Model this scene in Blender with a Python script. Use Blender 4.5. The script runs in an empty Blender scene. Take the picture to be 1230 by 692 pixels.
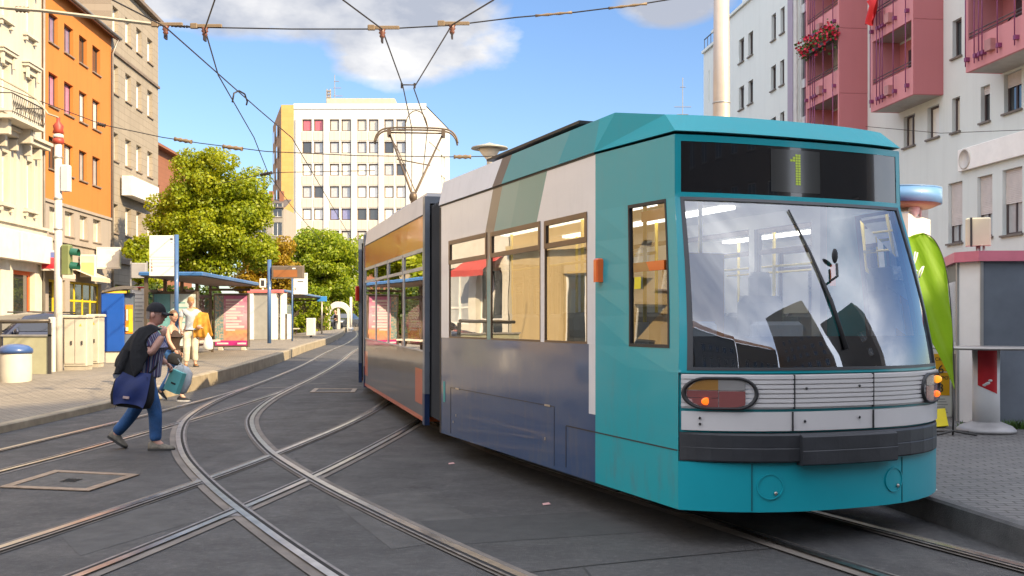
import bpy, bmesh, math, random
from mathutils import Vector, Matrix
R = math.radians
random.seed(7)
SC = bpy.context.scene
COL = SC.collection
F = 1241.0          # focal length in photo pixels
HY = 387.0          # eye-level row
EYE = 1.55
SLOPE = 0.011

def zg(d):          # the street climbs gently beyond 12 m
    return SLOPE * (min(max(d, 12.0), 130.0) - 12.0)

def G(px, py, off=0.0):
    """ground point (X, Y, Z) seen at a photo pixel, on a surface off metres above the street"""
    d = (EYE - off) * F / max(py - HY, 1e-3) if py > HY else 1e9
    if d > 12 or py <= HY:
        d = (EYE - off + SLOPE * 12) * F / (py - HY + SLOPE * F)
    return Vector(((px - 615) / F * d, d, off + zg(d)))

def XA(px, d): return (px - 615) / F * d
def ZA(py, d): return EYE + (HY - py) / F * d

# ------------------------------------------------------------------ mesh collector
class MB:
    def __init__(s):
        s.v = []; s.f = []; s.m = []; s.sm = []; s.mi = 0; s.smooth = False
    def vert(s, p):
        s.v.append((p[0], p[1], p[2])); return len(s.v) - 1
    def face(s, idx):
        s.f.append(tuple(idx)); s.m.append(s.mi); s.sm.append(s.smooth)
    def poly(s, pts):
        s.face([s.vert(p) for p in pts])
    def quad(s, a, b, c, d): s.poly((a, b, c, d))
    def box(s, x0, x1, y0, y1, z0, z1, mat=None):
        P = [(x0,y0,z0),(x1,y0,z0),(x1,y1,z0),(x0,y1,z0),(x0,y0,z1),(x1,y0,z1),(x1,y1,z1),(x0,y1,z1)]
        if mat is not None: P = [mat @ Vector(p) for p in P]
        i = [s.vert(p) for p in P]
        for q in ((0,3,2,1),(4,5,6,7),(0,1,5,4),(1,2,6,5),(2,3,7,6),(3,0,4,7)):
            s.face([i[k] for k in q])
    def bbox(s, x0, x1, y0, y1, z0, z1, b=0.02, mat=None):
        """box with chamfered vertical edges and a chamfered top"""
        def ring(z, k):
            return [(x0+b+k,y0+k,z),(x1-b-k,y0+k,z),(x1-k,y0+b+k,z),(x1-k,y1-b-k,z),(x1-b-k,y1-k,z),(x0+b+k,y1-k,z),(x0+k,y1-b-k,z),(x0+k,y0+b+k,z)]
        s.rings([ring(z0, 0), ring(z1-b, 0), ring(z1, b*0.7)], mat=mat)
    def rings(s, rings, cap=True, closed=True, mat=None):
        n = len(rings[0]); idx = []
        for r in rings:
            idx.append([s.vert(mat @ Vector(p) if mat is not None else p) for p in r])
        for a, b in zip(idx, idx[1:]):
            for k in range(n if closed else n - 1):
                k2 = (k + 1) % n
                s.face((a[k], a[k2], b[k2], b[k]))
        if cap:
            s.face(list(reversed(idx[0]))); s.face(idx[-1])
    def tube(s, pts, r, n=8, cap=True):
        pts = [Vector(p) for p in pts]
        rr = r if isinstance(r, (list, tuple)) else [r] * len(pts)
        rings = []; up = None
        for i, p in enumerate(pts):
            t = (pts[min(i+1, len(pts)-1)] - pts[max(i-1, 0)]).normalized()
            if up is None:
                up = Vector((0,0,1)) if abs(t.z) < 0.9 else Vector((1,0,0))
            a = t.cross(up).normalized(); b = a.cross(t).normalized(); up = b
            rings.append([p + (a*math.cos(2*math.pi*k/n) + b*math.sin(2*math.pi*k/n))*rr[i] for k in range(n)])
        sm = s.smooth; s.smooth = n > 5
        s.rings(rings, cap=False)
        s.smooth = sm
        if cap:
            k = len(s.v) - n
            s.face(range(k, k+n)); k0 = k - n*(len(rings)-1)
            s.face(list(reversed(range(k0, k0+n))))
    def lathe(s, prof, n=20, c=(0,0,0), mat=None):
        sm = s.smooth; s.smooth = True
        s.rings([[(c[0]+r*math.cos(2*math.pi*k/n), c[1]+r*math.sin(2*math.pi*k/n), c[2]+z) for k in range(n)] for r, z in prof], mat=mat)
        s.smooth = sm
    def prism(s, poly, z0, z1):
        n = len(poly)
        a = [s.vert((p[0],p[1],z0)) for p in poly]; b = [s.vert((p[0],p[1],z1)) for p in poly]
        for k in range(n): s.face((a[k], a[(k+1)%n], b[(k+1)%n], b[k]))
        s.face(list(reversed(a))); s.face(b)
    def grid(s, fn, us, vs, skip=None):
        idx = [[s.vert(fn(u, v)) for u in us] for v in vs]
        for j in range(len(vs)-1):
            for i in range(len(us)-1):
                if skip and skip((us[i]+us[i+1])/2, (vs[j]+vs[j+1])/2): continue
                s.face((idx[j][i], idx[j][i+1], idx[j+1][i+1], idx[j+1][i]))
    def ell(s, c, r, n=14, m=9, mat=None):
        prof = [(max(math.sin(math.pi*j/m), 0.001), -math.cos(math.pi*j/m)) for j in range(m+1)]
        sm = s.smooth; s.smooth = True
        rings = [[Vector((c[0]+r[0]*q*math.cos(2*math.pi*k/n), c[1]+r[1]*q*math.sin(2*math.pi*k/n), c[2]+r[2]*h)) for k in range(n)] for q, h in prof]
        s.rings(rings, mat=mat); s.smooth = sm
    def mesh(s, name, mats):
        me = bpy.data.meshes.new(name)
        me.from_pydata(s.v, [], s.f); 
        for m in (mats if isinstance(mats, (list, tuple)) else [mats]): me.materials.append(m)
        me.polygons.foreach_set('material_index', s.m)
        me.polygons.foreach_set('use_smooth', s.sm)
        me.update(); return me
    def build(s, name, mats, parent=None, loc=None, rot=None):
        o = bpy.data.objects.new(name, s.mesh(name, mats)); COL.objects.link(o)
        if parent is not None: o.parent = parent
        if loc is not None: o.location = loc
        if rot is not None: o.rotation_euler = rot
        return o

def clean(o, dist=0.0004):
    bm = bmesh.new(); bm.from_mesh(o.data)
    bmesh.ops.remove_doubles(bm, verts=bm.verts, dist=dist)
    bmesh.ops.recalc_face_normals(bm, faces=bm.faces)
    bm.to_mesh(o.data); bm.free(); return o

def tag(o, label=None, cat=None, group=None, kind=None):
    if label: o['label'] = label
    if cat: o['category'] = cat
    if group: o['group'] = group
    if kind: o['kind'] = kind
    return o

def thing(name, label, cat, loc=(0,0,0), rz=0.0, group=None):
    o = bpy.data.objects.new(name, None); COL.objects.link(o)
    o.empty_display_size = 0.2
    o.location = loc; o.rotation_euler = (0, 0, rz)
    return tag(o, label, cat, group)

def kids(o): return [c for c in bpy.data.objects if c.parent == o]
def dup(o, parent=None):
    c = o.copy(); COL.objects.link(c)
    if parent is not None: c.parent = parent
    for ch in kids(o): dup(ch, c)
    return c

# ------------------------------------------------------------------ node expressions
class NT:
    def __init__(s, mat):
        s.nt = mat.node_tree; s.n = s.nt.nodes; s.l = s.nt.links
    def node(s, t, **kw):
        n = s.n.new(t)
        for k, v in kw.items(): setattr(n, k, v)
        return n
    def put(s, sock, v):
        if isinstance(v, X): v = v.o
        if hasattr(v, 'is_output') or isinstance(v, bpy.types.NodeSocket): s.l.new(v, sock)
        else:
            if isinstance(v, (tuple, list)) and len(v) == 3 and len(getattr(sock, 'default_value', (0,0,0))) == 4: v = (*v, 1)
            sock.default_value = v
    def math(s, op, a, b=0.0, c=None):
        n = s.node('ShaderNodeMath', operation=op)
        s.put(n.inputs[0], a); s.put(n.inputs[1], b)
        if c is not None: s.put(n.inputs[2], c)
        return X(s, n.outputs[0])
    def coord(s, which='Object'):
        n = s.node('ShaderNodeTexCoord'); return n.outputs[which]
    def xyz(s, v=None):
        n = s.node('ShaderNodeSeparateXYZ'); s.put(n.inputs[0], v if v is not None else s.coord())
        return [X(s, n.outputs[k]) for k in range(3)]
    def vec(s, x, y, z):
        n = s.node('ShaderNodeCombineXYZ')
        for k, q in enumerate((x, y, z)): s.put(n.inputs[k], q)
        return n.outputs[0]
    def noise(s, scale, detail=4, rough=0.55, v=None, dist=0.0):
        n = s.node('ShaderNodeTexNoise'); s.put(n.inputs['Scale'], scale); s.put(n.inputs['Detail'], detail)
        s.put(n.inputs['Roughness'], rough); s.put(n.inputs['Distortion'], dist)
        s.put(n.inputs['Vector'], v if v is not None else s.coord())
        return X(s, n.outputs['Fac'])
    def mapr(s, x, a, b, c=0.0, d=1.0):
        n = s.node('ShaderNodeMapRange'); s.put(n.inputs[0], x)
        for k, q in enumerate((a, b, c, d)): s.put(n.inputs[k+1], q)
        return X(s, n.outputs[0])
    def mix(s, f, a, b, mode='MIX'):
        n = s.node('ShaderNodeMix', data_type='RGBA', blend_type=mode)
        s.put(n.inputs[0], f); s.put(n.inputs[6], a); s.put(n.inputs[7], b)
        return n.outputs[2]
    def ramp(s, f, stops):
        n = s.node('ShaderNodeValToRGB'); e = n.color_ramp.elements
        while len(e) < len(stops): e.new(0.5)
        for k, (p, c) in enumerate(stops): e[k].position = p; e[k].color = (*c, 1)
        s.put(n.inputs[0], f); return n.outputs[0]
    def bump(s, h, st=0.3, dist=0.02):
        n = s.node('ShaderNodeBump'); s.put(n.inputs['Height'], h); s.put(n.inputs['Strength'], st); s.put(n.inputs['Distance'], dist)
        return n.outputs[0]
class X:
    def __init__(s, nt, o): s.nt = nt; s.o = o
    def __add__(s, b): return s.nt.math('ADD', s, b)
    __radd__ = __add__
    def __sub__(s, b): return s.nt.math('SUBTRACT', s, b)
    def __rsub__(s, b): return s.nt.math('SUBTRACT', b, s)
    def __mul__(s, b): return s.nt.math('MULTIPLY', s, b)
    __rmul__ = __mul__
    def __truediv__(s, b): return s.nt.math('DIVIDE', s, b)
    def __lt__(s, b): return s.nt.math('LESS_THAN', s, b)
    def __gt__(s, b): return s.nt.math('GREATER_THAN', s, b)
    def fract(s): return s.nt.math('FRACT', s)
    def abs(s): return s.nt.math('ABSOLUTE', s)
    def pow(s, b): return s.nt.math('POWER', s, b)
    def between(s, a, b): return (s > a) * (s < b)

def newmat(name):
    m = bpy.data.materials.new(name); m.use_nodes = True
    return m, NT(m), m.node_tree.nodes['Principled BSDF']

def M(name, col, rough=0.6, metal=0.0, var=0.12, vs=2.5, coat=0.0, bump=0.0, bs=40.0, emit=0.0, dirt=0.0, crough=0.06):
    m, t, p = newmat(name)
    c = (*col, 1)
    if var > 0 or dirt > 0:
        n = t.noise(vs, 5, 0.6)
        dark = tuple(x * (1 - var) for x in col); light = tuple(min(x * (1 + var), 1) for x in col)
        cc = t.mix(t.mapr(n, 0.3, 0.7), dark, light)
        if dirt > 0:
            n2 = t.noise(vs * 0.37 + 0.3, 7, 0.65, dist=0.6)
            cc = t.mix(t.mapr(n2, 0.5, 0.75) * dirt, cc, tuple(x * 0.45 + 0.02 for x in col))
        t.put(p.inputs['Base Color'], cc)
    else: p.inputs['Base Color'].default_value = c
    p.inputs['Roughness'].default_value = rough; p.inputs['Metallic'].default_value = metal
    p.inputs['Coat Weight'].default_value = coat; p.inputs['Coat Roughness'].default_value = crough
    if bump > 0: t.put(p.inputs['Normal'], t.bump(t.noise(bs, 4, 0.6), bump, 0.01))
    if emit > 0:
        p.inputs['Emission Color'].default_value = c; p.inputs['Emission Strength'].default_value = emit
    return m

def glass(name, tint=(0.6,0.65,0.65), base=0.12, mult=1.0, rough=0.01, wob=0.0, gcol=(1,1,1)):
    m, t, p = newmat(name)
    out = t.n['Material Output']; t.n.remove(p)
    tr = t.node('ShaderNodeBsdfTransparent'); tr.inputs[0].default_value = (*tint, 1)
    gl = t.node('ShaderNodeBsdfGlossy'); gl.inputs['Roughness'].default_value = rough; gl.inputs[0].default_value = (*gcol, 1)
    fr = t.node('ShaderNodeFresnel'); fr.inputs[0].default_value = 1.5
    f = t.math('MINIMUM', X(t, fr.outputs[0]) * mult + base, 1.0)
    if wob > 0:
        b = t.bump(t.noise(1.3, 2, 0.5), wob, 0.02); t.l.new(b, gl.inputs['Normal'])
    mx = t.node('ShaderNodeMixShader'); t.put(mx.inputs[0], f)
    t.l.new(tr.outputs[0], mx.inputs[1]); t.l.new(gl.outputs[0], mx.inputs[2]); t.l.new(mx.outputs[0], out.inputs[0])
    return m

def spline(pts, n=8):
    """Catmull-Rom through 2-D / 3-D points"""
    P = [Vector(p) for p in pts]; out = []
    P = [P[0]*2 - P[1]] + P + [P[-1]*2 - P[-2]]
    for i in range(1, len(P)-2):
        for k in range(n):
            t = k / n; a, b, c, d = P[i-1], P[i], P[i+1], P[i+2]
            out.append(0.5*((2*b) + (c-a)*t + (2*a-5*b+4*c-d)*t*t + (3*b-a-3*c+d)*t**3))
    out.append(P[-2].copy()); return out

def text_obj(name, s, size, mat, parent=None, loc=(0,0,0), rot=(R(90),0,0), ext=0.002, align='CENTER'):
    cu = bpy.data.curves.new(name, 'FONT'); cu.body = s; cu.size = size; cu.extrude = ext
    cu.align_x = align; cu.align_y = 'CENTER'
    o = bpy.data.objects.new(name + '_font', cu); COL.objects.link(o)
    bpy.context.view_layer.update()
    me = bpy.data.meshes.new_from_object(o.evaluated_get(bpy.context.evaluated_depsgraph_get()))
    bpy.data.objects.remove(o)
    me.materials.clear(); me.materials.append(mat)
    q = bpy.data.objects.new(name, me); COL.objects.link(q)
    if parent is not None: q.parent = parent
    q.location = loc; q.rotation_euler = rot
    return q
# ------------------------------------------------------------------ camera, sky, sun
cam = bpy.data.cameras.new('camera'); co = bpy.data.objects.new('camera', cam); COL.objects.link(co)
co.location = (0, 0, EYE); co.rotation_euler = (R(90), 0, 0)
cam.sensor_width = 36; cam.lens = F / 1230 * 36; cam.shift_y = (HY - 346) / 1230
cam.clip_start = 0.1; cam.clip_end = 3000
SC.camera = co
SUN_EL = R(31.0); SH = Vector((0.8, -0.6))          # horizontal direction towards the sun
world = bpy.data.worlds.new('World'); SC.world = world; world.use_nodes = True
wt = NT(world); bg = wt.n['Background']
sky = wt.node('ShaderNodeTexSky', sky_type='NISHITA'); sky.sun_disc = False
sky.sun_elevation = SUN_EL; sky.sun_rotation = math.atan2(SH.x, SH.y)
sky.air_density = 1.25; sky.dust_density = 0.35; sky.ozone_density = 2.0
# clouds: noise on the sky direction, gathered in a bank ahead and above
gv = wt.coord('Generated')
gx, gy, gz = wt.xyz(gv)
def dotdir(px, py):
    v = Vector(((px-615)/F, 1, (HY-py)/F)).normalized()
    return gx*v.x + gy*v.y + gz*v.z
cv = wt.vec(gx*1.0, gy*1.0, gz*1.9)
n1 = wt.noise(5.5, 9, 0.56, v=cv, dist=0.25)
n2 = wt.noise(2.2, 6, 0.5, v=cv)
def blob(px, py, rx, ry, k=1.0):
    """soft elliptical bank of cloud centred on one direction of the sky ahead"""
    v = Vector(((px-615)/F, 1, (HY-py)/F)).normalized()
    e = ((gx-v.x)*(F/rx)).pow(2.0) + ((gz-v.z)*(F/ry)).pow(2.0)
    return wt.mapr(e, 0.15, 1.5, k, 0.0) * (gy > 0)
bank = wt.math('MAXIMUM', blob(512, 34, 135, 64, 1.15), blob(330, -8, 230, 60, 0.95))
bank = wt.math('MAXIMUM', bank, blob(815, 6, 70, 26, 0.8))
back = wt.math('MAXIMUM', wt.mapr(gy, 0.35, -0.1, 0.0, 1.0), wt.mapr(gz, 0.50, 0.70, 0.0, 1.0)) * wt.mapr(n2, 0.30, 0.62, 0.55, 1)  # bright unseen cloud added behind and overhead to lift the shaded side
dens = wt.math('MAXIMUM', wt.mapr(n1 + bank*0.40, 0.68, 0.84, 0.0, 1.0), back*wt.mapr(n1, 0.3, 0.7, 0.62, 0.95))
shade = wt.noise(7.5, 6, 0.55, v=wt.vec(gx*1.0+0.05, gy*1.0, gz*1.9-0.06))
ccol = wt.mix(wt.mapr(shade + wt.mapr(gz, 0.24, 0.34, 0, 0.30), 0.42, 0.66), (4.6,4.45,4.25), (2.1,2.2,2.5))
ccol = wt.mix(back, ccol, (12.5,12.5,13.0))
skc = wt.mix(1.0, sky.outputs[0], (0.53,0.62,0.80), 'MULTIPLY')
wt.put(bg.inputs[0], wt.mix(dens*0.92, skc, ccol))
bg.inputs[1].default_value = 0.085
sl = bpy.data.lights.new('sun', 'SUN'); so = bpy.data.objects.new('sun', sl); COL.objects.link(so)
sl.energy = 3.2; sl.angle = R(0.55); sl.color = (1.0, 0.79, 0.50)
sd = Vector((SH.x*math.cos(SUN_EL), SH.y*math.cos(SUN_EL), math.sin(SUN_EL)))
so.rotation_euler = sd.to_track_quat('Z', 'Y').to_euler(); so.location = (30, -30, 40)
SC.view_settings.view_transform = 'Standard'; SC.view_settings.look = 'None'
SC.view_settings.gamma = 1.0; SC.view_settings.exposure = 1.58; SC.view_settings.use_curve_mapping = False
SC.cycles.max_bounces = 8; SC.cycles.transparent_max_bounces = 16; SC.cycles.caustics_reflective = False
SC.cycles.caustics_refractive = False; SC.cycles.sample_clamp_indirect = 6
SC.cycles.use_denoising = True

# ------------------------------------------------------------------ ground materials
def asphalt():
    m, t, p = newmat('asphalt')
    c = t.coord('Object')
    big = t.noise(0.35, 5, 0.6, v=c, dist=0.8); mid = t.noise(2.2, 6, 0.65, v=c); fine = t.noise(60, 4, 0.8, v=c); grit = t.noise(17, 5, 0.75, v=c)
    vor = t.node('ShaderNodeTexVoronoi'); t.put(vor.inputs['Scale'], 150.0); t.put(vor.inputs['Vector'], c)
    col = t.mix(t.mapr(big, 0.35, 0.65), (0.058,0.056,0.055), (0.092,0.088,0.085))
    col = t.mix(t.mapr(mid, 0.42, 0.7) * 0.55, col, (0.043,0.042,0.042))
    col = t.mix(t.mapr(fine, 0.55, 0.8) * 0.6, col, (0.16,0.152,0.145))
    col = t.mix(t.mapr(X(t, vor.outputs['Distance']), 0.0, 0.28, 0.5, 0.0), col, (0.018,0.018,0.02))
    col = t.mix(t.mapr(grit, 0.40, 0.62, 0.45, 0.0), col, (0.030,0.030,0.031))
    col = t.mix(t.mapr(grit, 0.55, 0.72) * 0.45, col, (0.14,0.135,0.13))
    # streaks of wear along the street and a few dark cracks
    x, y, z = t.xyz(c)
    st = t.noise(1.0, 5, 0.6, v=t.vec(x*2.6, y*0.35, z))
    col = t.mix(t.mapr(st, 0.55, 0.75) * 0.5, col, (0.118,0.112,0.106))
    cr = t.node('ShaderNodeTexVoronoi', feature='DISTANCE_TO_EDGE'); t.put(cr.inputs['Scale'], 0.42)
    wv = t.node('ShaderNodeVectorMath', operation='ADD'); t.put(wv.inputs[0], c)
    nn = t.node('ShaderNodeTexNoise'); t.put(nn.inputs['Scale'], 1.6); t.put(nn.inputs['Detail'], 6.0); t.put(nn.inputs['Vector'], c)
    sc_ = t.node('ShaderNodeVectorMath', operation='SCALE'); t.l.new(nn.outputs['Color'], sc_.inputs[0]); sc_.inputs['Scale'].default_value = 0.9
    t.l.new(sc_.outputs[0], wv.inputs[1]); t.l.new(wv.outputs[0], cr.inputs['Vector'])
    crk = t.mapr(X(t, cr.outputs['Distance']), 0.0, 0.006, 1.0, 0.0) * t.mapr(big, 0.5, 0.6)
    col = t.mix(crk * 0.8, col, (0.016,0.016,0.017))
    t.put(p.inputs['Base Color'], col)
    t.put(p.inputs['Roughness'], t.mapr(mid, 0.3, 0.7, 0.62, 0.85))
    t.put(p.inputs['Normal'], t.bump(fine + grit*1.2 + X(t, vor.outputs['Distance'])*0.8 + mid*1.5, 0.6, 0.008))
    return m
def pavers(name, a, b, sx, sy, ang=0.0, gap=(0.05,0.045,0.04)):
    m, t, p = newmat(name)
    c = t.coord('Object')
    mp = t.node('ShaderNodeMapping'); t.l.new(c, mp.inputs[0]); mp.inputs['Rotation'].default_value = (0, 0, ang)
    br = t.node('ShaderNodeTexBrick'); t.l.new(mp.outputs[0], br.inputs['Vector'])
    t.put(br.inputs['Color1'], a); t.put(br.inputs['Color2'], b); t.put(br.inputs['Mortar'], gap)
    t.put(br.inputs['Scale'], 1.0); t.put(br.inputs['Mortar Size'], 0.009); t.put(br.inputs['Brick Width'], sx); t.put(br.inputs['Row Height'], sy)
    n = t.noise(0.7, 6, 0.6, v=c, dist=0.5); n2 = t.noise(30, 4, 0.6, v=c)
    col = t.mix(t.mapr(n, 0.4, 0.72) * 0.5, br.outputs[0], tuple(k*0.55 for k in a))
    col = t.mix(t.mapr(n2, 0.55, 0.75) * 0.3, col, tuple(min(k*1.5,1) for k in b))
    t.put(p.inputs['Base Color'], col); p.inputs['Roughness'].default_value = 0.8
    t.put(p.inputs['Normal'], t.bump(X(t, br.outputs['Fac'])*-1.0 + n2*0.3, 0.5, 0.008))
    return m
ASPH = asphalt()
PAVE_L = pavers('pavement_blocks', (0.235,0.205,0.165), (0.30,0.26,0.205), 0.2, 0.1, 0.08)
PAVE_R = pavers('platform_blocks', (0.125,0.120,0.118), (0.165,0.158,0.152), 0.2, 0.1, 0.1)
KERB = M('kerb_stone', (0.33,0.275,0.19), 0.75, var=0.25, vs=3, bump=0.3, bs=60, dirt=0.5)
KERB_D = M('dark_kerb_stone', (0.085,0.083,0.082), 0.8, var=0.3, vs=5, bump=0.5, bs=90, dirt=0.4)

# street: one sheet, flat to 12 m and then climbing gently
mb = MB()
for (a, b) in ((-90,-30),(-30,12),(12,40),(40,130),(130,900)):
    xs = [-400,-40,-12,0,12,40,400]
    for i in range(6):
        mb.quad((xs[i],a,zg(a)),(xs[i+1],a,zg(a)),(xs[i+1],b,zg(b)),(xs[i],b,zg(b)))
tag(clean(mb.build('ground', ASPH)), kind='structure')

def offset(line, o):
    out = []
    for i, p in enumerate(line):
        t = (line[min(i+1, len(line)-1)] - line[max(i-1, 0)]); t = Vector((t.x, t.y)).normalized()
        out.append(Vector((p.x + t.y*o, p.y - t.x*o)))       # o > 0: to the right of travel
    return out
def strip(mb, line, o0, o1, h):
    a = offset(line, o0); b = offset(line, o1)
    for i in range(len(line)-1):
        mb.quad((a[i].x,a[i].y,zg(a[i].y)+h),(b[i].x,b[i].y,zg(b[i].y)+h),(b[i+1].x,b[i+1].y,zg(b[i+1].y)+h),(a[i+1].x,a[i+1].y,zg(a[i+1].y)+h))

TA = spline([(-7.6,-14),(-7.1,-6),(-6.55,1),(-6.05,7),(-5.65,12.4),(-5.36,17),(-5.27,22),(-5.55,27),(-6.05,33),(-7.0,42),(-8.4,57),(-11.5,80),(-20,130)], 10)
TB = spline([(9.0,-10),(5.3,-4),(3.02,0),(1.88,2),(0.72,4.05),(-0.55,6.3),(-1.55,8.2),(-2.45,10.05),(-3.37,12.2),(-4.15,14.5),(-4.65,16.6),(-5.02,19.4),(-5.27,22.8)], 12)
TC = spline([(-6.2,-8),(-5.2,-3),(-4.2,1.5),(-3.45,4.8),(-2.97,7.1),(-2.52,9.9),(-2.27,12),(-1.93,15.3),(-1.8,18.5),(-1.92,22),(-2.25,27),(-2.8,33),(-3.8,42),(-5.4,57),(-8.4,80),(-16.5,130)], 10)
TD = spline([(7.9,-6),(5.45,0),(3.72,4),(2.74,6.3),(2.04,8),(1.2,10),(0.2,12.6),(-0.85,16),(-1.48,19),(-1.92,22)], 12)
STEEL = M('polished_rail_steel', (0.55,0.52,0.48), 0.28, 1.0, var=0.25, vs=6)
LIP = M('worn_rail_steel', (0.30,0.27,0.245), 0.45, 0.9, var=0.35, vs=9)
GROOVE = M('rail_groove', (0.012,0.011,0.011), 0.9, var=0.3, vs=8)
SEAL = M('bitumen_joint', (0.165,0.142,0.122), 0.72, var=0.35, vs=2.2, bump=0.4, bs=70, dirt=0.6)
def track(name, line, k):
    mb = MB()
    for s in (-1, 1):
        c = s * 0.5
        # sealing bands either side, head, groove towards the middle of the track, lip
        mb.mi = 3; strip(mb, line, c - 0.105, c + 0.105, 0.004 + 0.003*k)
        q = -s
        def band(a, b, h, mi):
            mb.mi = mi; lo, hi = sorted((c + q*a, c + q*b)); strip(mb, line, lo, hi, h)
        band(-0.030, 0.03, 0.017 + 0.003*k, 0)
        band(0.03, 0.062, 0.0165 + 0.003*k, 2)
        band(0.062, 0.085, 0.017 + 0.003*k, 1)
    return tag(mb.build(name, [STEEL, LIP, GROOVE, SEAL]), kind='structure')
track('rails', TA, 0); track('rails', TC, 1); track('rails', TB, 2); track('rails', TD, 3)

# steel frog plates where the rails cross
def rail(line, s): return offset(line, 0.5*s)
def cross2(a, b):
    for i in range(len(a)-1):
        for j in range(len(b)-1):
            p, r = a[i], a[i+1]-a[i]; q, s = b[j], b[j+1]-b[j]
            den = r.x*s.y - r.y*s.x
            if abs(den) < 1e-9: continue
            t = ((q-p).x*s.y-(q-p).y*s.x)/den; u = ((q-p).x*r.y-(q-p).y*r.x)/den
            if 0 <= t < 1 and 0 <= u < 1: yield p + r*t, r.normalized(), s.normalized()
FROG = M('crossing_casting', (0.26,0.235,0.215), 0.5, 0.6, var=0.3, vs=7, bump=0.3, bs=50)
mb = MB()
for sb in (-1, 1):
    for sc in (-1, 1):
        for p, r, s in cross2(rail(TB, sb), rail(TC, sc)):
            w = 0.10
            for (e1, e2) in ((1,1),(1,-1),(-1,1),(-1,-1)):
                a = p + r*e1*0.34; b = p + s*e2*0.34
                z = zg(p.y) + 0.0135
                pts = [(p.x,p.y,z),(a.x,a.y,z),((p+r*e1*.13+s*e2*.13).x,(p+r*e1*.13+s*e2*.13).y,z),(b.x,b.y,z)]
                if e1*e2 < 0: pts.reverse()
                mb.poly(pts)
tag(mb.build('crossing_plates', FROG), kind='structure')

# left pavement rising to a tram platform, with its kerb
KL = spline([(-9.3,-16),(-8.6,-6),(-7.9,3),(-7.35,9.5),(-7.02,14.1),(-6.92,18.4)], 6) + [Vector((p.x, p.y)) for p in offset([q for q in TA if 19.5 < q.y < 131], -1.42)]
def kh(d): return 0.115 + 0.185*min(max((d-18.2)/2.8, 0), 1)
def kerb_run(name, line, side, hfun, mat, wid=0.16):
    a = line; b = offset(line, wid*side); mb = MB()
    for i in range(len(a)-1):
        h0, h1 = hfun(a[i].y), hfun(a[i+1].y)
        A0 = (a[i].x,a[i].y,zg(a[i].y)-0.02); A1 = (a[i+1].x,a[i+1].y,zg(a[i+1].y)-0.02)
        q = 0.018
        m0 = a[i] + (b[i]-a[i]).normalized()*q; m1 = a[i+1] + (b[i+1]-a[i+1]).normalized()*q
        T0 = (a[i].x,a[i].y,zg(a[i].y)+h0-q); T1 = (a[i+1].x,a[i+1].y,zg(a[i+1].y)+h1-q)
        C0 = (m0.x,m0.y,zg(a[i].y)+h0); C1 = (m1.x,m1.y,zg(a[i+1].y)+h1)
        B0 = (b[i].x,b[i].y,zg(a[i].y)+h0); B1 = (b[i+1].x,b[i+1].y,zg(a[i+1].y)+h1)
        mb.quad(A0,A1,T1,T0); mb.quad(T0,T1,C1,C0); mb.quad(C0,C1,B1,B0)
    return tag(clean(mb.build(name, mat)), kind='structure')
kerb_run('kerb', KL, -1, kh, KERB)
mb = MB(); bl = offset(KL, -0.16)
for i in range(len(KL)-1):
    h0, h1 = kh(KL[i].y)-0.004, kh(KL[i+1].y)-0.004
    p, q = bl[i], bl[i+1]
    mb.quad((p.x,p.y,zg(KL[i].y)+h0),(q.x,q.y,zg(KL[i+1].y)+h1),(-13.2,q.y,zg(KL[i+1].y)+h1),(-13.2,p.y,zg(KL[i].y)+h0))
    mb.quad((-13.2,p.y,zg(KL[i].y)+h0),(-13.2,q.y,zg(KL[i+1].y)+h1),(-13.2,q.y,zg(KL[i+1].y)-.02),(-13.2,p.y,zg(KL[i].y)-.02))
tag(mb.build('pavement', PAVE_L), kind='structure')
# footway at the foot of the left facades
mb = MB()
for a, b in ((-20,12),(12,40),(40,90)):
    mb.quad((-40,a,zg(a)+.12),(-19.0-.054*(a-45),a,zg(a)+.12),(-19.0-.054*(b-45),b,zg(b)+.12),(-40,b,zg(b)+.12))
    mb.quad((-19.0-.054*(a-45),a,zg(a)+.12),(-19.0-.054*(a-45),a,zg(a)-.02),(-19.0-.054*(b-45),b,zg(b)-.02),(-19.0-.054*(b-45),b,zg(b)+.12))
tag(mb.build('footway', PAVE_L), kind='structure')
# right platform
KR = [Vector(p) for p in ((4.6,-6),(3.95,2.5),(3.43,6.6),(3.24,8.04),(2.95,10),(2.62,12.2),(1.9,16.5),(1.2,21),(0.6,26),(-0.3,36),(-2.4,52),(-6,85))]
RZ = 0.19
kerb_run('platform_kerb', KR, 1, lambda d: RZ, KERB_D, 0.11)
mb = MB(); br_ = offset(KR, 0.11)
for i in range(len(KR)-1):
    p, q = br_[i], br_[i+1]
    a, b = zg(KR[i].y)+RZ-.003, zg(KR[i+1].y)+RZ-.003
    mb.quad((p.x,p.y,a),(60,p.y,a),(60,q.y,b),(q.x,q.y,b))
tag(mb.build('platform', PAVE_R), kind='structure')

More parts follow.
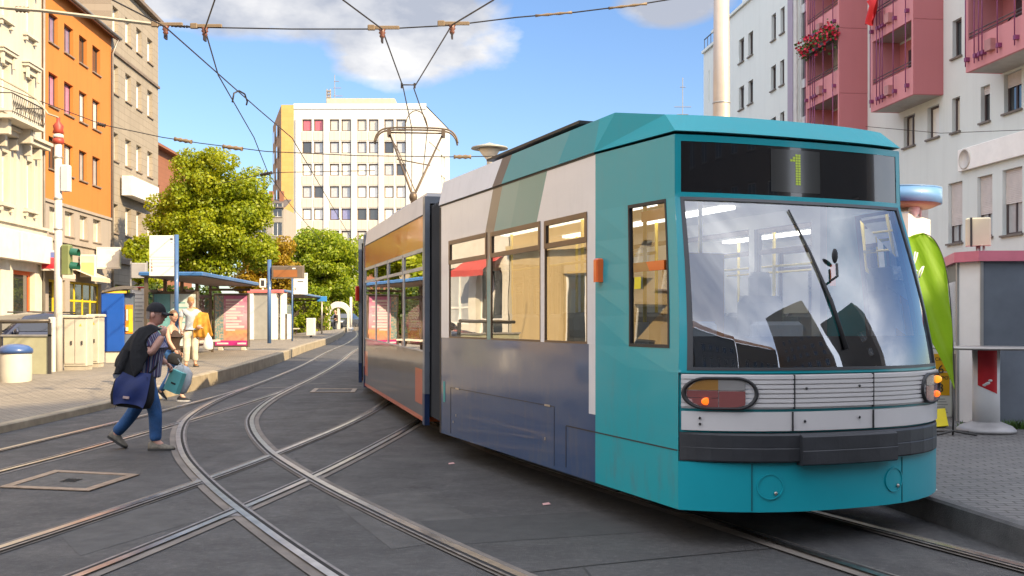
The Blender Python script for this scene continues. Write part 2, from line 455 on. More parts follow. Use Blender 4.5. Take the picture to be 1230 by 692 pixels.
# hatch frames and covers let into the street
HATCH = M('hatch_steel', (0.34,0.26,0.19), 0.5, 0.7, var=0.3, vs=10)
def hatch(px, label, grate=True):
    P = [G(*q) for q in px]
    c = sum(P, Vector())/4
    r = thing('hatch_cover', label, 'hatch', c)
    mb = MB(); a = [(p-c)+Vector((0,0,0.006)) for p in P]; b = [(p-c)*0.80+Vector((0,0,0.006)) for p in P]
    a2 = [q+Vector((0,0,0.008)) for q in a]; b2 = [q+Vector((0,0,0.008)) for q in b]
    for k in range(4):
        l = (k+1)%4
        mb.quad(a2[k],a2[l],b2[l],b2[k]); mb.quad(a[k],a[l],a2[l],a2[k]); mb.quad(b2[k],b2[l],b[l],b[k])
    mb.build('frame', HATCH, r)
    mb = MB(); mb.poly([q*0.995+Vector((0,0,0.001)) for q in b]); mb.build('cover', M('hatch_infill', (0.075,0.072,0.066), 0.7, var=0.4, vs=9, bump=0.4), r)
    if grate:
        mb = MB()
        e1 = (b[1]-b[0])*0.13; e2 = (b[3]-b[0])*0.13
        for i in range(-2,3):
            o = e1*i*0.35
            mb.poly([o-e2*.9-e1*.1+Vector((0,0,.011)), o-e2*.9+e1*.1+Vector((0,0,.011)), o+e2*.9+e1*.1+Vector((0,0,.011)), o+e2*.9-e1*.1+Vector((0,0,.011))])
        mb.build('grate', GROOVE, r)
hatch([(-2,586.5),(107,591),(168,571),(66,566)], 'large rusty framed diamond hatch in the road at lower left')
hatch([(372,471.8),(426,471.8),(429,467.5),(378,467)], 'small pale rectangular drain frame in the road beside the tram', False)

# mastic seam and pale repair strips in the asphalt
TAR = M('tar_seam', (0.03,0.029,0.028), .6, var=.2)
def ground_strip(name, px, w, mat, h):
    pts = [G(*q) for q in px]; mb = MB()
    for a, b in zip(pts, pts[1:]):
        n = Vector((-(b-a).y, (b-a).x, 0)).normalized()*w/2; z = Vector((0,0,h)); mb.quad(a-n+z, b-n+z, b+n+z, a+n+z)
    return tag(mb.build(name, mat), kind='structure')
ground_strip('road_seam', [(615,690),(700,680.5),(800,670.5),(880,663),(955,657)], .018, TAR, .0035)
ground_strip('road_seam', [(700,680.5),(716,700)], .014, TAR, .003)
PATCHM = M('repair_patch', (0.15,0.138,0.125), .8, var=.3, vs=4, bump=.4, bs=60, dirt=.4)
ground_strip('road_patch', [(306,466),(352,465)], .35, PATCHM, .0025)
ground_strip('road_patch', [(352,461.5),(392,460.5)], .22, PATCHM, .0025)
ground_strip('road_patch', [(520,640),(760,625)], .9, M('dark_repair_patch', (0.052,0.051,0.05), .8, var=.25, vs=5, bump=.4, bs=80), .002)
rl = random.Random(4)
for i, (px, py, lb) in enumerate(((542,558,'pink paper scrap on the asphalt below the tram joint'),(656,607,'torn reddish wrapper lying on the asphalt near the tram front'),(1120,590,'white cigarette end on the platform edge'))):
    p = G(px, py, .19 if i == 2 else 0); mb = MB(); mb.smooth = False
    a, b = Vector((.034,.008,.002)), Vector((-.008,.018,.004)); mb.quad(-a-b+Vector((0,0,.012)), a-b*.8+Vector((0,0,.012)), a*.9+b+Vector((0,0,.016)), -a*.7+b+Vector((0,0,.012)))
    tag(mb.build('paper_scrap', M('scrap_pink', (0.62,0.36,0.34) if i < 2 else (.7,.7,.66), .7), None, p), lb, 'litter')

# older and newer asphalt fields between and beside the rails
def field(px, col, h):
    pts = [G(*q) for q in px]; mb = MB(); mb.poly([(p.x,p.y,p.z+h) for p in pts])
    return tag(mb.build('road_patch', M('asphalt_field', col, .8, var=.28, vs=5, bump=.5, bs=75, dirt=.45)), kind='structure')
field([(655,520),(742,508),(838,545),(770,565)], (0.066,0.064,0.063), .0018)
field([(395,600),(500,590),(610,640),(470,660)], (0.078,0.075,0.072), .0018)
field([(60,630),(190,604),(236,626),(96,668)], (0.068,0.066,0.064), .0018)
field([(395,505),(470,488),(520,500),(440,522)], (0.078,0.075,0.072), .0018)
# ------------------------------------------------------------------ tram
TP = Vector((2.222, 7.597, 0)); TR = math.atan2(0.371, 0.928)
tram = thing('tram', 'teal and white articulated tram with dark windows showing line 1 on its front', 'tram', TP, TR)
TMI = (Matrix.Translation(TP) @ Matrix.Rotation(TR, 4, 'Z')).inverted()
TM = TMI.inverted()
ZB, ZS, ZT = 0.25, 2.92, 3.2       # skirt bottom, roof seam, roof edge
L1, L2, L3 = 5.40, 7.2, 11.0

TEAL = M('teal_paint', (0.006,0.27,0.325), 0.32, var=0.10, vs=1.6, coat=0.6, dirt=0.10)
TEAL_B = M('bright_teal_plastic', (0.002,0.33,0.40), 0.42, var=0.05, vs=1.6, coat=0.25)
WHITE = M('white_tram_paint', (0.66,0.64,0.63), 0.35, var=0.05, vs=2, coat=0.4, dirt=0.12)
BLACKG = M('black_gloss_panel', (0.012,0.013,0.015), 0.08, var=0, coat=1.0, crough=0.01)
RUBBER = M('black_rubber', (0.022,0.022,0.024), 0.55, var=0.25, vs=6)
BUMP = M('bumper_rubber', (0.030,0.032,0.037), 0.5, var=0.25, vs=4, bump=0.15, bs=30, dirt=0.2)
BRONZE = M('bronze_window_frame', (0.16,0.115,0.085), 0.35, 0.6, var=0.15)
DARKU = M('underframe_black', (0.012,0.012,0.012), 0.9)
INNER = M('tram_inner_panel', (0.82,0.81,0.78), 0.6, var=0.05)
SEATM = M('tram_seat_grey', (0.36,0.37,0.37), 0.6, var=0.1)
GREYF = M('grey_blue_joint_frame', (0.17,0.19,0.22), 0.5, var=0.2, coat=0.3)
NAVY = M('navy_joint_foot', (0.012,0.03,0.09), 0.4, coat=0.5)
ORANGE = M('orange_tram_paint', (0.72,0.13,0.015), 0.3, var=0.08, coat=0.8)
ROOFW = M('roof_fascia_white', (0.60,0.58,0.56), 0.45, var=0.06, coat=0.2, dirt=0.2)
SCREEN_G = glass('windscreen_glass', (0.84,0.88,0.90), 0.17, 1.2, 0.004, wob=0.0, gcol=(0.92,0.95,1.0))
SIDE_G = glass('tram_window_glass', (0.50,0.54,0.51), 0.32, 1.6, 0.004, wob=0.05)

def paint_front():
    m, t, p = newmat('front_car_paint')
    x, y, z = t.xyz()
    white = (0.74,0.73,0.74); slate = (0.010,0.052,0.150); teal = (0.004,0.33,0.385); pale = (0.115,0.29,0.29); brown = (0.15,0.115,0.095)
    q = y - 0.55*(2.92 - z)
    c = t.mix(q.between(2.25, 3.36) * (z > 1.37), white, pale)
    c = t.mix(q.between(2.25, 2.9) * (z > 1.37), c, (0.075,0.26,0.265))
    c = t.mix(q.between(3.36, 3.62) * (z > 1.37), c, brown)
    c = t.mix((z > 2.925) * (q < 3.36), c, (0.09,0.30,0.31))
    c = t.mix((z > 2.925) * (q < 2.0), c, (0.035,0.28,0.31))
    c = t.mix((z < 1.37) * (y > 1.29), c, slate)
    c = t.mix(y.between(1.29, 1.41) * z.between(0.80, 2.922), c, white)
    c = t.mix((y < 1.29), c, teal)
    n = t.noise(1.4, 6, 0.6, v=t.vec(x, y*0.8, z*2.2)); n2 = t.noise(9, 5, 0.65, v=t.vec(x, y*1.0, z*0.25))
    c = t.mix(t.mapr(n, 0.45, 0.75)*0.10, c, (0.22,0.26,0.27))
    c = t.mix(t.mapr(n2, 0.52, 0.75)*t.mapr(z, 1.3, 0.3, 0.08, 0.42), c, (0.13,0.12,0.11))
    t.put(p.inputs['Base Color'], c); p.inputs['Roughness'].default_value = 0.3
    t.put(p.inputs['Coat Weight'], (z < 2.92)*t.math('MAXIMUM', t.mapr(y, 1.25, 1.32, 0.3, 0.5), (z < 1.37)*(y > 1.29))); p.inputs['Coat IOR'].default_value = 1.5; t.put(p.inputs['Roughness'], t.mapr(z, 2.915, 2.925, 0.3, 0.55)); t.put(p.inputs['Coat Roughness'], t.mapr(n, 0.3, 0.7, 0.04, 0.16))
    w = t.noise(1.1, 2, 0.5); b = t.bump(w, 0.12, 0.03)
    t.put(p.inputs['Normal'], b); t.l.new(b, p.inputs['Coat Normal'])
    return m
def paint_mid():
    m, t, p = newmat('middle_car_paint')
    x, y, z = t.xyz()
    c = t.mix(z.between(2.50, 2.915), (0.58,0.57,0.57), (0.80,0.215,0.008))
    c = t.mix(z < 1.15, c, (0.085,0.085,0.095))
    c = t.mix((z < 0.92)*(z > 0.46)*(y.between(0.38, 0.95) + y.between(6.45, 7.0)), c, (0.70,0.12,0.012))
    c = t.mix(z < 0.31, c, (0.72,0.13,0.015))
    c = t.mix(z > 2.925, c, (0.70,0.66,0.63))
    n = t.noise(1.4, 6, 0.6)
    c = t.mix(t.mapr(n, 0.45, 0.75)*0.15, c, (0.20,0.18,0.16))
    t.put(p.inputs['Base Color'], c); p.inputs['Roughness'].default_value = 0.28
    t.put(p.inputs['Coat Weight'], (z < 2.92)*0.85); t.put(p.inputs['Roughness'], t.mapr(z, 2.915, 2.925, 0.28, 0.6)); t.put(p.inputs['Coat Roughness'], t.mapr(n, 0.3, 0.7, 0.03, 0.12))
    w = t.noise(1.0, 2, 0.5); b = t.bump(w, 0.16, 0.03)
    t.put(p.inputs['Normal'], b); t.l.new(b, p.inputs['Coat Normal'])
    return m
PF, PM = paint_front(), paint_mid()

# --- shape of the cab front: half width, set-back and bulge per height
def lerp(a, b, t): return a + (b-a)*t
def prof(z):
    if z <= 1.2: return 1.15, 0.0, 0.40
    if z <= 2.46:
        t = (z-1.2)/1.26
        return 1.15-0.12*t, 0.25*t**1.35, lerp(0.40, 0.08, t**1.6)
    return 1.03-0.01*(z-2.46), 0.25+0.02*(z-2.46), 0.08
def FP(w, z, off=0.0):
    hw, sb, b = prof(z)
    def q(w): return Vector((w*hw, sb - b*(1-abs(w)**2.7), z))
    p = q(w)
    if off:
        a, c = q(max(w-.01,-1)), q(min(w+.01,1)); t = (c-a).normalized()
        p = p + Vector((t.y, -t.x, 0))*off
    return p
def project(p):
    q = TM @ p; return 615 + q.x/q.y*F, HY - (q.z-EYE)/q.y*F
def w_at(px, z):
    lo, hi = -1.0, 1.0
    for _ in range(40):
        m = (lo+hi)/2
        if project(FP(m, z))[0] < px: lo = m
        else: hi = m
    return lo
WS = [-1,-.985,-.96,-.92,-.85,-.75,-.6,-.45,-.3,-.15,0,.15,.3,.45,.6,.75,.85,.92,.96,.985,1]
def wspan(a, b): return [a] + [w for w in WS if a+.004 < w < b-.004] + [b]
def zspan(a, b, n): return [a + (b-a)*k/n for k in range(n+1)]
def patch(w0, w1, z0, z1, nz=2, off=0.0, thick=0.0, mb=None, skip=None):
    mb = mb or MB(); mb.smooth = True
    ws, zs = wspan(w0, w1), zspan(z0, z1, nz)
    mb.grid(lambda w, z: FP(w, z, off), ws, zs, skip)
    if thick:
        for z in (z0, z1): mb.grid(lambda w, k: FP(w, z, off - k*thick), ws, [0,1])
        for w in (w0, w1): mb.grid(lambda k, z: FP(w, z, off - k*thick), [0,1], zs)
    return mb

# --- front car: side walls, roof fascia, roof
def side_wall(mb, x, y0, y1, z0, z1, holes):
    ys = sorted({y0, y1, *[h[0] for h in holes], *[h[1] for h in holes]}); zs = sorted({z0, z1, *[h[2] for h in holes], *[h[3] for h in holes]})
    def inside(y, z): return any(h[0] < y < h[1] and h[2] < z < h[3] for h in holes)
    mb.grid(lambda y, z: (x, y, z), ys, zs, inside)
def reveals(mb, x, holes, depth):
    for (a, b, c, d) in holes:
        for (p, q) in (((a,c),(b,c)),((b,c),(b,d)),((b,d),(a,d)),((a,d),(a,c))):
            mb.quad((x,*p),(x,*q),(x+depth,*q),(x+depth,*p))
H1 = [(1.44,2.32,1.37,2.46),(2.41,3.70,1.37,2.47),(3.81,5.06,1.37,2.48)]
mb = MB()
for sx in (-1, 1):
    side_wall(mb, sx*1.15, 1.29, L1, ZB, ZS-.012, H1); reveals(mb, sx*1.15, H1, -sx*0.05)
    def cs(t, z):
        hw, sb, b = prof(z); return (sx*lerp(hw, 1.15, t), lerp(sb, 1.29, t), z)
    CW = (0.10, 0.56, 1.366, 2.45)
    mb.grid(cs, [0,.1,.56,1], [ZB,.585,.95,1.2,1.366,1.6,1.8,2.0,2.2,2.45,ZS-.012], lambda t, z: CW[0] < t < CW[1] and CW[2] < z < CW[3])
    # skirt edge turned under, and rear end wall jambs
    mb.quad((sx*1.15,0,ZB),(sx*1.15,L1,ZB),(sx*1.08,L1,ZB),(sx*1.08,0,ZB))
    mb.quad((sx*1.15,L1,ZB),(sx*1.15,L1,ZS-.012),(sx*0.8,L1,ZS-.012),(sx*0.8,L1,ZB))
# teal frame of the front: pillars and rails round screen and display
ws = WS
mb.smooth = True
for (a, b) in ((1.2,1.225),(2.45,2.49),(2.86,ZS-.012)): mb.grid(lambda w, z: FP(w, z), ws, [a, b])
for s in (-1, 1):
    for (a, b) in ((1.225,2.45),(2.49,2.86)): mb.grid(lambda w, z: FP(w, z), sorted([s, s*.985, s*.955]), zspan(a, b, 8))
mb.grid(lambda w, z: FP(w, z, -0.02), ws, [.585,.59,.8,.95,1.2])
mb.smooth = False
body = clean(mb.build('front_car_body', PF, tram))
# roof fascia with overhang, sloping cab cap
mb = MB()
def roofline():
    low = [Vector((-1.165,L1,2.925)),Vector((-1.165,1.29,2.925))] + [FP(w, 2.92, .015)+Vector((0,0,.012)) for w in WS] + [Vector((1.165,1.29,2.925)),Vector((1.165,L1,2.925))]
    def top(w): return Vector((w*1.0, .44-.12*(1-abs(w)**2.7), 3.085))
    hi = [Vector((-1.11,L1,ZT)),Vector((-1.11,1.02,ZT))] + [top(w) for w in WS] + [Vector((1.11,1.02,ZT)),Vector((1.11,L1,ZT))]
    return low, hi
lo, hi = roofline()
for i in range(len(lo)-1):
    mb.quad(lo[i], lo[i+1], hi[i+1], hi[i])
    d = (lo[i]-Vector((0,2.5,lo[i].z))).normalized()*.05; e = (lo[i+1]-Vector((0,2.5,lo[i+1].z))).normalized()*.05
    mb.quad(lo[i]-d, lo[i+1]-e, lo[i+1], lo[i])
arc = hi[2:-2]
for i in range(len(arc)-1):
    a, b = arc[i], arc[i+1]
    mb.quad(a, b, Vector((b.x*1.11, 1.02, ZT)), Vector((a.x*1.11, 1.02, ZT)))
mb.quad((-1.11,1.02,ZT),(1.11,1.02,ZT),(1.11,L1,ZT),(-1.11,L1,ZT))
mb.quad((-1.165,L1,2.925),(1.165,L1,2.925),(1.11,L1,ZT),(-1.11,L1,ZT))
clean(mb.build('front_roof', PF, tram))
# dark joint under the fascia and panel joints on the flank
mb = MB()
for sx in (-1,1):
    mb.box(*sorted((sx*1.10, sx*1.153)), 1.30, L1-.01, 2.905, 2.926)
    for (y0,y1,z0,z1) in ((-0.02+.03,1.85,.654,.664),(1.85,1.862,.30,.654),(2.1,5.0,.800,.806),(2.1,2.108,.28,.80),(4.99,5.0,.28,.80)):
        mb.box(*sorted((sx*1.13, sx*1.1525)), y0, y1, z0, z1)
    mb.box(*sorted((sx*1.13, sx*1.1525)), L1-.05, L1, ZB, ZS-.02)
mb.build('panel_joints', RUBBER, tram)
HINGE = M('bright_hinge', (0.6,0.55,0.5), 0.35, 0.8)
for sx in (-1,1):
    for y in (2.25, 4.75):
        mb = MB(); mb.box(*sorted((sx*1.13, sx*1.156)), y-.06, y+.06, .795, .812); mb.build('flap_hinge', HINGE, tram)
    for y, z in ((2.3,.5),(4.8,.5),(4.9,.42)):
        mb = MB(); mb.box(*sorted((sx*1.13, sx*1.155)), y-.012, y+.012, z-.012, z+.012); mb.build('flap_lock', HINGE, tram)
    mb = MB(); mb.box(*sorted((sx*1.13, sx*1.154)), 5.20, 5.26, .62, .86); mb.build('door_sticker', M('sticker_teal', (0.05,0.33,0.33), 0.4), tram)
# lining
def lining(name, y0, y1, holes, floor_z, parent, loc=None, rot=None, ends=True):
    mb = MB()
    for sx in (-1,1): side_wall(mb, sx*1.10, y0, y1, .3, 2.6, holes)
    mb.mi = 1; mb.quad((-1.1,y0,floor_z),(1.1,y0,floor_z),(1.1,y1,floor_z),(-1.1,y1,floor_z))
    mb.mi = 0; mb.quad((-1.1,y0,2.6),(1.1,y0,2.6),(1.1,y1,2.6),(-1.1,y1,2.6))
    for y in ([y1] if ends else []):
        for (a,b) in ((-1.1,-.45),(.45,1.1)): mb.quad((a,y,.3),(b,y,.3),(b,y,2.6),(a,y,2.6))
        mb.quad((-.45,y,2.25),(.45,y,2.25),(.45,y,2.6),(-.45,y,2.6))
    return mb.build(name, [INNER, M('tram_floor', (0.09,0.09,0.1), 0.8)], parent, loc, rot)
lining('interior_lining', 1.32, L1-.02, H1, .62, tram)
# side windows: glass, bronze hopper frame
def windows(holes, parent, loc=None, rot=None, hop=2.21, sides=(-1,1), fm=None):
    for sx in sides:
        for (a,b,c,d) in holes:
            x = sx*1.142
            mb = MB(); mb.smooth = False
            mb.poly([(x,a,c),(x,b,c),(x,b,d),(x,a,d)][::sx])
            w = mb.build('side_window', SIDE_G if sx < 0 else RIGHT_G, parent, loc, rot)
            mb = MB(); f = .045
            x0, x1 = sorted((sx*1.125, sx*1.157))
            mb.box(x0,x1,a+f,b-f,hop,hop+f); mb.box(x0,x1,a+f,b-f,d-f,d); mb.box(x0,x1,a,a+f,hop,d); mb.box(x0,x1,b-f,b,hop,d)
            x0, x1 = sorted((sx*1.125, sx*1.151))
            mb.box(x0,x1,a,a+.018,c+.018,hop); mb.box(x0,x1,b-.018,b,c+.018,hop); mb.box(x0,x1,a,b,c,c+.018)
            mb.build('hopper_frame', fm or BRONZE, w)
RIGHT_G = glass('tram_far_glass', (0.95,0.96,0.95), 0.03, 1.0)
CAB_G = glass('cab_window_glass', (0.55,0.57,0.56), 0.14, 1.3, 0.004)
windows(H1, tram)
for sx in (-1,1):                              # cab side windows
    def cs(t, z, o=0.0):
        hw, sb, b = prof(z); return Vector((sx*(lerp(hw, 1.15, t)-o), lerp(sb, 1.29, t), z))
    mb = MB(); mb.grid(lambda t, z: cs(t, z, .012), [.1,.56] if sx > 0 else [.56,.1], [1.366,1.7,2.0,2.45])
    w = mb.build('cab_side_window', CAB_G if sx < 0 else RIGHT_G, tram)
    mb = MB()
    for (t0,t1,z0,z1) in ((.1,.56,1.366,1.39),(.1,.56,2.425,2.45),(.1,.117,1.39,2.425),(.543,.56,1.39,2.425)):
        mb.grid(lambda t, z: cs(t, z, -.004), [t0,t1], zspan(z0,z1,4)); mb.grid(lambda t, z: cs(t, z, .03), [t0,t1], zspan(z0,z1,4))
        for z in (z0,z1): mb.grid(lambda t, o: cs(t, z, o), [t0,t1], [-.004,.03])
        for tt in (t0,t1): mb.grid(lambda z, o: cs(tt, z, o), zspan(z0,z1,4), [-.004,.03])
    mb.build('window_seal', RUBBER, w)
    mb = MB(); mb.bbox(-.035,.035,-.035,.035,0,.19,.012)
    l = mb.build('side_marker_light', M('amber_marker', (0.62,0.10,0.01), 0.3, coat=1.0, emit=0.08), tram, (sx*1.165, 1.20, 1.87))

# --- front pieces
patch(-1, 1, ZB, .585, 3, .004, .05).build('front_skirt', TEAL_B, tram)
for w in (w_at(903,.4), w_at(1083,.4)): patch(w-.003, w+.003, ZB+.01, .58, 2, .006, .01).build('skirt_joint', M('teal_joint', (0.003,0.10,0.12), 0.6), tram)
for px in (925, 1073):
    w0 = w_at(px, .43); hw = prof(.43)[0]
    mb = MB(); n = 28
    def circ(r, k, o): return FP(w0 + r*math.cos(2*math.pi*k/n)/hw, .425 + r*math.sin(2*math.pi*k/n), o)
    for k in range(n):
        a = [circ(r, k, o) for r, o in ((.088,.004),(.088,.012),(.080,.012),(.080,.006),(.001,.007))]
        b = [circ(r, k+1, o) for r, o in ((.088,.004),(.088,.012),(.080,.012),(.080,.006),(.001,.007))]
        for j in range(4):
            mb.quad(a[j], b[j], b[j+1], a[j+1])
    c = mb.build('coupling_cap', TEAL_B, tram)
    mb = MB(); mb.ell(FP(w0+.03, .38, .012), (.014,.01,.014), 8, 5); mb.build('cap_screw', M('screw_steel', (0.5,0.45,0.4), 0.3, 1.0), c)
# bumper: rounded rubber profile, deeper block in the middle
def bumper(w0, w1, za, zb_, d, name):
    mb = MB(); mb.smooth = True
    pr = [(za,-.01),(za+.001,d*.8),(za+.012,d),((za+zb_)/2-.005,d),((za+zb_)/2,d-.004),((za+zb_)/2+.005,d-.003),(zb_-.014,d-.004),(zb_-.001,d*.75),(zb_,-.01)]
    ws = wspan(w0, w1)
    mb.smooth = False
    tp = lambda w: 1-abs(w)**5
    mb.grid(lambda w, k: FP(w, .7, pr[int(k)][1]*tp(w)) + Vector((0,0,pr[int(k)][0]-.7)), ws, range(len(pr)))
    for w in (w0, w1): mb.poly([FP(w, .7, o*tp(w))+Vector((0,0,z-.7)) for z, o in pr])
    return mb.build(name, BUMP, tram)
bumper(-.995, .995, .592, .79, .055, 'bumper')
bumper(w_at(957,.7), w_at(1066,.7), .572, .782, .095, 'bumper_block')
# white strips with ribs
patch(-.985, .985, .805, .935, 1, .012, .03).build('white_strip', WHITE, tram)
mb = patch(-.985, .985, .955, 1.19, 1, .006, .03)
mb.smooth = False
for k in range(7):
    z = .968 + k*.032
    patch(-.985, .985, z, z+.024, 1, .020, .016, mb)
grille = mb.build('ribbed_panel', WHITE, tram)
for px, za, zb_ in ((953,.955,1.19),(951,.805,.935),(1047,.955,1.19),(1047,.805,.935)):
    w = w_at(px, (za+zb_)/2); patch(w-.0035, w+.0035, za, zb_, 1, .022, .02).build('strip_joint', RUBBER, tram)
for px, z in ((967,1.095),(1030,1.105),(965,.87),(1030,.885),(841,.89),(841,.85)):
    mb = MB(); mb.ell(FP(w_at(px, z), z, .022), (.010,.008,.010), 8, 5); mb.build('panel_screw', RUBBER, tram)
# headlights
LENS_R = M('red_lens', (0.24,0.075,0.07), 0.12, coat=1.0); LENS_A = M('amber_lens', (0.34,0.17,0.04), 0.12, coat=1.0)
LENS_C = M('clear_lens', (0.27,0.26,0.25), 0.1, coat=1.0); LIT = M('lit_lamp', (1.0,0.16,0.012), 0.3, emit=0.45, var=0); LITA = M('lit_amber', (1.0,0.36,0.02), 0.3, emit=0.35, var=0)
def headlight(cpx, mirror):
    w0 = w_at(cpx, 1.065) if not mirror else -w_at(867, 1.065)
    hw = 1.15; Z = 1.062; hl, r = .145, .098
    def st(k, n, g, o):          # stadium outline
        a = 2*math.pi*k/n; c, s_ = math.cos(a), math.sin(a)
        x = (hl-g*0)*(1 if c > 0 else -1)*.55 + (r+g)*c*1.18; z = (r+g)*s_
        return FP(max(min(w0 + x/hw, .997), -.997), Z + z, o)
    n = 40; mb = MB(); mb.smooth = True
    rings = [[st(k, n, g, o) for k in range(n)] for g, o in ((.016,.004),(.016,.034),(.006,.040),(-.002,.034),(-.004,.012))]
    mb.rings(rings, cap=False)
    h = mb.build('headlight', RUBBER, tram)
    mb = MB(); mb.poly([st(k, n, -.003, .015) for k in range(n)]); mb.build('reflector', M('lamp_reflector', (0.55,0.57,0.60), 0.3, 0.4), h)
    sgn = 1 if mirror else -1
    def block(x0, x1, z0, z1, m, nm, o=.024):
        mb = MB(); mb.smooth = True
        def lim(x, z):
            half = hl*.55 + 1.18*math.sqrt(max((r-.006)**2-(z)**2, 0)); return max(-half, min(half, x))
        xs = [x0+(x1-x0)*k/8 for k in range(9)]; zs = [z0+(z1-z0)*k/8 for k in range(9)]
        f = lambda x, z: FP(max(min(w0 + lim(-sgn*x, z)/hw,.997),-.997), Z+z, o)
        mb.grid(f, xs, zs)
        mb.grid(lambda x, k: FP(max(min(w0+lim(-sgn*x, z0)/hw,.997),-.997), Z+z0, o-k*.01), xs, [0,1])
        mb.build(nm, m, h)
    block(-.2, -.02, .022, .095, LENS_A, 'lens'); block(-.02, .135, .022, .095, LENS_C, 'lens')
    block(-.2, -.02, -.03, .018, LENS_R, 'lens'); block(-.2, -.02, -.095, -.034, LENS_R, 'lens'); block(-.016, .135, -.095, .016, LENS_R, 'lens')
    mb = MB(); mb.smooth = True
    mb.ell(FP(w0 - .085*(-sgn)*-1/hw if False else w0 + sgn*.085/hw, Z-.055, .026), (.040,.010,.026), 14, 8)
    mb.build('lamp', LIT, h)
    if mirror:
        mb = MB(); mb.ell(FP(w0 + sgn*.09/hw, Z+.055, .026), (.055,.010,.030), 14, 8); mb.build('lamp', LITA, h)
headlight(867, False); headlight(1095, True)
# windscreen, black band, seal, display
patch(-.955, .955, 1.225, 2.45, 14, -.004).build('windscreen', SCREEN_G, tram)
patch(-.955, .955, 1.225, 1.452, 3, -.012).build('windscreen_band', BLACKG, tram)
mb = MB()
for (a,b,c,d) in ((-.962,.962,1.218,1.238),(-.962,.962,2.432,2.456)): patch(a,b,c,d,1,.006,.02,mb)
for s in (-1,1): patch(*sorted((s*.962, s*.935)),1.238,2.432,8,.006,.02,mb)
mb.build('windscreen_seal', M('grey_seal', (0.06,0.062,0.066), 0.4), tram)
disp = patch(-.955, .955, 2.49, 2.86, 3, -.004).build('destination_display', BLACKG, tram)
wl, wr = w_at(926, 2.68), w_at(985, 2.68)
patch(wl, wr, 2.52, 2.84, 2, -.0005).build('display_field', M('display_field_dark', (0.035,0.037,0.036), 0.12, coat=1.0, var=0), disp)
DOT = M('display_dot', (0.40,0.52,0.05), 0.5, emit=0.09, var=0)
mb = MB(); glyph = ["0011","0111","1111","0011","0011","0011","0011","0011","0011","0011","0011","0011"]
wc = w_at(957, 2.68); pitch = .0195
for j, row in enumerate(glyph):
    for i, ch in enumerate(row):
        if ch == '1':
            z = 2.80 - j*pitch; w = wc + ((i-2)*.024 )/1.03
            patch(w-.0095, w+.0095, z-.008, z+.008, 1, .0015, .001, mb)
mb.build('line_number', DOT, disp)
# dark arm and bracket modelled in place of a mirrored spire in the screen
mb = MB()
mb.tube([FP(-.02,1.36,.012), FP(-.055,1.7,.012), FP(-.10,2.05,.011), FP(-.14,2.38,.008)], [.017,.013,.009,.006], 8)
mb.tube([FP(-.035,1.84,.03), FP(.03,1.88,.045), FP(.06,1.97,.045)], [.009,.010,.010], 8)
mb.ell(FP(.065,2.03,.05), (.026,.014,.055), 12, 8)
mb.build('screen_reflection_arm', RUBBER, tram)
# cab inside: desk, driver seat, partition, saloon seats and poles
def seat(mb, x, y, z, face=1, w=.44):
    mb.bbox(x-w/2, x+w/2, y-.2, y+.2, z+.30, z+.42, .04)
    yb = y + .2*face
    T = Matrix.Translation((x, yb, z+.40)) @ Matrix.Rotation(-.14*face, 4, 'X')
    mb.bbox(-w/2, w/2, -.045, .045, 0, .62, .04, mat=T)
    mb.box(x-.05,x+.05,y-.05,y+.05,z,z+.32)
mb = MB()
for sx in (-.78, -.30, .32, .80):
    for y, fc in ((1.75,1),(2.6,-1),(3.5,1),(4.4,-1)): seat(mb, sx, y, .62, fc)
mb.build('passenger_seats', SEATM, tram)
mb = MB()
mb.bbox(-.98,.98,.42,.62,.7,1.22,.05); mb.bbox(.05,.85,.30,.55,1.18,1.33,.04)
for x in (-.72,.08): mb.bbox(x-.24,x+.24,.52,.60,1.2,1.555,.03)
mb.build('driver_desk', M('desk_grey', (0.42,0.43,0.44), 0.6), tram)
mb = MB(); mb.bbox(.25,.78,.95,1.35,1.02,1.16,.05); mb.bbox(.28,.75,1.32,1.46,1.12,1.78,.06); mb.bbox(.40,.63,1.34,1.46,1.78,1.99,.05); mb.box(.46,.56,1.1,1.2,.6,1.04)
mb.build('driver_seat', M('driver_seat_pale', (0.62,0.60,0.56), 0.7), tram)
mb = MB()
for x, y in ((-.55,1.55),(.0,1.55),(-.42,3.05),(.42,3.05),(-.42,4.95),(.42,4.95)): mb.tube([(x,y,.6),(x,y,2.6)], .018, 8)
mb.tube([(-.42,1.6,2.15),(-.42,5.2,2.15)], .015, 6); mb.tube([(.42,1.6,2.15),(.42,5.2,2.15)], .015, 6)
mb.build('grab_poles', M('grab_pole_yellow', (0.75,0.55,0.05), 0.35), tram)
mb = MB(); mb.box(-.25,.2,1.48,1.52,.7,2.15)
mb.build('cab_partition', M('partition_orange', (0.72,0.36,0.12), 0.5), tram)
mb = MB(); mb.box(-1.0,-.55,1.48,1.5,.7,1.55); mb.box(.2,1.0,1.50,1.53,.7,1.6)
mb.build('cab_rear_panel', INNER, tram)
for x in (-.4,.4):
    mb = MB(); mb.box(x-.06,x+.06,1.7,5.2,2.57,2.595); mb.build('ceiling_light', M('ceiling_light_lit', (1,.96,.88), .5, emit=1.5, var=0), tram)
# orange blind and shelf rail in the cab side window
mb = MB(); mb.box(-1.0,-.98,.33,.80,2.32,2.40); mb.box(-1.09,-1.07,.30,.76,1.93,2.0)
mb.build('cab_window_rail', ORANGE, tram)
mb = MB(); mb.quad((-1.115,.60,1.80),(-1.115,.70,1.80),(-1.112,.70,1.89),(-1.112,.60,1.89)); mb.build('window_notice', M('yellow_notice', (0.85,0.7,0.04), 0.6, emit=0), tram)
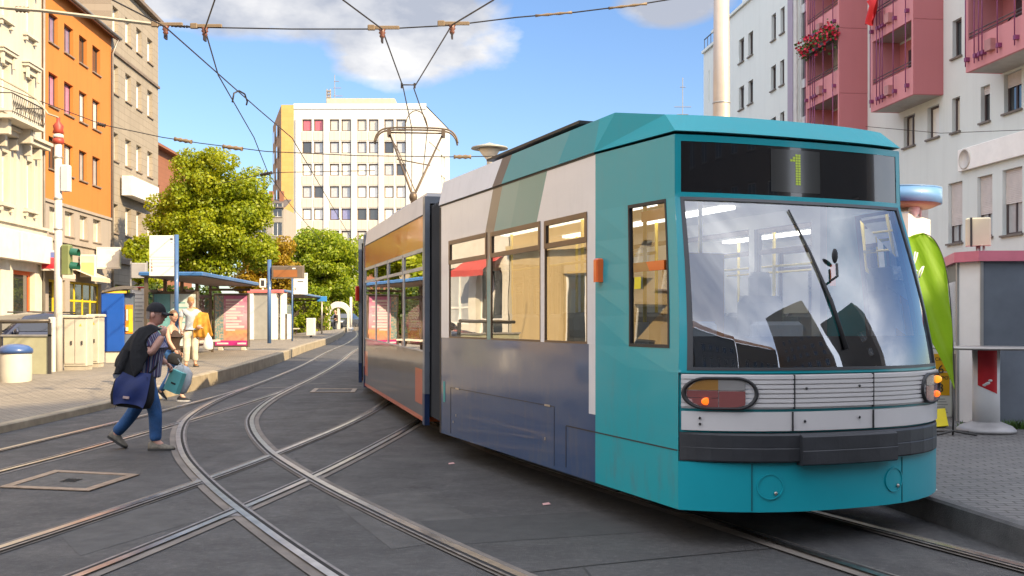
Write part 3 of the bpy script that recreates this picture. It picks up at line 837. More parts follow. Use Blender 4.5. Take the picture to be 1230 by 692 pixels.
# roof equipment
mb = MB(); mb.rings([[(-.80,2.3,ZT-.01),(.80,2.3,ZT-.01),(.80,4.5,ZT-.01),(-.80,4.5,ZT-.01)],[(-.80,2.3,3.33),(.80,2.3,3.33),(.80,4.5,3.33),(-.80,4.5,3.33)],[(-.70,2.4,3.35),(.70,2.4,3.35),(.70,4.4,3.35),(-.70,4.4,3.35)]])
rb = mb.build('roof_unit', M('roof_unit_brown', (0.30,0.25,0.215), 0.55, var=0.2), tram)
mb = MB()
for y in (2.4,3.1,3.8): mb.box(-.812,-.795,y,y+.55,3.24,3.31)
mb.box(-.86,.86,2.2,4.6,3.345,3.372)
mb.build('louvre_panel', RUBBER, rb)
# running gear
def bogie(y, parent, loc=None, rot=None):
    mb = MB(); mb.box(-.95,.95,y-1.1,y+1.1,.16,.5)
    mb.build('bogie', DARKU, parent, loc, rot)
    for yy in (y-.8, y+.8):
        for x in (-.5,.5):
            mb = MB(); T = Matrix.Translation((x,yy,.315)) @ Matrix.Rotation(R(90),4,'Y')
            mb.lathe([(.30,-.06),(.29,.05),(.2,.055),(.08,.06)], 20, mat=T); mb.build('wheel', LIP, parent, loc, rot)
bogie(2.4, tram)
mb = MB(); mb.box(-1.07,1.07,.35,L1-.05,.26,.60); mb.build('underframe', DARKU, tram)

# --- following cars in their own frames
def carframe(X0, Y0, ang, zlift):
    m = TMI @ (Matrix.Translation((X0, Y0, zlift)) @ Matrix.Rotation(ang, 4, 'Z') @ Matrix.Rotation(0.0105, 4, 'X'))
    return m.to_translation(), m.to_euler()
def car(L, X0, Y0, ang, zl, holes, end_wall):
    loc, rot = carframe(X0, Y0, ang, zl)
    mb = MB()
    for sx in (-1,1):
        side_wall(mb, sx*1.15, .27, L-.27, ZB, ZS, holes); reveals(mb, sx*1.15, holes, -sx*.05)
        mb.quad((sx*1.15,.27,ZS),(sx*1.15,L-.27,ZS),(sx*1.11,L-.27,ZT),(sx*1.11,.27,ZT))
        mb.quad((sx*1.15,.27,ZB),(sx*1.15,L-.27,ZB),(sx*1.06,L-.27,ZB),(sx*1.06,.27,ZB))
    mb.quad((-1.11,.27,ZT),(1.11,.27,ZT),(1.11,L-.27,ZT),(-1.11,L-.27,ZT))
    for y in (.27, L-.27):
        for (a,b) in ((-1.15,-.7),(.7,1.15)): mb.quad((a,y,ZB),(b,y,ZB),(b,y,ZS),(a,y,ZS))
        mb.quad((-1.15,y,ZS),(1.15,y,ZS),(1.11,y,ZT),(-1.11,y,ZT))
    if end_wall: mb.quad((-.7,L-.27,ZB),(.7,L-.27,ZB),(.7,L-.27,ZS),(-.7,L-.27,ZS))
    clean(mb.build('following_car_body', PM, tram, loc, rot))
    mb = MB()
    for sx in (-1,1): mb.box(*sorted((sx*1.10,sx*1.154)), .28, L-.28, ZS-.012, ZS+.006)
    mb.box(-1.0,1.0,.5,L-.5,.24,.5)
    mb.build('car_joints', RUBBER, tram, loc, rot)
    for y in (0.12, L-.27):
        mb = MB(); mb.mi = 0
        for sx in (-1,1):
            x0, x1 = sorted((sx*1.165, sx*1.10))
            mb.box(x0,x1,y,y+.15,.62,3.14); mb.mi = 1; mb.box(x0,x1,y,y+.15,.22,.617); mb.mi = 0
        mb.box(-1.10,1.10,y,y+.15,3.05,3.14)
        mb.build('joint_frame', [GREYF, NAVY], tram, loc, rot)
    lining('interior_lining', .3, L-.3, holes, .40, tram, loc, rot)
    windows(holes, tram, loc, rot, fm=M('white_window_frame', (0.45,0.44,0.42), 0.4))
    bogie(L/2, tram, loc, rot)
    return loc, rot
H2 = [(.30,1.98,1.15,2.49),(2.08,3.62,1.15,2.49),(3.72,5.22,1.15,2.49),(5.32,6.88,1.15,2.49)]
A2 = math.atan2(.252, .968)
loc2, rot2 = car(L2, .041, 13.35, A2, .012, H2, False)
H3 = [(.4+1.7*k,1.95+1.7*k,1.15,2.49) for k in range(6)]
A3 = math.atan2(.09, .996)
loc3, rot3 = car(L3, -1.95, 21.0, A3, .10, H3, True)
mb = MB(); mb.bbox(-.04,.04,-.03,.03,0,.30,.015); mb.build('red_marker_light', M('red_marker', (0.6,0.03,0.02), 0.3, coat=1.0), tram, (TMI @ Vector((-3.13,20.9,1.98))), None)
# roof panels and aerial box on the middle car
mb = MB(); mb.bbox(-1.0,-.2,2.6,4.6,3.205,3.30,.03)
mb.build('roof_unit', M('grey_roof_unit', (0.36,0.37,0.40), 0.5), tram, loc2, rot2)
# bellows: folded dark rings between neighbouring frames
def bellows(p0, a0, p1, a1):
    mb = MB(); n = 15; rings = []
    for k in range(n+1):
        t = k/n; c = Vector(p0).lerp(Vector(p1), t); a = lerp(a0, a1, t); q = .0 if k % 2 else .07
        ux = Vector((math.cos(a), math.sin(a), 0)); h = 1.09 - q
        rings.append([c+ux*-h+Vector((0,0,.34)), c+ux*h+Vector((0,0,.34)), c+ux*h+Vector((0,0,3.02-q)), c+ux*-h+Vector((0,0,3.02-q))])
    mb.rings([[TMI @ p for p in r] for r in rings], cap=False)
    mb.build('bellows', M('bellows_rubber', (0.028,0.03,0.034), 0.7, var=0.2), tram)
u1 = Vector((-.371,.928,0)); e1 = Vector((2.222,7.597,0)) + u1*(L1-.02)
u2 = Vector((-.252,.968,0)); f2 = Vector((.041,13.35,.012)); e2 = f2 + u2*(L2-.03) + Vector((0,0,.075))
u3 = Vector((-.09,.996,0)); f3 = Vector((-1.95,21.0,.10))
bellows(e1, TR, f2+u2*.14, A2); bellows(e2-u2*.1, A2, f3+u3*.14, A3)
# pantograph on the third car: single arm, knee forward, wide bow
PB = M('pantograph_brown', (0.13,0.095,0.065), 0.5, 0.5, var=0.2)
c3 = Matrix.LocRotScale(Vector((-1.95,21.0,.10)), Matrix.Rotation(A3,3,'Z').to_quaternion(), None)
def p3(x, y, z): return TMI @ (c3 @ Vector((x, y, z)))
mb = MB()
mb.tube([p3(-.12,2.7,3.32), p3(-.08,.55,4.02)], .035, 8); mb.tube([p3(.12,2.6,3.28), p3(.02,.6,3.95)], .02, 8)
mb.box(-.5,.5,2.2,3.1,ZT,3.34, mat=TMI @ c3)
pant = mb.build('pantograph', PB, tram)
mb = MB()
K = (-.06,.52,4.05); TZ = 5.72
for x in (-.60,.60): mb.tube([p3(*K), p3(x,2.0,TZ-.05)], [.026,.02], 8)
mb.tube([p3(K[0]+.05,K[1],K[2]+.1), p3(-.42,1.7,TZ-.45), p3(-.62,1.95,TZ-.1)], .012, 6)
mb.tube([p3(-.42,1.55,5.0), p3(.30,1.4,4.85)], .014, 6)
mb.ell(p3(*K), (.09,.09,.12), 10, 6)
mb.tube([p3(-.08,.6,3.5), p3(*K)], .03, 6)
mb.build('upper_arm', PB, pant)
mb = MB()
for dy in (-.14,.14):
    prof_ = [(-.92,TZ-.30),(-.88,TZ-.16),(-.78,TZ-.04),(-.62,TZ+.01),(-.3,TZ+.03),(.3,TZ+.03),(.62,TZ+.01),(.78,TZ-.04),(.88,TZ-.16),(.92,TZ-.30)]
    mb.tube([p3(x,2.0+dy,z) for x, z in spline(prof_, 4)], .02, 8)
mb.tube([p3(-.62,2.0,TZ-.06), p3(.62,2.0,TZ-.06)], .018, 8)
for x in (-.6,.6): mb.box(x-.04,x+.04,1.82,2.18,TZ-.14,TZ+.0, mat=TMI @ c3)
mb.tube([p3(.25*math.sin(a),2.0,TZ+.02+.42*max(math.cos(a),0)) for a in [-1.57+.314*k for k in range(11)]], .012, 6)
mb.build('collector_bow', PB, pant)
# ------------------------------------------------------------------ facades
PI = math.pi
FR_DARK = M('dark_window_frame', (0.045,0.042,0.04), 0.5)
FR_WHITE = M('white_window_frame_paint', (0.70,0.68,0.64), 0.5)
FR_BRN = M('brown_window_frame', (0.10,0.065,0.045), 0.5)
PANE = M('dark_pane', (0.03,0.035,0.04), 0.03, var=0, coat=1.0, crough=0.005)
PANE_W = M('pane_white_blind', (0.78,0.74,0.66), 0.35, var=0.06, coat=0.7, crough=0.02)
PANE_P = M('pane_pink_blind', (0.55,0.22,0.36), 0.4, coat=0.8, crough=0.02)
PANE_B = M('pane_violet_blind', (0.20,0.20,0.36), 0.3, coat=1.0, crough=0.02)
PANE_C = M('pane_pale_curtain', (0.50,0.46,0.38), 0.4, coat=0.7, crough=0.02)
PANE_G = M('pane_grey_blind', (0.38,0.39,0.40), 0.4, coat=0.8, crough=0.02)
PANE_R = M('pane_red_blind', (0.55,0.10,0.13), 0.4, coat=0.6)
SILL = M('stone_sill', (0.22,0.17,0.13), 0.7, var=0.2)
SHUT = None

class Facade:
    """local frame: x to the viewer's right along the wall, y into the building, z up"""
    def __init__(s, X0, Y0, dx, dy, z0):
        l = math.hypot(dx, dy); s.P = Vector((X0, Y0)); s.D = Vector((dx/l, dy/l)); s.z0 = z0
        s.rz = math.atan2(s.D.y, s.D.x)
    def d(s, px):
        k = (px-615)/F            # X = k d on the line P + u D
        u = (k*s.P.y - s.P.x)/(s.D.x - k*s.D.y); return s.P.y + u*s.D.y
    def u(s, px):
        k = (px-615)/F; return (k*s.P.y - s.P.x)/(s.D.x - k*s.D.y)
    def z(s, px, py): return EYE + (HY-py)/F*s.d(px) - s.z0
    def rect(s, pl, pr, yt, yb, at=None):
        p = at if at is not None else pl
        return (s.u(pl), s.u(pr), s.z(p, yb), s.z(p, yt))
def wall_grid(mb, x0, x1, z0, z1, holes, y=0.0, rev=0.18):
    xs = sorted({x0, x1, *[min(max(h[0],x0),x1) for h in holes], *[min(max(h[1],x0),x1) for h in holes]})
    zs = sorted({z0, z1, *[h[2] for h in holes], *[h[3] for h in holes]})
    mb.grid(lambda x, z: (x, y, z), xs, zs, lambda x, z: any(h[0] < x < h[1] and h[2] < z < h[3] for h in holes))
    for (a,b,c,d) in holes:
        for p, q in (((a,c),(a,d)),((a,d),(b,d)),((b,d),(b,c)),((b,c),(a,c))):
            mb.quad((p[0],y,p[1]),(q[0],y,q[1]),(q[0],y+rev,q[1]),(p[0],y+rev,p[1]))
_wcache = {}
def window(root, h, rev=0.18, frame=FR_DARK, pane=PANE, mull=1, bar=0, sill=True, fw=0.06, shutter=0.0, sillmat=None, tilt=0.0):
    w, hh = h[1]-h[0], h[3]-h[2]
    key = (round(w,2), round(hh,2), rev, frame.name, pane.name, mull, bar, sill, round(shutter,2), (sillmat or SILL).name, tilt)
    if key not in _wcache:
        mb = MB(); y0, y1 = rev-.05, rev+.01
        mb.box(0,fw,y0,y1,0,hh); mb.box(w-fw,w,y0,y1,0,hh); mb.box(fw,w-fw,y0,y1,0,fw); mb.box(fw,w-fw,y0,y1,hh-fw,hh)
        for k in range(1, mull+1):
            x = w*k/(mull+1); mb.box(x-fw*.5,x+fw*.5,y0+.004,y1-.004,fw,hh-fw)
        if bar: mb.box(fw,w-fw,y0+.006,y1-.006,hh*bar-fw*.4,hh*bar+fw*.4)
        if sill:
            mb.mi = 1; mb.box(-.07,w+.07,-.09,rev,-.07,-.003)
        if shutter:
            mb.mi = 2; n = max(int(hh*shutter/.06), 1)
            for k in range(n):
                z1 = hh-.01-k*hh*shutter/n; z0 = z1-hh*shutter/n
                mb.poly([(.01,y0-.03,z0),(w-.01,y0-.03,z0),(w-.01,y0-.012,z1),(.01,y0-.012,z1)])
                mb.poly([(.01,y0-.012,z0),(w-.01,y0-.012,z0),(w-.01,y0-.03,z0),(.01,y0-.03,z0)])
        me = mb.mesh('window', [frame, sillmat or SILL, SHUTTER])
        mp = MB(); mp.quad((fw*.5,rev-.012,fw*.5),(w-fw*.5,rev-.012,fw*.5),(w-fw*.5,rev-.012-tilt,hh-fw*.5),(fw*.5,rev-.012-tilt,hh-fw*.5))
        _wcache[key] = (me, mp.mesh('pane', pane))
    me, mp = _wcache[key]
    o = bpy.data.objects.new('window', me); COL.objects.link(o); o.parent = root; o.location = (h[0], 0, h[2])
    p = bpy.data.objects.new('pane', mp); COL.objects.link(p); p.parent = o
    return o
SHUTTER = M('roller_shutter', (0.60,0.55,0.52), 0.6, var=0.1)
def shell(root, x0, x1, z1, depth, wallm, roofm=None, z0=0.0, name='side_wall'):
    """side, back walls and roof behind a facade"""
    mb = MB()
    mb.quad((x0,0,z0),(x0,0,z1),(x0,depth,z1),(x0,depth,z0)); mb.quad((x1,0,z0),(x1,depth,z0),(x1,depth,z1),(x1,0,z1))
    mb.quad((x0,depth,z0),(x0,depth,z1),(x1,depth,z1),(x1,depth,z0))
    mb.mi = 1; mb.quad((x0,0,z1),(x1,0,z1),(x1,depth,z1),(x0,depth,z1))
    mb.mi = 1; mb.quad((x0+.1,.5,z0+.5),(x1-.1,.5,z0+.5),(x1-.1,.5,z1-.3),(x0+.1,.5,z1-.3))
    return mb.build(name, [wallm, roofm or ROOFM], root)
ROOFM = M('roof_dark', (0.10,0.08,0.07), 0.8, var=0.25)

def plaster(name, col, streak=0.35, grid=None, spot=0.2):
    m, t, p = newmat(name)
    x, y, z = t.xyz(); v = t.vec(x, y, z)
    n = t.noise(0.6, 6, 0.6, v=v, dist=0.4); s_ = t.noise(1.0, 5, 0.6, v=t.vec(x*2.4, y*2.4, z*0.13)); f = t.noise(22, 4, 0.6, v=v)
    c = t.mix(t.mapr(n, 0.35, 0.7)*spot, col, tuple(k*0.72 for k in col))
    c = t.mix(t.mapr(s_, 0.5, 0.72)*streak, c, tuple(k*0.58 for k in col))
    c = t.mix(t.mapr(f, 0.5, 0.8)*0.12, c, tuple(min(k*1.25,1) for k in col))
    if grid:
        gx, gz, gc = grid
        lz = ((z/gz).fract() < 0.03/gz); 
        row = t.math('FLOOR', z/gz); lx = (((x/gx) + row*0.5).fract() < 0.025/gx)
        c = t.mix(t.math('MAXIMUM', lz, lx)*0.6, c, gc)
        pn = t.noise(1.0, 0, 0, v=t.vec(t.math('FLOOR', (x/gx) + row*0.5)*3.7, 0.3, row*5.1))
        c = t.mix(t.mapr(pn, 0.4, 0.6)*0.35, c, tuple(k*0.8 for k in col))
    t.put(p.inputs['Base Color'], c); p.inputs['Roughness'].default_value = 0.85
    t.put(p.inputs['Normal'], t.bump(f, 0.15, 0.01))
    return m
W_CREAM = plaster('cream_stucco', (0.52,0.48,0.40), 0.45); W_CREAM2 = plaster('cream_mouldings', (0.57,0.52,0.43), 0.4)
W_ORANGE = plaster('orange_render', (0.54,0.185,0.036), 0.25); W_GREY = plaster('grey_render', (0.36,0.31,0.265))
W_TILE = plaster('beige_cladding', (0.315,0.27,0.21), 0.4, (1.2,0.42,(0.13,0.10,0.07)))
W_TOWER = plaster('tower_white_render', (0.62,0.60,0.55), 0.22); W_TOWER_SP = plaster('tower_spandrel', (0.60,0.54,0.43), 0.5, (0.9,1.6,(0.34,0.28,0.2)))
W_YELLOW = plaster('tower_yellow_cladding', (0.56,0.34,0.11), 0.1, (1.0,0.6,(0.5,0.28,0.03)))
W_BRICK = plaster('red_brown_brick', (0.27,0.11,0.06), 0.2, (0.8,0.35,(0.18,0.08,0.05)))
W_RIGHT = plaster('grey_white_render', (0.66,0.71,0.69), 0.14, spot=0.15); W_PINK = plaster('pink_render', (0.50,0.175,0.185), 0.1, spot=0.15); W_PINK2 = plaster('light_pink_render', (0.62,0.26,0.275), 0.1)
W_LILAC = plaster('lilac_render', (0.34,0.30,0.38), 0.1)

# left row: VP at px 548, facade line |X| = 19.88/(k-.054)
LD = Vector((-.054, 1)); XB = -22.6 + .054*50.4
def leftf(px0):
    k = (615-px0)/F; d = 19.88/(k-.054); return -(22.6+.054*(d-50.4)), d
GL = zg(52) + .12

# --- orange house -----------------------------------------------------
x0, y0 = leftf(50)
fo = Facade(x0, y0, -.054, 1, GL)
W = fo.u(133.5)
r = thing('orange_house', 'orange rendered house with grey lower storeys and shop awnings', 'building', (x0, y0, GL), fo.rz)
cols = [(58.3,69.5),(77,88),(95,104.3),(111,120.3)]
rows = [(15.27-GL,16.72-GL),(12.17-GL,13.79-GL),(9.07-GL,10.65-GL)]
panes = [[PANE_B,PANE_B,PANE,PANE],[PANE_P,PANE_P,PANE_W,PANE_W],[PANE,PANE_W,PANE_G,PANE_G]]
ho = [(fo.u(a),fo.u(b),lo,hi) for (lo,hi) in rows for (a,b) in cols]
ev = 18.0-GL; zo = 7.45-GL
mb = MB(); wall_grid(mb, 0, W, zo, ev, ho, 0, .22); mb.build('wall', W_ORANGE, r)
hg = [(fo.u(a),fo.u(b),5.95-GL,7.2-GL) for a, b in cols]
shop = [(fo.u(57.5),fo.u(77.5),.1,3.1),(fo.u(83),fo.u(121),.9,3.1)]
mb = MB(); wall_grid(mb, 0, W, 0, zo-.003, hg+shop, -.04, .22); mb.box(-.02,W+.02,-.14,-.045,5.55-GL,5.72-GL); mb.box(-.02,W+.02,-.12,.0,zo-.06,zo+.08); mb.build('lower_wall', W_GREY, r)
for i, h in enumerate(ho): window(r, h, .22, FR_DARK if i > 3 else FR_BRN, panes[i//4][i%4], mull=1)
for h in hg: window(r, h, .2, FR_WHITE, PANE_C, mull=0)
FR_YEL = M('yellow_shop_frame', (0.78,0.55,0.02), 0.5)
window(r, shop[0], .2, FR_YEL, PANE, mull=1, sill=False, fw=.12); window(r, shop[1], .2, FR_YEL, M('shop_pane', (0.10,0.10,0.09), 0.05, coat=1.0), mull=3, bar=.55, sill=False, fw=.12)
mb = MB()
mb.quad((-.2,-.45,ev-.1),(W+.2,-.45,ev-.1),(W+.2,5,ev+3.6),(-.2,5,ev+3.6)); mb.quad((-.2,-.45,ev-.25),(W+.2,-.45,ev-.25),(W+.2,-.45,ev-.1),(-.2,-.45,ev-.1))
mb.quad((-.2,-.45,ev-.25),(-.2,0,ev-.02),(W+.2,0,ev-.02),(W+.2,-.45,ev-.25)); mb.quad((-.2,5,ev+3.6),(W+.2,5,ev+3.6),(W+.2,10,ev),(-.2,10,ev))
rf = mb.build('roof', M('orange_house_eaves', (0.20,0.10,0.065), 0.7, var=0.2), r)
mb = MB(); mb.tube([(-.2,-.5,ev-.1),(W+.2,-.5,ev-.1)], .08, 8); mb.tube([(W-.1,-.45,ev-.15),(W-.08,-.12,ev-1.0),(W-.08,-.12,.2)], .06, 8); mb.build('gutter', M('zinc_gutter', (0.26,0.24,0.22), 0.5, 0.5), rf)
shell(r, 0, W, ev-.02, 10, W_GREY)
# awnings
AWN = M('awning_cloth', (0.62,0.52,0.40), 0.8, var=0.2, vs=6)
for (a, b) in ((44,66),(86,110)):
    u0, u1 = fo.u(a), fo.u(b)
    mb = MB(); mb.quad((u0,-.05,3.75),(u1,-.05,3.75),(u1,-1.0,3.35),(u0,-1.0,3.35)); mb.quad((u0,-1.0,3.35),(u1,-1.0,3.35),(u1,-1.0,3.12),(u0,-1.0,3.12)); mb.box(u0,u1,-.2,-.05,3.68,3.85); mb.build('awning', AWN, r)
# --- signs on the orange house (each its own thing)
def box_sign(px0, px1, yt, yb, fac, col, label, prot=.9, emit=0.0, col2=None):
    pc = (px0+px1)/2 - (prot*.5+.15)*F/fac.d((px0+px1)/2); u = fac.u(pc); z0, z1 = fac.z(pc, yb), fac.z(pc, yt)
    base = Vector((fac.P.x+fac.D.x*u, fac.P.y+fac.D.y*u, fac.z0+z0))
    s = thing('box_sign', label, 'sign', base, fac.rz)
    mb = MB(); mb.bbox(-.12,.12,-prot-.15,-.15,0,z1-z0,.03); mb.build('case', M('sign_case_white', (0.66,0.62,0.55), 0.5), s)
    for sgn in (-1, 1):
        mb = MB(); x = sgn*.124
        n = 6
        for k in range(n):
            za, zb_ = .08+(z1-z0-.16)*k/n, .08+(z1-z0-.16)*(k+1)/n
            mb.mi = 0 if k < n*.55 else 1
            mb.quad((x,-prot-.08,za),(x,-.22,za),(x,-.22,zb_),(x,-prot-.08,zb_))
        mb.build('sign_face', [M('sign_face_lower', col, 0.35, coat=0.5), M('sign_face_upper', col2 or col, 0.35, coat=0.5)], s)
    mb = MB(); mb.box(-.03,.03,-.16,.0,.2,.26); mb.box(-.03,.03,-.16,.0,z1-z0-.3,z1-z0-.24); mb.build('bracket', FR_DARK, s)
    return s
box_sign(56, 67, 301, 325, fo, (0.62,0.03,0.05), 'red and blue box sign on the grey wall beside the tall pole', 1.0, col2=(0.10,0.13,0.36))
box_sign(98, 113, 306, 333, fo, (0.62,0.47,0.20), 'pale yellow box sign hanging above the yellow framed shop window', 0.8, col2=(0.70,0.62,0.42))
box_sign(121, 138, 297, 323, fo, (0.80,0.77,0.70), 'white wedge box sign with green edge at the corner of the grey wall', 1.3)
# --- cream ornate house ------------------------------------------------
xn, yn = -(22.6+.054*(33-50.4)), 33.0
fc = Facade(xn, yn, -.054, 1, GL)
W = fc.u(49.9); r = thing('cream_house', 'ornate cream stucco house with pilasters, balcony and ground floor shop', 'building', (xn, yn, GL), fc.rz)
colsu = [(fc.u(30.5)+k*2.62*-1, fc.u(38.7)+k*2.62*-1) for k in range(5)]
rowsz = [(14.96-GL,16.9-GL),(10.93-GL,12.9-GL),(6.85-GL,9.05-GL)]
hc = [(a,b,lo,hi) for (lo,hi) in rowsz for (a,b) in colsu if a > .3]
ev = 18.6-GL
mb = MB(); wall_grid(mb, 0, W, 5.9-GL, ev, hc, 0, .25); mb.build('wall', W_CREAM, r)
for i, h in enumerate(hc): window(r, h, .25, FR_WHITE, PANE_C if i % 3 else PANE_W, mull=1, bar=.62, sill=False)
mb = MB()
for (a, b) in colsu:
    if a < .3: continue
    for (lo, hi), ped in zip(rowsz, (0,1,2)):
        for s in (a-.16, b+.02): mb.box(s, s+.14, -.07, .0, lo-.05, hi+.1)          # moulded surrounds
        mb.box(a-.3, b+.3, -.22, .0, lo-.22, lo-.08); mb.box(a-.22, a-.06, -.16, -.0, lo-.42, lo-.225); mb.box(b+.06, b+.22, -.16, -.0, lo-.42, lo-.225)
        if ped < 2:
            mb.box(a-.36, b+.36, -.30, .0, hi+.42, hi+.56); mb.box(a-.26, b+.26, -.14, 0, hi+.14, hi+.415); mb.box(a-.42,b+.42,-.36,0,hi+.563,hi+.63)
            for s in (a-.28, b+.10): mb.box(s, s+.18, -.24, -.145, hi-.1, hi+.415)
        else:
            for s in (a-.30, b+.10): mb.box(s, s+.2, -.34, 0, hi+.15, hi+.62)
for (a, b) in colsu:                                                              # pilasters on the first floor
    c = b+.65
    if c < W-.2 and a > 1: mb.box(c, c+.35, -.09, 0, 6.0-GL, 9.7-GL)
mb.box(-.1, W+.02, -.42, 0, 9.75-GL, 9.95-GL); mb.box(-.1, W+.03, -.55, 0, 9.953-GL, 10.1-GL)
mb.box(-.1, W+.02, -.25, 0, 5.55-GL, 5.897-GL); mb.box(-.1, W+.02, -.38, 0, 5.90-GL, 6.02-GL)
mb.box(-.1, W+.05, -.5, 0, ev-.35, ev); mb.build('mouldings', W_CREAM2, r)
shop = [(fc.u(15),fc.u(41),.15,3.35),(fc.u(-30),fc.u(0),.15,3.35),(.5,2.1,.2,3.2),(2.7,4.4,.9,3.3),(5.0,6.6,.2,3.2),(7.1,8.6,.9,3.3)]
mb = MB(); wall_grid(mb, 0, W, 0, 5.55-GL, shop, -.03, .3); mb.build('shop_wall', M('shop_wall_white', (0.62,0.58,0.49), 0.7, var=.1), r)
FR_RED = M('orange_red_shop_frame', (0.70,0.13,0.03), 0.5)
window(r, shop[0], .25, FR_RED, PANE, mull=0, bar=.0, sill=False, fw=.18); window(r, shop[1], .25, FR_RED, PANE, mull=1, sill=False, fw=.18)
for h in shop[2:]: window(r, h, .25, FR_WHITE, PANE_G if h[2] > .5 else PANE, mull=1, bar=.3, sill=False, fw=.1)
mb = MB()
for a in (.3, 4.8): mb.quad((a,-.05,3.7),(a+2.1,-.05,3.7),(a+2.1,-1.1,3.1),(a,-1.1,3.1)); mb.quad((a,-1.1,3.1),(a+2.1,-1.1,3.1),(a+2.1,-1.1,2.85),(a,-1.1,2.85))
mb.build('awning', M('awning_red', (0.45,0.05,0.04), .8), r)
mb = MB(); mb.box(fc.u(17),fc.u(29),.16,.2,.4,1.25); mb.build('shop_poster', M('shop_poster_pale', (0.70,0.60,0.5), 0.7), r)
mb = MB(); mb.bbox(fc.u(9), fc.u(47.5), -.62, -.04, 3.75, 5.02, .03); mb.bbox(fc.u(-40), fc.u(6), -.62, -.04, 3.75, 5.02, .03); mb.build('fascia_sign', M('fascia_white', (0.70,0.66,0.58), 0.55, var=.08), r)
# iron balcony
bx1 = fc.u(20); bx0 = bx1-3.4; bz = 10.15-GL
mb = MB(); mb.box(bx0,bx1,-1.25,-.0,bz+.0,bz+.16); mb.box(bx0+.4,bx0+.7,-.9,0,bz-.6,bz-.0); mb.box(bx1-.7,bx1-.4,-.9,0,bz-.6,bz-.0)
bal = mb.build('balcony', W_CREAM2, r)
mb = MB(); mb.tube([(bx0+.05,0,bz+1.05),(bx0+.05,-1.2,bz+1.05),(bx1-.05,-1.2,bz+1.05),(bx1-.05,0,bz+1.05)], .03, 6)
mb.tube([(bx0+.05,0,bz+.28),(bx0+.05,-1.2,bz+.28),(bx1-.05,-1.2,bz+.28),(bx1-.05,0,bz+.28)], .02, 6)
for k in range(17):
    x = bx0+.05+(bx1-bx0-.1)*k/16
    mb.tube([(x,-1.2,bz+.16),(x+.03,-1.27,bz+.5),(x,-1.2,bz+1.05)], .014, 5)
    if k < 16: mb.tube([(x+.1+.08*math.cos(a),-1.22,bz+.62+.13*math.sin(a)) for a in [q*PI/4 for q in range(9)]], .012, 4)
for k in range(6): mb.tube([(bx1-.05,-1.2+k*.2,bz+.16),(bx1-.05,-1.2+k*.2,bz+1.05)], .014, 5)
mb.build('iron_railing', M('wrought_iron', (0.05,0.045,0.04), 0.6), bal)
shell(r, 0, W, ev-.02, 10, W_CREAM)
mb = MB(); mb.quad((0,-.4,ev+.0),(W,-.4,ev+.0),(W,4,ev+4),(0,4,ev+4)); mb.build('roof', ROOFM, r)
mb = MB(); mb.tube([(W+.0,-.12,ev-.3),(W+.0,-.12,.2)], .06, 8); mb.build('drainpipe', M('drainpipe_zinc', (0.32,0.29,0.26), 0.5, 0.4), r)
# --- beige clad block ---------------------------------------------------
x0, y0 = leftf(133.5); fb = Facade(x0, y0, -.054, 1, GL)
W = fb.u(190); r = thing('beige_block', 'beige clad apartment block with white blinds and blank box sign', 'building', (x0, y0, GL), fb.rz)
colp = [(135.3,142),(150.5,157.5),(163.8,170),(177,183.2)]
zr = [(18.35,19.9),(14.85,16.55),(10.95,12.6),(6.75,8.45)]
hb = [(fb.u(a),fb.u(b),lo-GL,hi-GL) for lo, hi in zr for a, b in colp]
ev = 21.4-GL
shopb = [(fb.u(138),fb.u(160),.1,3.2),(fb.u(164),fb.u(186),.1,3.2)]
mb = MB(); wall_grid(mb, 0, W, 0, ev, hb+shopb, 0, .3); mb.build('wall', W_TILE, r)
for h in hb: window(r, h, .28, FR_WHITE, PANE_W, mull=0, sill=True)
for h in shopb: window(r, h, .28, FR_DARK, PANE, mull=1, sill=False)
CORN = M('block_cornice', (0.17,0.13,0.10), 0.7, var=.2)
for q in ((-.05,W+.1,-.35,0,ev,ev+.22),(-.05,W+.05,-.12,0,17.1-GL,17.25-GL),(-.05,W+.05,-.18,0,5.0-GL,5.3-GL)):
    mb = MB(); mb.box(*q); mb.build('cornice', CORN, r)
shell(r, 0, W, ev, 12, W_TILE)
mb = MB(); hs = [(fb.u(150),fb.u(163),ev+.9,ev+2.6),(fb.u(170),fb.u(184),ev+.9,ev+2.6)]; wall_grid(mb, 0, W, ev+.02, ev+3.2, hs, .9, .2); mb.quad((W,.9,ev+.02),(W,9,ev+.02),(W,9,ev+3.2),(W,.9,ev+3.2)); mb.build('attic_wall', W_TILE, r)
for h in hs:
    o = window(r, h, .2, FR_WHITE, PANE, mull=1); o.location.y = .9
s = thing('box_sign', 'long blank white box sign on the beige clad wall', 'sign', (x0+fb.D.x*fb.u(161), y0+fb.D.y*fb.u(161), GL+fb.z(161,241)), fb.rz)
hw = (fb.u(178)-fb.u(145))/2
mb = MB(); mb.bbox(-hw,hw,-.75,-.1,0,1.15,.03); mb.build('case', M('blank_sign_white', (0.74,0.71,0.66), 0.5), s)
mb = MB(); mb.box(-hw+.3,-hw+.4,-.1,0,.4,.5); mb.box(hw-.4,hw-.3,-.1,0,.4,.5); mb.build('bracket', FR_DARK, s)
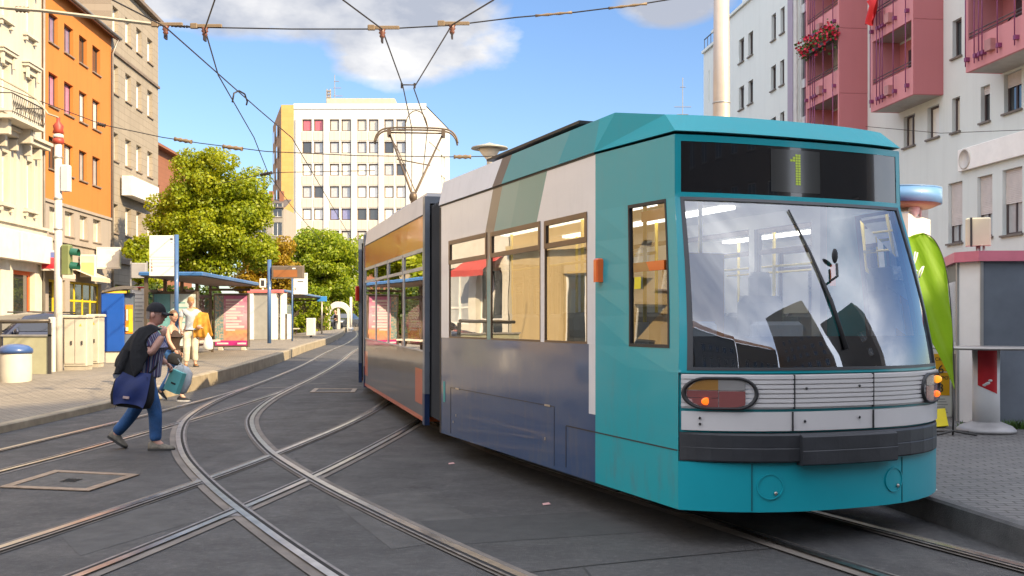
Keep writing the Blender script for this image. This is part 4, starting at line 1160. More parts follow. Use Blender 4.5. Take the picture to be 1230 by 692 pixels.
# --- brick house glimpsed beyond ----------------------------------------
r = thing('brick_house', 'red brown brick house glimpsed beyond the beige block', 'building', (-27.5, 79, zg(79)), R(92))
mb = MB(); hk = [(.8,1.8,z,z+1.5) for z in (3,6.5,10)]; wall_grid(mb, 0, 11, 0, 14.6, hk, 0, .2); mb.build('wall', W_BRICK, r)
for h in hk: window(r, h)
shell(r, 0, 11, 14.6, 9, W_BRICK)
mb = MB(); mb.quad((-.4,-.6,14.5),(11.4,-.6,14.5),(11.4,4,16.0),(-.4,4,16.0)); mb.quad((-.4,-.6,14.5),(-.4,4,16.0),(-.4,9,14.5),(-.4,9,14.4)); mb.box(-.4,11.4,-.6,0,14.3,14.49); mb.build('roof', W_BRICK, r)
# --- white office tower --------------------------------------------------
TDp = 153.0; ft = Facade(XA(338, TDp), TDp, 1, 0, zg(153))
r = thing('office_tower', 'white office tower with yellow corner strip in the distance', 'building', (ft.P.x, ft.P.y, zg(153)), 0)
yw = ft.u(352.8); W = ft.u(512); top = ft.z(400, 127)
colp = [363,377,396,410,429,443,461.5,476,494]
ht = []
zt = [ft.z(400, 143.3+26.75*k) for k in range(9)]
for z in zt:
    for c in colp[:8]: ht.append((ft.u(c), ft.u(c+11.4), z-1.75, z))
mb = MB(); wall_grid(mb, yw, W, 0, top, ht, 0, .3)
for c in [357.5,391,424.3,457,490]: mb.box(ft.u(c)-.25, ft.u(c)+.55, -.22, 0, 0, top-2.0)
mb.box(yw, W, -.12, 0, top-.5, top+.3); mb.build('wall', W_TOWER, r)
pal = [PANE_R,PANE_R,PANE_C,PANE_C,PANE_C,PANE_C,PANE_G,PANE_G] + [PANE,PANE_G,PANE_G,PANE_W,PANE_G,PANE_G,PANE,PANE_G] + [PANE_W]*6+[PANE_G,PANE] + [PANE_G,PANE,PANE_G,PANE_G,PANE_W,PANE_W,PANE_W,PANE_W] + [PANE_W,PANE_W,PANE_B,PANE_B,PANE,PANE,PANE_W,PANE_W]
for i, h in enumerate(ht): window(r, h, .3, FR_BRN, pal[i % len(pal)], mull=0, sill=False, fw=.16)
mb = MB(); mb.box(-.05, ft.u(374.4)-ft.u(363)+.05, -.06, -.005, 0, 1.33); me_ = mb.mesh('spandrel_panel', W_TOWER_SP)
for z in zt:
    for c in colp[:8]:
        o = bpy.data.objects.new('spandrel_panel', me_); COL.objects.link(o); o.parent = r; o.location = (ft.u(c), 0, z-3.15)
mb = MB(); mb.box(0, yw-.01, -.1, 12, 0, top+.1); mb.build('yellow_corner', W_YELLOW, r)
hz = [(2.5,4.1,z-1.7,z) for z in zt]
dz = 22.0
mb = MB(); q = (-1.2-0, 9.0)
mb.quad((0,-.1,0),(0,-.1,top+.1),(-5.2,17,top+.1),(-5.2,17,0)); mb.build('side_wall', M('tower_side_brick', (0.30,0.15,0.06), 0.8, var=.2), r)
mb = MB()
for z in zt:
    for t in (.28,.62):
        x = -5.2*t-.04; y = 17*t
        mb.quad((x,y-1.0,z-1.7),(x,y-1.0,z),(x-.6,y+1.0,z),(x-.6,y+1.0,z-1.7))
mb.build('side_windows', PANE, r)
X1 = XA(540, 172)-ft.P.x; D1 = 19
ang = math.atan2(D1, X1-W); lw = math.hypot(D1, X1-W)
Tm = Matrix.Translation((W,0,0)) @ Matrix.Rotation(ang, 4, 'Z')
hr = [(lw*.60+k*2.2, lw*.60+k*2.2+1.5, z-1.75, z) for z in zt[1:] for k in (0,1)]
mb = MB(); wall_grid(mb, 0, lw, 0, top-.2, hr, 0, .3); mb.box(lw*.1,lw*.55,-.1,-.0,top-5,top-1.5); mb.mi = 1
for (a,b,c,d) in hr: mb.quad((a,.28,c),(b,.28,c),(b,.28,d),(a,.28,d))
mb.v = [tuple(Tm @ Vector(v)) for v in mb.v]; mb.build('right_wall', [W_TOWER, PANE_C], r)
mb = MB(); mb.poly([(0,0,top),(W,0,top),(X1,D1,top),(X1-10,D1+12,top),(-5.2,17,top)]); mb.quad((-5.2,17,0),(-5.2,17,top),(X1,D1,top),(X1,D1,0))
mb.box(ft.u(391),ft.u(473),1.0,9,top+.02,top+1.3); mb.build('roof', M('tower_roof_ochre', (0.50,0.43,0.30), 0.8), r)
mb = MB(); ax = ft.u(390.5); az = top+.1
for dx in (-.25,.25):
    for dy in (2.75,3.25): mb.tube([(ax+dx,dy,az),(ax+dx,dy,az+3.0)], .07, 4)
for k in range(6): mb.box(ax-.33,ax+.33,2.68,3.32,az+.3+k*.46,az+.5+k*.46)
mb.tube([(ax+.9,3,az),(ax+.9,3,az+5.2)], .05, 4)
for z, w in ((2.0,1.2),(3.2,1.0),(4.2,.7)): mb.tube([(ax+.9-w*.2,3,az+z),(ax+.9+w,3,az+z)], .05, 4)
mb.build('antenna_mast', M('aerial_metal', (0.30,0.27,0.24), 0.5, .5), r)
# --- old roofs between the trees ----------------------------------------
r = thing('old_house', 'dark old house with chimneys half hidden beside the tower', 'building', (XA(300,135), 135, zg(135)), 0)
Hh = ZA(250,135)-zg(135); mb = MB(); hk = [(a,a+1.2,z,z+1.8) for a in (.9,3.0) for z in (8,11.5,14)]
wall_grid(mb, 0, 4.4, 0, Hh, hk, 0, .2); mb.build('wall', plaster('old_house_grey', (0.30,0.27,0.22)), r)
for h in hk: window(r, h, .2, FR_WHITE, PANE)
shell(r, 0, 4.4, Hh, 8, W_GREY)
mb = MB(); mb.quad((-.3,-.4,Hh),(4.7,-.4,Hh),(4.7,4,Hh+1.6),(-.3,4,Hh+1.6)); rf = mb.build('roof', ROOFM, r)
mb = MB()
for x in (.6,1.8,3.2): mb.box(x,x+.5,3,3.6,Hh+.8,Hh+2.6)
mb.build('chimney', W_BRICK, rf)
# --- distant low houses closing the street ---------------------------------
for i, (px, w, d, h, c, lb) in enumerate(((455,16,150,11,(0.42,0.38,0.30),'low cream house far behind the tram, under the tower'),(640,30,110,9,(0.36,0.33,0.29),'low grey house far behind the tram roof with a thin aerial'),(830,16,105,13,(0.45,0.43,0.40),'pale house far behind the tram at the end of the right block'))):
    r = thing('distant_house', lb, 'building', (XA(px,d), d, zg(d)), 0)
    hk = [(a,a+1.2,z,z+1.6) for a in [1.5+2.8*k for k in range(int((w-2)/2.8))] for z in (1.2,4.4,7.4) if z+2 < h]
    mb = MB(); wall_grid(mb, 0, w, 0, h, hk, 0, .2); mb.build('wall', plaster('distant_render', c), r)
    for q in hk: window(r, q, .2, FR_WHITE, PANE)
    shell(r, 0, w, h, 9, W_GREY)
    mb = MB(); mb.quad((-.3,-.3,h),(w+.3,-.3,h),(w+.3,4.5,h+2.2),(-.3,4.5,h+2.2)); rf = mb.build('roof', W_BRICK, r)
    if i == 2:
        ax = XA(821,d+4)-XA(px,d); zt_ = ZA(92,d+4)-zg(d)
        mb = MB(); mb.tube([(ax,4.5,h+1.5),(ax,4.5,zt_)], .05, 5)
        for z, w_ in ((zt_-1.0,.3),(zt_-3.1,.9),(zt_-3.9,.6)): mb.tube([(ax-w_,4.5,z),(ax+w_,4.5,z)], .04, 4)
        mb.build('aerial', M('aerial_grey', (0.3,0.3,0.3), .5, .6), r)

# --- right apartment block: far end at px 842, running towards the camera -------
RBd = 70.0; fr = Facade(21.07-.119*RBd, RBd, .119, -1, zg(45)*0.6)
fr.D = Vector((.119,-1)).normalized(); fr.rz = math.atan2(fr.D.y, fr.D.x); GRz = fr.z0
r = thing('apartment_block', 'grey white apartment block with pink balconies on the right', 'building', (fr.P.x, fr.P.y, GRz), fr.rz)
LEN = fr.u(1230)+2.4
e0, e1 = fr.z(842,63), fr.z(876,23)
uS = fr.u(857)
def R4(pl, pr, yt, yb): return fr.rect(pl, pr, yt, yb)
up = [R4(887.6,893.7,49,77),R4(898.7,904.5,41,69),R4(926.8,932,19,50),R4(937.5,942.4,11,41.5),
      R4(887.6,893.7,106,133),R4(898.7,904.5,98.5,126),R4(926,932,81,110),R4(937,942,74,103.5),R4(887.6,893.7,160,187),R4(898.7,904.5,155,182),R4(926,932,143,172),R4(937,942,136,166)]
nw = [(R4(1085.5,1099,141,178),.0,PANE_C),(R4(1114,1128,130,168),.0,PANE_W),(R4(1143.5,1153,119,160),.0,PANE_C),(R4(1178,1189,105,148),.22,PANE),(R4(1206,1227,90,137),.35,PANE),
      (R4(1144,1155,26,71),0,PANE)]
lowr = [(R4(1082,1093,232,296),.75,PANE_G),(R4(1102,1115,227,294),.72,PANE_G),(R4(1139,1156,221,293),.70,PANE_G),(R4(1174,1192,213,286),.62,PANE_G),(R4(1204,1228,205,283),.52,PANE_G)]
un = fr.u(1240)+30
extra = [((un+k*2.9, un+k*2.9+1.3, z, z+1.5), .3, PANE) for k in range(5) for z in (6.9,9.8,12.7,15.6)] + [((un+k*2.9, un+k*2.9+1.3, 3.1, 5.2), .6, PANE_G) for k in range(5)]
st0, st1 = fr.u(959.5), fr.u(968)
stair = (st0, st1, 2.0, e1-.8)
balc = []
allh = up + [a for a,_,_ in nw+lowr+extra] + [stair]
mb = MB(); wall_grid(mb, uS, LEN, 3.0, e1, [h for h in allh if h[1] < LEN-.2], 0, .22); mb.build('wall', W_RIGHT, r)
mb = MB(); wall_grid(mb, 0, uS-.003, 0, e0, [(fr.u(846.8),fr.u(847.8),fr.z(847,124),fr.z(847,85))], .25, .1); mb.box(0, uS, .1, .24, e0-.05, e0+.12); mb.quad((0,.25,0),(0,.25,e0),(0,12,e0),(0,12,0)); mb.quad((uS,.0,0),(uS,.25,0),(uS,.25,e1),(uS,0,e1)); mb.build('end_wall', W_RIGHT, r)
mb = MB(); mb.tube([(uS-.4,.4,e0+.1),(uS-2.5,.4,e0+.1)], .03, 5); mb.tube([(uS-.4,.4,e0+1.0),(uS-3.2,.4,e0+1.0)], .04, 5)
for k in range(5): mb.tube([(uS-.4-k*.7,.4,e0+.05),(uS-.4-k*.7,.4,e0+1.0)], .025, 5)
mb.build('roof_railing', FR_DARK, r)
FRR = M('dark_red_brown_frame', (0.07,0.05,0.05), 0.5); SILLG = M('grey_sill', (0.16,0.14,0.12), 0.6)
for h in up: window(r, h, .2, FRR, PANE, mull=0, sillmat=SILLG, fw=.09)
for h, s, p in nw + lowr: window(r, h, .2, FRR, p, mull=1 if h[1]-h[0] > .9 else 0, sillmat=SILLG, fw=.08, shutter=s)
for h, s, p in extra:
    if h[1] < LEN-.2: window(r, h, .2, FRR, p, mull=1, sillmat=SILLG, shutter=s)
# stair window strip with lilac pilaster
mb = MB(); w = st1-st0
n = 9
for k in range(n+1):
    z = stair[2] + (stair[3]-stair[2])*k/n; mb.box(st0, st1, .10, .19, z-.22, z+.22)
mb.box(st0,st0+.12,.08,.2,*stair[2:]); mb.box(st1-.12,st1,.08,.2,*stair[2:]); sw = mb.build('stair_window', M('stair_frame_white', (0.52,0.52,0.52), .5), r)
mb = MB(); mb.quad((st0,.17,stair[2]),(st1,.17,stair[2]),(st1,.17,stair[3]),(st0,.17,stair[3])); mb.build('pane', PANE, sw)
mb = MB(); mb.box(fr.u(947), fr.u(953), -.05, -.002, 3.0, e1+.0); mb.build('lilac_stripe', W_LILAC, r)
mb = MB(); mb.box(fr.u(955.5), fr.u(959), -.10, -.002, 3.0, e1); mb.build('white_pilaster', M('pilaster_white', (0.55,0.54,0.51), .8), r)
mb = MB(); mb.box(uS-.1, LEN, -.14, .3, e1+.003, e1+.16); mb.box(fr.u(884), LEN, .4, 1.2, e1+.1, e1+1.0); mb.build('parapet', W_RIGHT, r)
shell(r, uS, LEN, e1, 13, W_RIGHT, z0=3.0)
# ground floor: red-brown canopy and dark shopfront
mb = MB(); mb.box(uS, LEN, -1.5, .0, 2.72, 2.97); mb.box(uS, LEN, -1.55, -1.5, 2.55, 2.99); mb.build('canopy', M('canopy_red_brown', (0.26,0.095,0.085), 0.6, var=.15), r)
shopz = [(uS+1+k*3.1, uS+3.6+k*3.1, .2, 2.5) for k in range(int((LEN-uS-3)/3.1))]
mb = MB(); wall_grid(mb, uS, LEN, 0, 2.72, shopz, .05, .3); mb.build('shopfront_wall', M('shopfront_dark', (0.16,0.15,0.145), .6), r)
for h in shopz: window(r, h, .3, FR_DARK, PANE, mull=1, sill=False)
# large blank sign bar with a round end mark
sgn = thing('long_sign', 'long blank pale sign bar with round end plate on the apartment block', 'sign', (0,0,0), fr.rz)
ua, ub = fr.u(1155), fr.u(1230)+2.4; zc = fr.z(1190,190)
sgn.location = (fr.P.x+fr.D.x*ua, fr.P.y+fr.D.y*ua, GRz)
z_l0, z_l1 = fr.z(1157,206), fr.z(1157,180)
mb = MB(); mb.bbox(0,ub-ua,-.16,-.02,z_l0,z_l1,.02); mb.build('board', M('sign_board_pale', (0.86,0.84,0.80), .5, var=.05), sgn)
mb = MB(); zz = (z_l0+z_l1)/2; rr = (z_l1-z_l0)*.47
mb.lathe([(rr,.0),(rr,.03),(rr-.06,.035),(rr-.06,.02),(.01,.02)], 28, mat=Matrix.Translation((fr.u(1163.5)-ua,-.155,zz)) @ Matrix.Rotation(R(90),4,'X')); mb.build('round_plate', M('round_plate_pale', (0.56,0.53,0.48), .5), sgn)
# balconies: outer face towards the street with openings, solid cheek towards the camera
POLE = M('purple_pole', (0.22,0.045,0.13), .45)
BRAIL = M('balcony_rail', (0.14,0.12,0.13), .4, .5)
def balcony_stack(pl, pr, prot, floors, ubot, cheek_full, label=None):
    u0 = None
    # outer plane pixel columns -> local x
    def uo(px):
        k = (px-615)/F; nx, ny = fr.D.y, -fr.D.x      # outward normal
        n = Vector((-abs(fr.D.y), -fr.D.x)).normalized()
        P = fr.P + n*prot
        return (k*P.y - P.x)/(fr.D.x - k*fr.D.y)
    def zo(px, py):
        u = uo(px); n = Vector((-abs(fr.D.y), -fr.D.x)).normalized(); P = fr.P + n*prot
        return EYE + (HY-py)/F*(P.y+u*fr.D.y) - GRz
    a, b = uo(pl), uo(pr)
    z0 = zo(pr, ubot); fh = 2.86
    for k in range(floors):
        zf = z0 + fh*k
        if zf > e1 - .5: break
        mb = MB()
        mb.box(a, b, -prot, -prot+.12, zf, zf+1.06)                     # parapet
        mb.box(b-.14, b, -prot+.123, .0, zf, zf+fh-.003)                # cheek towards the camera
        mb.box(a, a+.12, -prot+.123, .0, zf, zf+fh-.003)
        mb.box(a, a+.16, -prot, -prot+.12, zf+1.063, zf+fh-.003); mb.box(b-.14, b, -prot, -prot+.12, zf+1.063, zf+fh-.003)
        q = mb.build('balcony', W_PINK2, r)
        mb = MB(); mb.box(a+.121,b-.141,-prot+.121,-.0,zf-.0,zf+.16); mb.build('floor_slab', M('balcony_soffit', (0.42,0.41,0.38), .8), q)
        mb = MB(); mb.box(b-.001,b+.022,-prot-.012,.0,zf+.006,zf+fh-.02); mb.build('cheek_panel', W_PINK, q)
        mb = MB()
        for zz in (1.18,1.30): mb.tube([(a+.16,-prot+.05,zf+zz),(b-.14,-prot+.05,zf+zz)], .022, 5)
        mb.build('rail', BRAIL, q)
        mb = MB(); mb.box(a+.9,a+1.75,-.04,-.001,zf+.3,zf+2.35); mb.box(b-1.3,b-.5,-.04,-.001,zf+1.0,zf+2.2); mb.build('balcony_door', PANE, q)
        mb = MB(); mb.box(a+.125,b-.145,-.02,-.004,zf+.17,zf+fh-.1); mb.build('back_panel', W_PINK if (k % 2 == 0) else W_RIGHT, q)
        mb = MB(); mb.box((a+b)/2-.25,(a+b)/2+.1,-prot-.18,-prot,zf+.35,zf+.72); mb.build('ventilator', M('vent_pink', (0.42,0.20,0.19), .6), q)
        mb = MB()
        for t in (.06,.22,.30,.36,.62,.9):
            x = a + (b-a)*t
            mb.tube([(x,-prot-.13,zf+.15),(x,-prot-.13,zf+fh+.15)], .022, 6); mb.box(x-.06,x+.06,-prot-.15,-prot,zf+.33,zf+.47)
        mb.build('privacy_poles', POLE, q)
    return a, b, z0, prot
B1 = balcony_stack(968, 1008, 1.3, 7, 190, True)
B2 = balcony_stack(1046, 1097, 1.2, 4, 113, True)
B3 = balcony_stack(1160, 1231, 1.3, 4, 57, True)
def world_r(u, y, z):
    n = Vector((-fr.D.y, fr.D.x)); return Vector((fr.P.x+fr.D.x*u+n.x*y, fr.P.y+fr.D.y*u+n.y*y, GRz+z))

# --- unseen houses, added to shade the street and fill the tram's screen reflection ---
def row_house(label, X0, d0, d1, h, col, roof=2.5, gap=3.0, T=4.0, dv=(.02,-1)):
    f = Facade(X0, d1, *dv, 0); r = thing('row_house', label, 'building', (X0, d1, 0), f.rz); W = d1-d0
    hs = [(a,a+1.2,z,z+1.7) for a in [1.2+gap*k for k in range(int((W-2)/gap))] for z in [1.0+3.1*j for j in range(int((h-1.2)/3.1))]]
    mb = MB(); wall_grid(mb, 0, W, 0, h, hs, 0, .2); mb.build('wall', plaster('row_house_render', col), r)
    for q in hs: window(r, q, .2, FR_WHITE, PANE, mull=1)
    shell(r, 0, W, h, T, W_GREY)
    if roof:
        mb = MB(); mb.quad((-.3,-.3,h),(W+.3,-.3,h),(W+.3,T/2,h+roof),(-.3,T/2,h+roof)); mb.quad((-.3,T/2,h+roof),(W+.3,T/2,h+roof),(W+.3,T+.3,h),(-.3,T+.3,h)); mb.poly([(0,0,h),(0,T,h),(0,T/2,h+roof)]); mb.poly([(W,0,h),(W,T/2,h+roof),(W,T,h)])
        mb.build('roof', W_BRICK, r)
row_house('small unseen middle house added beyond the right edge to shade the kiosks', 24.0, -5.1, 2.0, 16.2, (0.13,0.12,0.11), 0)
row_house('tall brown slanted house out of view on the right, shaped to shade the street, mirrored in the tram display', 34.0, -34, -12, 31.0, (0.15,0.12,0.10), 0, dv=(-.55,-.83))
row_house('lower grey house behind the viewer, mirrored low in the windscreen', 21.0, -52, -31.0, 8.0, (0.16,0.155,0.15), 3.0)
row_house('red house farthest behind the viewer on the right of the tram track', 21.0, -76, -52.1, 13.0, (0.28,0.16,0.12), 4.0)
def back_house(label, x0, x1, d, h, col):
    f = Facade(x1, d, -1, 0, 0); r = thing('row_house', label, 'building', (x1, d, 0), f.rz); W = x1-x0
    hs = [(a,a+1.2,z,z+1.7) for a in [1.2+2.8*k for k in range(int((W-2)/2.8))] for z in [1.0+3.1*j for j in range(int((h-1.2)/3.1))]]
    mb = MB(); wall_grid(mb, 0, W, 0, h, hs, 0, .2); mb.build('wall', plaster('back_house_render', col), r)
    for q in hs: window(r, q, .2, FR_WHITE, PANE, mull=1)
    shell(r, 0, W, h, 8, W_GREY)
    mb = MB(); mb.quad((-.3,-.3,h),(W+.3,-.3,h),(W+.3,4,h+3),(-.3,4,h+3)); mb.poly([(0,0,h),(0,8,h),(0,4,h+3)]); mb.poly([(W,0,h),(W,4,h+3),(W,8,h)]); mb.build('roof', W_BRICK, r)
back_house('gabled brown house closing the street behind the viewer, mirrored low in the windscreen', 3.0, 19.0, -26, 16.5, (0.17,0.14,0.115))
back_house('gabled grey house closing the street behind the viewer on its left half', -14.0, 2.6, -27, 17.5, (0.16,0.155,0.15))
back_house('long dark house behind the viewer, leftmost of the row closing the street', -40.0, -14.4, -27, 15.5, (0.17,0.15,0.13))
# houses continuing the left row towards and past the viewer (seen mirrored in the tram's flank)
def left_house(label, d0, d1, h, col):
    X0 = -(22.6+.054*(d0-50.4)); f = Facade(X0, d0, -.054, 1, 0); r = thing('row_house', label, 'building', (X0, d0, .1), f.rz); W = d1-d0
    hs = [(a,a+1.15,z,z+1.8) for a in [1.2+2.7*k for k in range(int((W-2)/2.7))] for z in [5.2+3.4*j for j in range(int((h-6)/3.4))]] + [(a,a+2.2,.2,3.3) for a in [.8+3.2*k for k in range(int((W-2.5)/3.2))]]
    mb = MB(); wall_grid(mb, 0, W, 0, h, hs, 0, .22); mb.box(-.02,W,-.3,0,4.2,4.5); mb.box(-.02,W,-.4,0,h-.4,h); mb.build('wall', plaster('left_house_render', col), r)
    for q in hs: window(r, q, .2, FR_WHITE, PANE if q[2] < 1 else PANE_C, mull=1)
    shell(r, 0, W, h-.02, 10, W_GREY)
left_house('pale house beyond the left edge, mirrored in the tram windows', 20.5, 32.9, 17.5, (0.46,0.34,0.17))
left_house('ochre house beyond the left edge nearest the viewer', 6.0, 20.4, 16.0, (0.50,0.36,0.17))
# ------------------------------------------------------------------ street furniture, left pavement
STEELG = M('galvanised_steel', (0.42,0.41,0.39), 0.45, 0.6, var=0.15)
WPAINT = M('white_paint_post', (0.66,0.63,0.58), 0.45, var=.1, dirt=.25)
BLUE = M('blue_post_paint', (0.05,0.12,0.27), 0.4, coat=.4, var=.1)
BLUE2 = M('blue_machine_paint', (0.010,0.075,0.36), 0.35, coat=.5, var=.08)
CAB = M('cabinet_beige', (0.50,0.46,0.38), 0.6, var=.08, dirt=.3)
BOARDW = M('board_white', (0.78,0.76,0.70), 0.45, var=.04)
INK = M('print_ink', (0.03,0.03,0.035), 0.6); INKR = M('print_red', (0.5,0.04,0.03), 0.6); INKG = M('print_grey', (0.45,0.44,0.42), 0.6)
CLEAR = glass('clear_shelter_glass', (0.80,0.86,0.84), 0.06, 1.0)
def sp(px, py, off=.12): return G(px, py, off)
def at_d(px, d, off): return Vector((XA(px, d), d, zg(d)+off))

# tall white pole with red and white collar, where wires meet
p = sp(70, 455); d = p.y; H = ZA(141, d)-p.z
r = thing('wire_pole', 'tall white pole with red collar at its top, beside the grey cabinets', 'pole', p)
mb = MB(); mb.tube([(0,0,0),(0,0,H*.45),(0,0,H-.35)], [.098,.088,.078], 14); mb.lathe([(.20,0),(.19,.05),(.13,.07)],14); mb.build('shaft', WPAINT, r)
mb = MB(); mb.lathe([(.09,H-.62),(.125,H-.60),(.125,H-.50),(.09,H-.48)],14); mb.lathe([(.08,H-.38),(.125,H-.36),(.10,H-.28),(.12,H-.2),(.04,H-.1),(.04,H)],14); mb.build('collar', M('collar_red', (0.36,0.05,0.03), .5), r)
mb = MB(); mb.lathe([(.08,H-.48),(.115,H-.47),(.115,H-.41),(.08,H-.38)],14); mb.build('collar_band', WPAINT, r)
mb = MB(); mb.bbox(.085,.27,-.1,.1,H-1.7,H-1.1,.02); mb.build('side_box', M('pale_box', (0.62,0.60,0.57), .5), r)
for z in (H-.95,H-1.9,H-2.6):
    mb = MB(); mb.lathe([(.085,z),(.10,z+.01),(.10,z+.05),(.085,z+.06)],14); mb.build('band', STEELG, r)
# traffic signal facing right, seen from behind
r = thing('traffic_light', 'green backed traffic signal mounted on the tall white pole', 'traffic light', p + Vector((.20,.0,ZA(330,d)-p.z)))
mb = MB(); hh = (330-294)/F*d
mb.bbox(-.10,.10,-.11,.11,0,hh,.03); mb.build('signal_case', M('signal_case_olive', (0.16,0.19,0.07), .5), r)
GRN = M('signal_hood_green', (0.01,0.10,0.06), .45, coat=.3)
for z in (hh*.28, hh*.74):
    mb = MB(); mb.smooth = True
    mb.grid(lambda a, t: (.10+t*.17, .105*math.cos(a), z+.105*math.sin(a)-t*.02), [-.6+4.34*k/14 for k in range(15)], [0,.5,1]); mb.grid(lambda a, t: (.10+t*.17, .100*math.cos(a), z+.10*math.sin(a)-t*.02), [-.6+4.34*k/14 for k in range(15)], [0,.5,1])
    mb.build('hood', GRN, r)
    mb = MB(); mb.ell((.10,0,z),(.03,.09,.09),12,6); mb.build('lamp', M('signal_lens_dark', (0.02,0.06,0.05), .2, coat=1), r)
mb = MB(); mb.box(-.2,-.1,-.03,.03,.12,.17); mb.box(-.2,-.1,-.03,.03,hh-.17,hh-.12); mb.build('bracket', STEELG, r)
# second signal face-on edge, mounted on white sign at right of it is part of the wedge sign; switch cabinets
def cabinet(px0, px1, py, h, label, doors):
    p = sp((px0+px1)/2, py); d = p.y; w = (px1-px0)/F*d
    r = thing('switch_cabinet', label, 'cabinet', p, R(4))
    mb = MB(); mb.bbox(-w/2,w/2,-.0,.45,.28,h,.02); mb.build('cabinet_body', CAB, r)
    mb = MB(); mb.box(-w/2+.02,w/2-.02,.02,.43,0,.277); mb.build('plinth', M('concrete_plinth', (0.40,0.36,0.29), .85, var=.2), r)
    mb = MB(); mb.bbox(-w/2-.03,w/2+.03,-.04,.49,h,h+.06,.02); mb.build('lid', CAB, r)
    for k in range(doors):
        a = -w/2+.03+(w-.06)*k/doors; b = -w/2+.03+(w-.06)*(k+1)/doors
        mb = MB(); mb.box(a+.01,b-.01,-.018,-.0005,.33,h-.04); dr = mb.build('door', CAB, r)
        mb = MB(); mb.box(b-.09,b-.06,-.04,-.018,h*.55,h*.55+.09); mb.build('handle', FR_DARK, dr)
        if k == doors-1:
            mb = MB(); mb.poly([(a+.1,-.021,h-.2),(a+.16,-.021,h-.2),(a+.13,-.021,h-.13)]); mb.build('warning_mark', M('warning_yellow', (0.6,0.45,0.03), .6), dr)
cabinet(76, 104, 454, 1.40, 'wide beige switch cabinet beside the tall white pole', 2)
cabinet(105, 118.5, 450, 1.42, 'narrow beige switch cabinet between the wide one and the blue machine', 1)
r = thing('marker_post', 'slim white post between tall pole and glass railing', 'post', sp(62.5, 456))
mb = MB(); mb.bbox(-.07,.07,-.05,.05,0,1.42,.02); mb.build('post', WPAINT, r)
# litter bin with blue lid
p = sp(18.5, 467); r = thing('litter_bin', 'cream litter bin with domed blue lid on the pavement', 'bin', p)
mb = MB(); mb.lathe([(.285,.02),(.30,.06),(.305,.3),(.305,.68),(.30,.72)],28); mb.build('bin_body', M('bin_cream', (0.58,0.54,0.45), .55, var=.08, dirt=.3), r)
mb = MB(); mb.lathe([(.325,.715),(.33,.76),(.32,.80),(.25,.86),(.12,.895),(.02,.90)],28); mb.build('bin_lid', M('bin_lid_blue', (0.035,0.085,0.24), .35, coat=.5), r)
mb = MB(); mb.lathe([(.27,.0),(.27,.03)],20); mb.build('bin_foot', FR_DARK, r)
# glass railing
r = thing('glass_railing', 'low glass railing with dark handrail beside the litter bin', 'railing', sp(48, 459))
p = r.location; d = p.y
xl = XA(-60,d)-p.x; xr = XA(59.5,d)-p.x
mb = MB(); mb.tube([(xl,.3,1.31),(xr,0,1.34)], .045, 8); mb.build('handrail', M('handrail_dark', (0.10,0.085,0.07), .4, .4), r)
for k in range(2):
    a = xl+(xr-xl)*k/2; b = xl+(xr-xl)*(k+1)/2
    mb = MB(); mb.box(a+.05,b-.05,.05,.065,.02,1.0); mb.build('glass_panel', M('milky_green_glass', (0.37,0.36,0.24), .25, coat=.5, var=.1), r)
    mb = MB(); mb.box(b-.05,b-.0,.02,.1,0,1.3); mb.build('railing_post', FR_DARK, r)
mb = MB(); mb.box(xl,xr,.02,.1,1.0,1.04); mb.build('top_rail', STEELG, r)

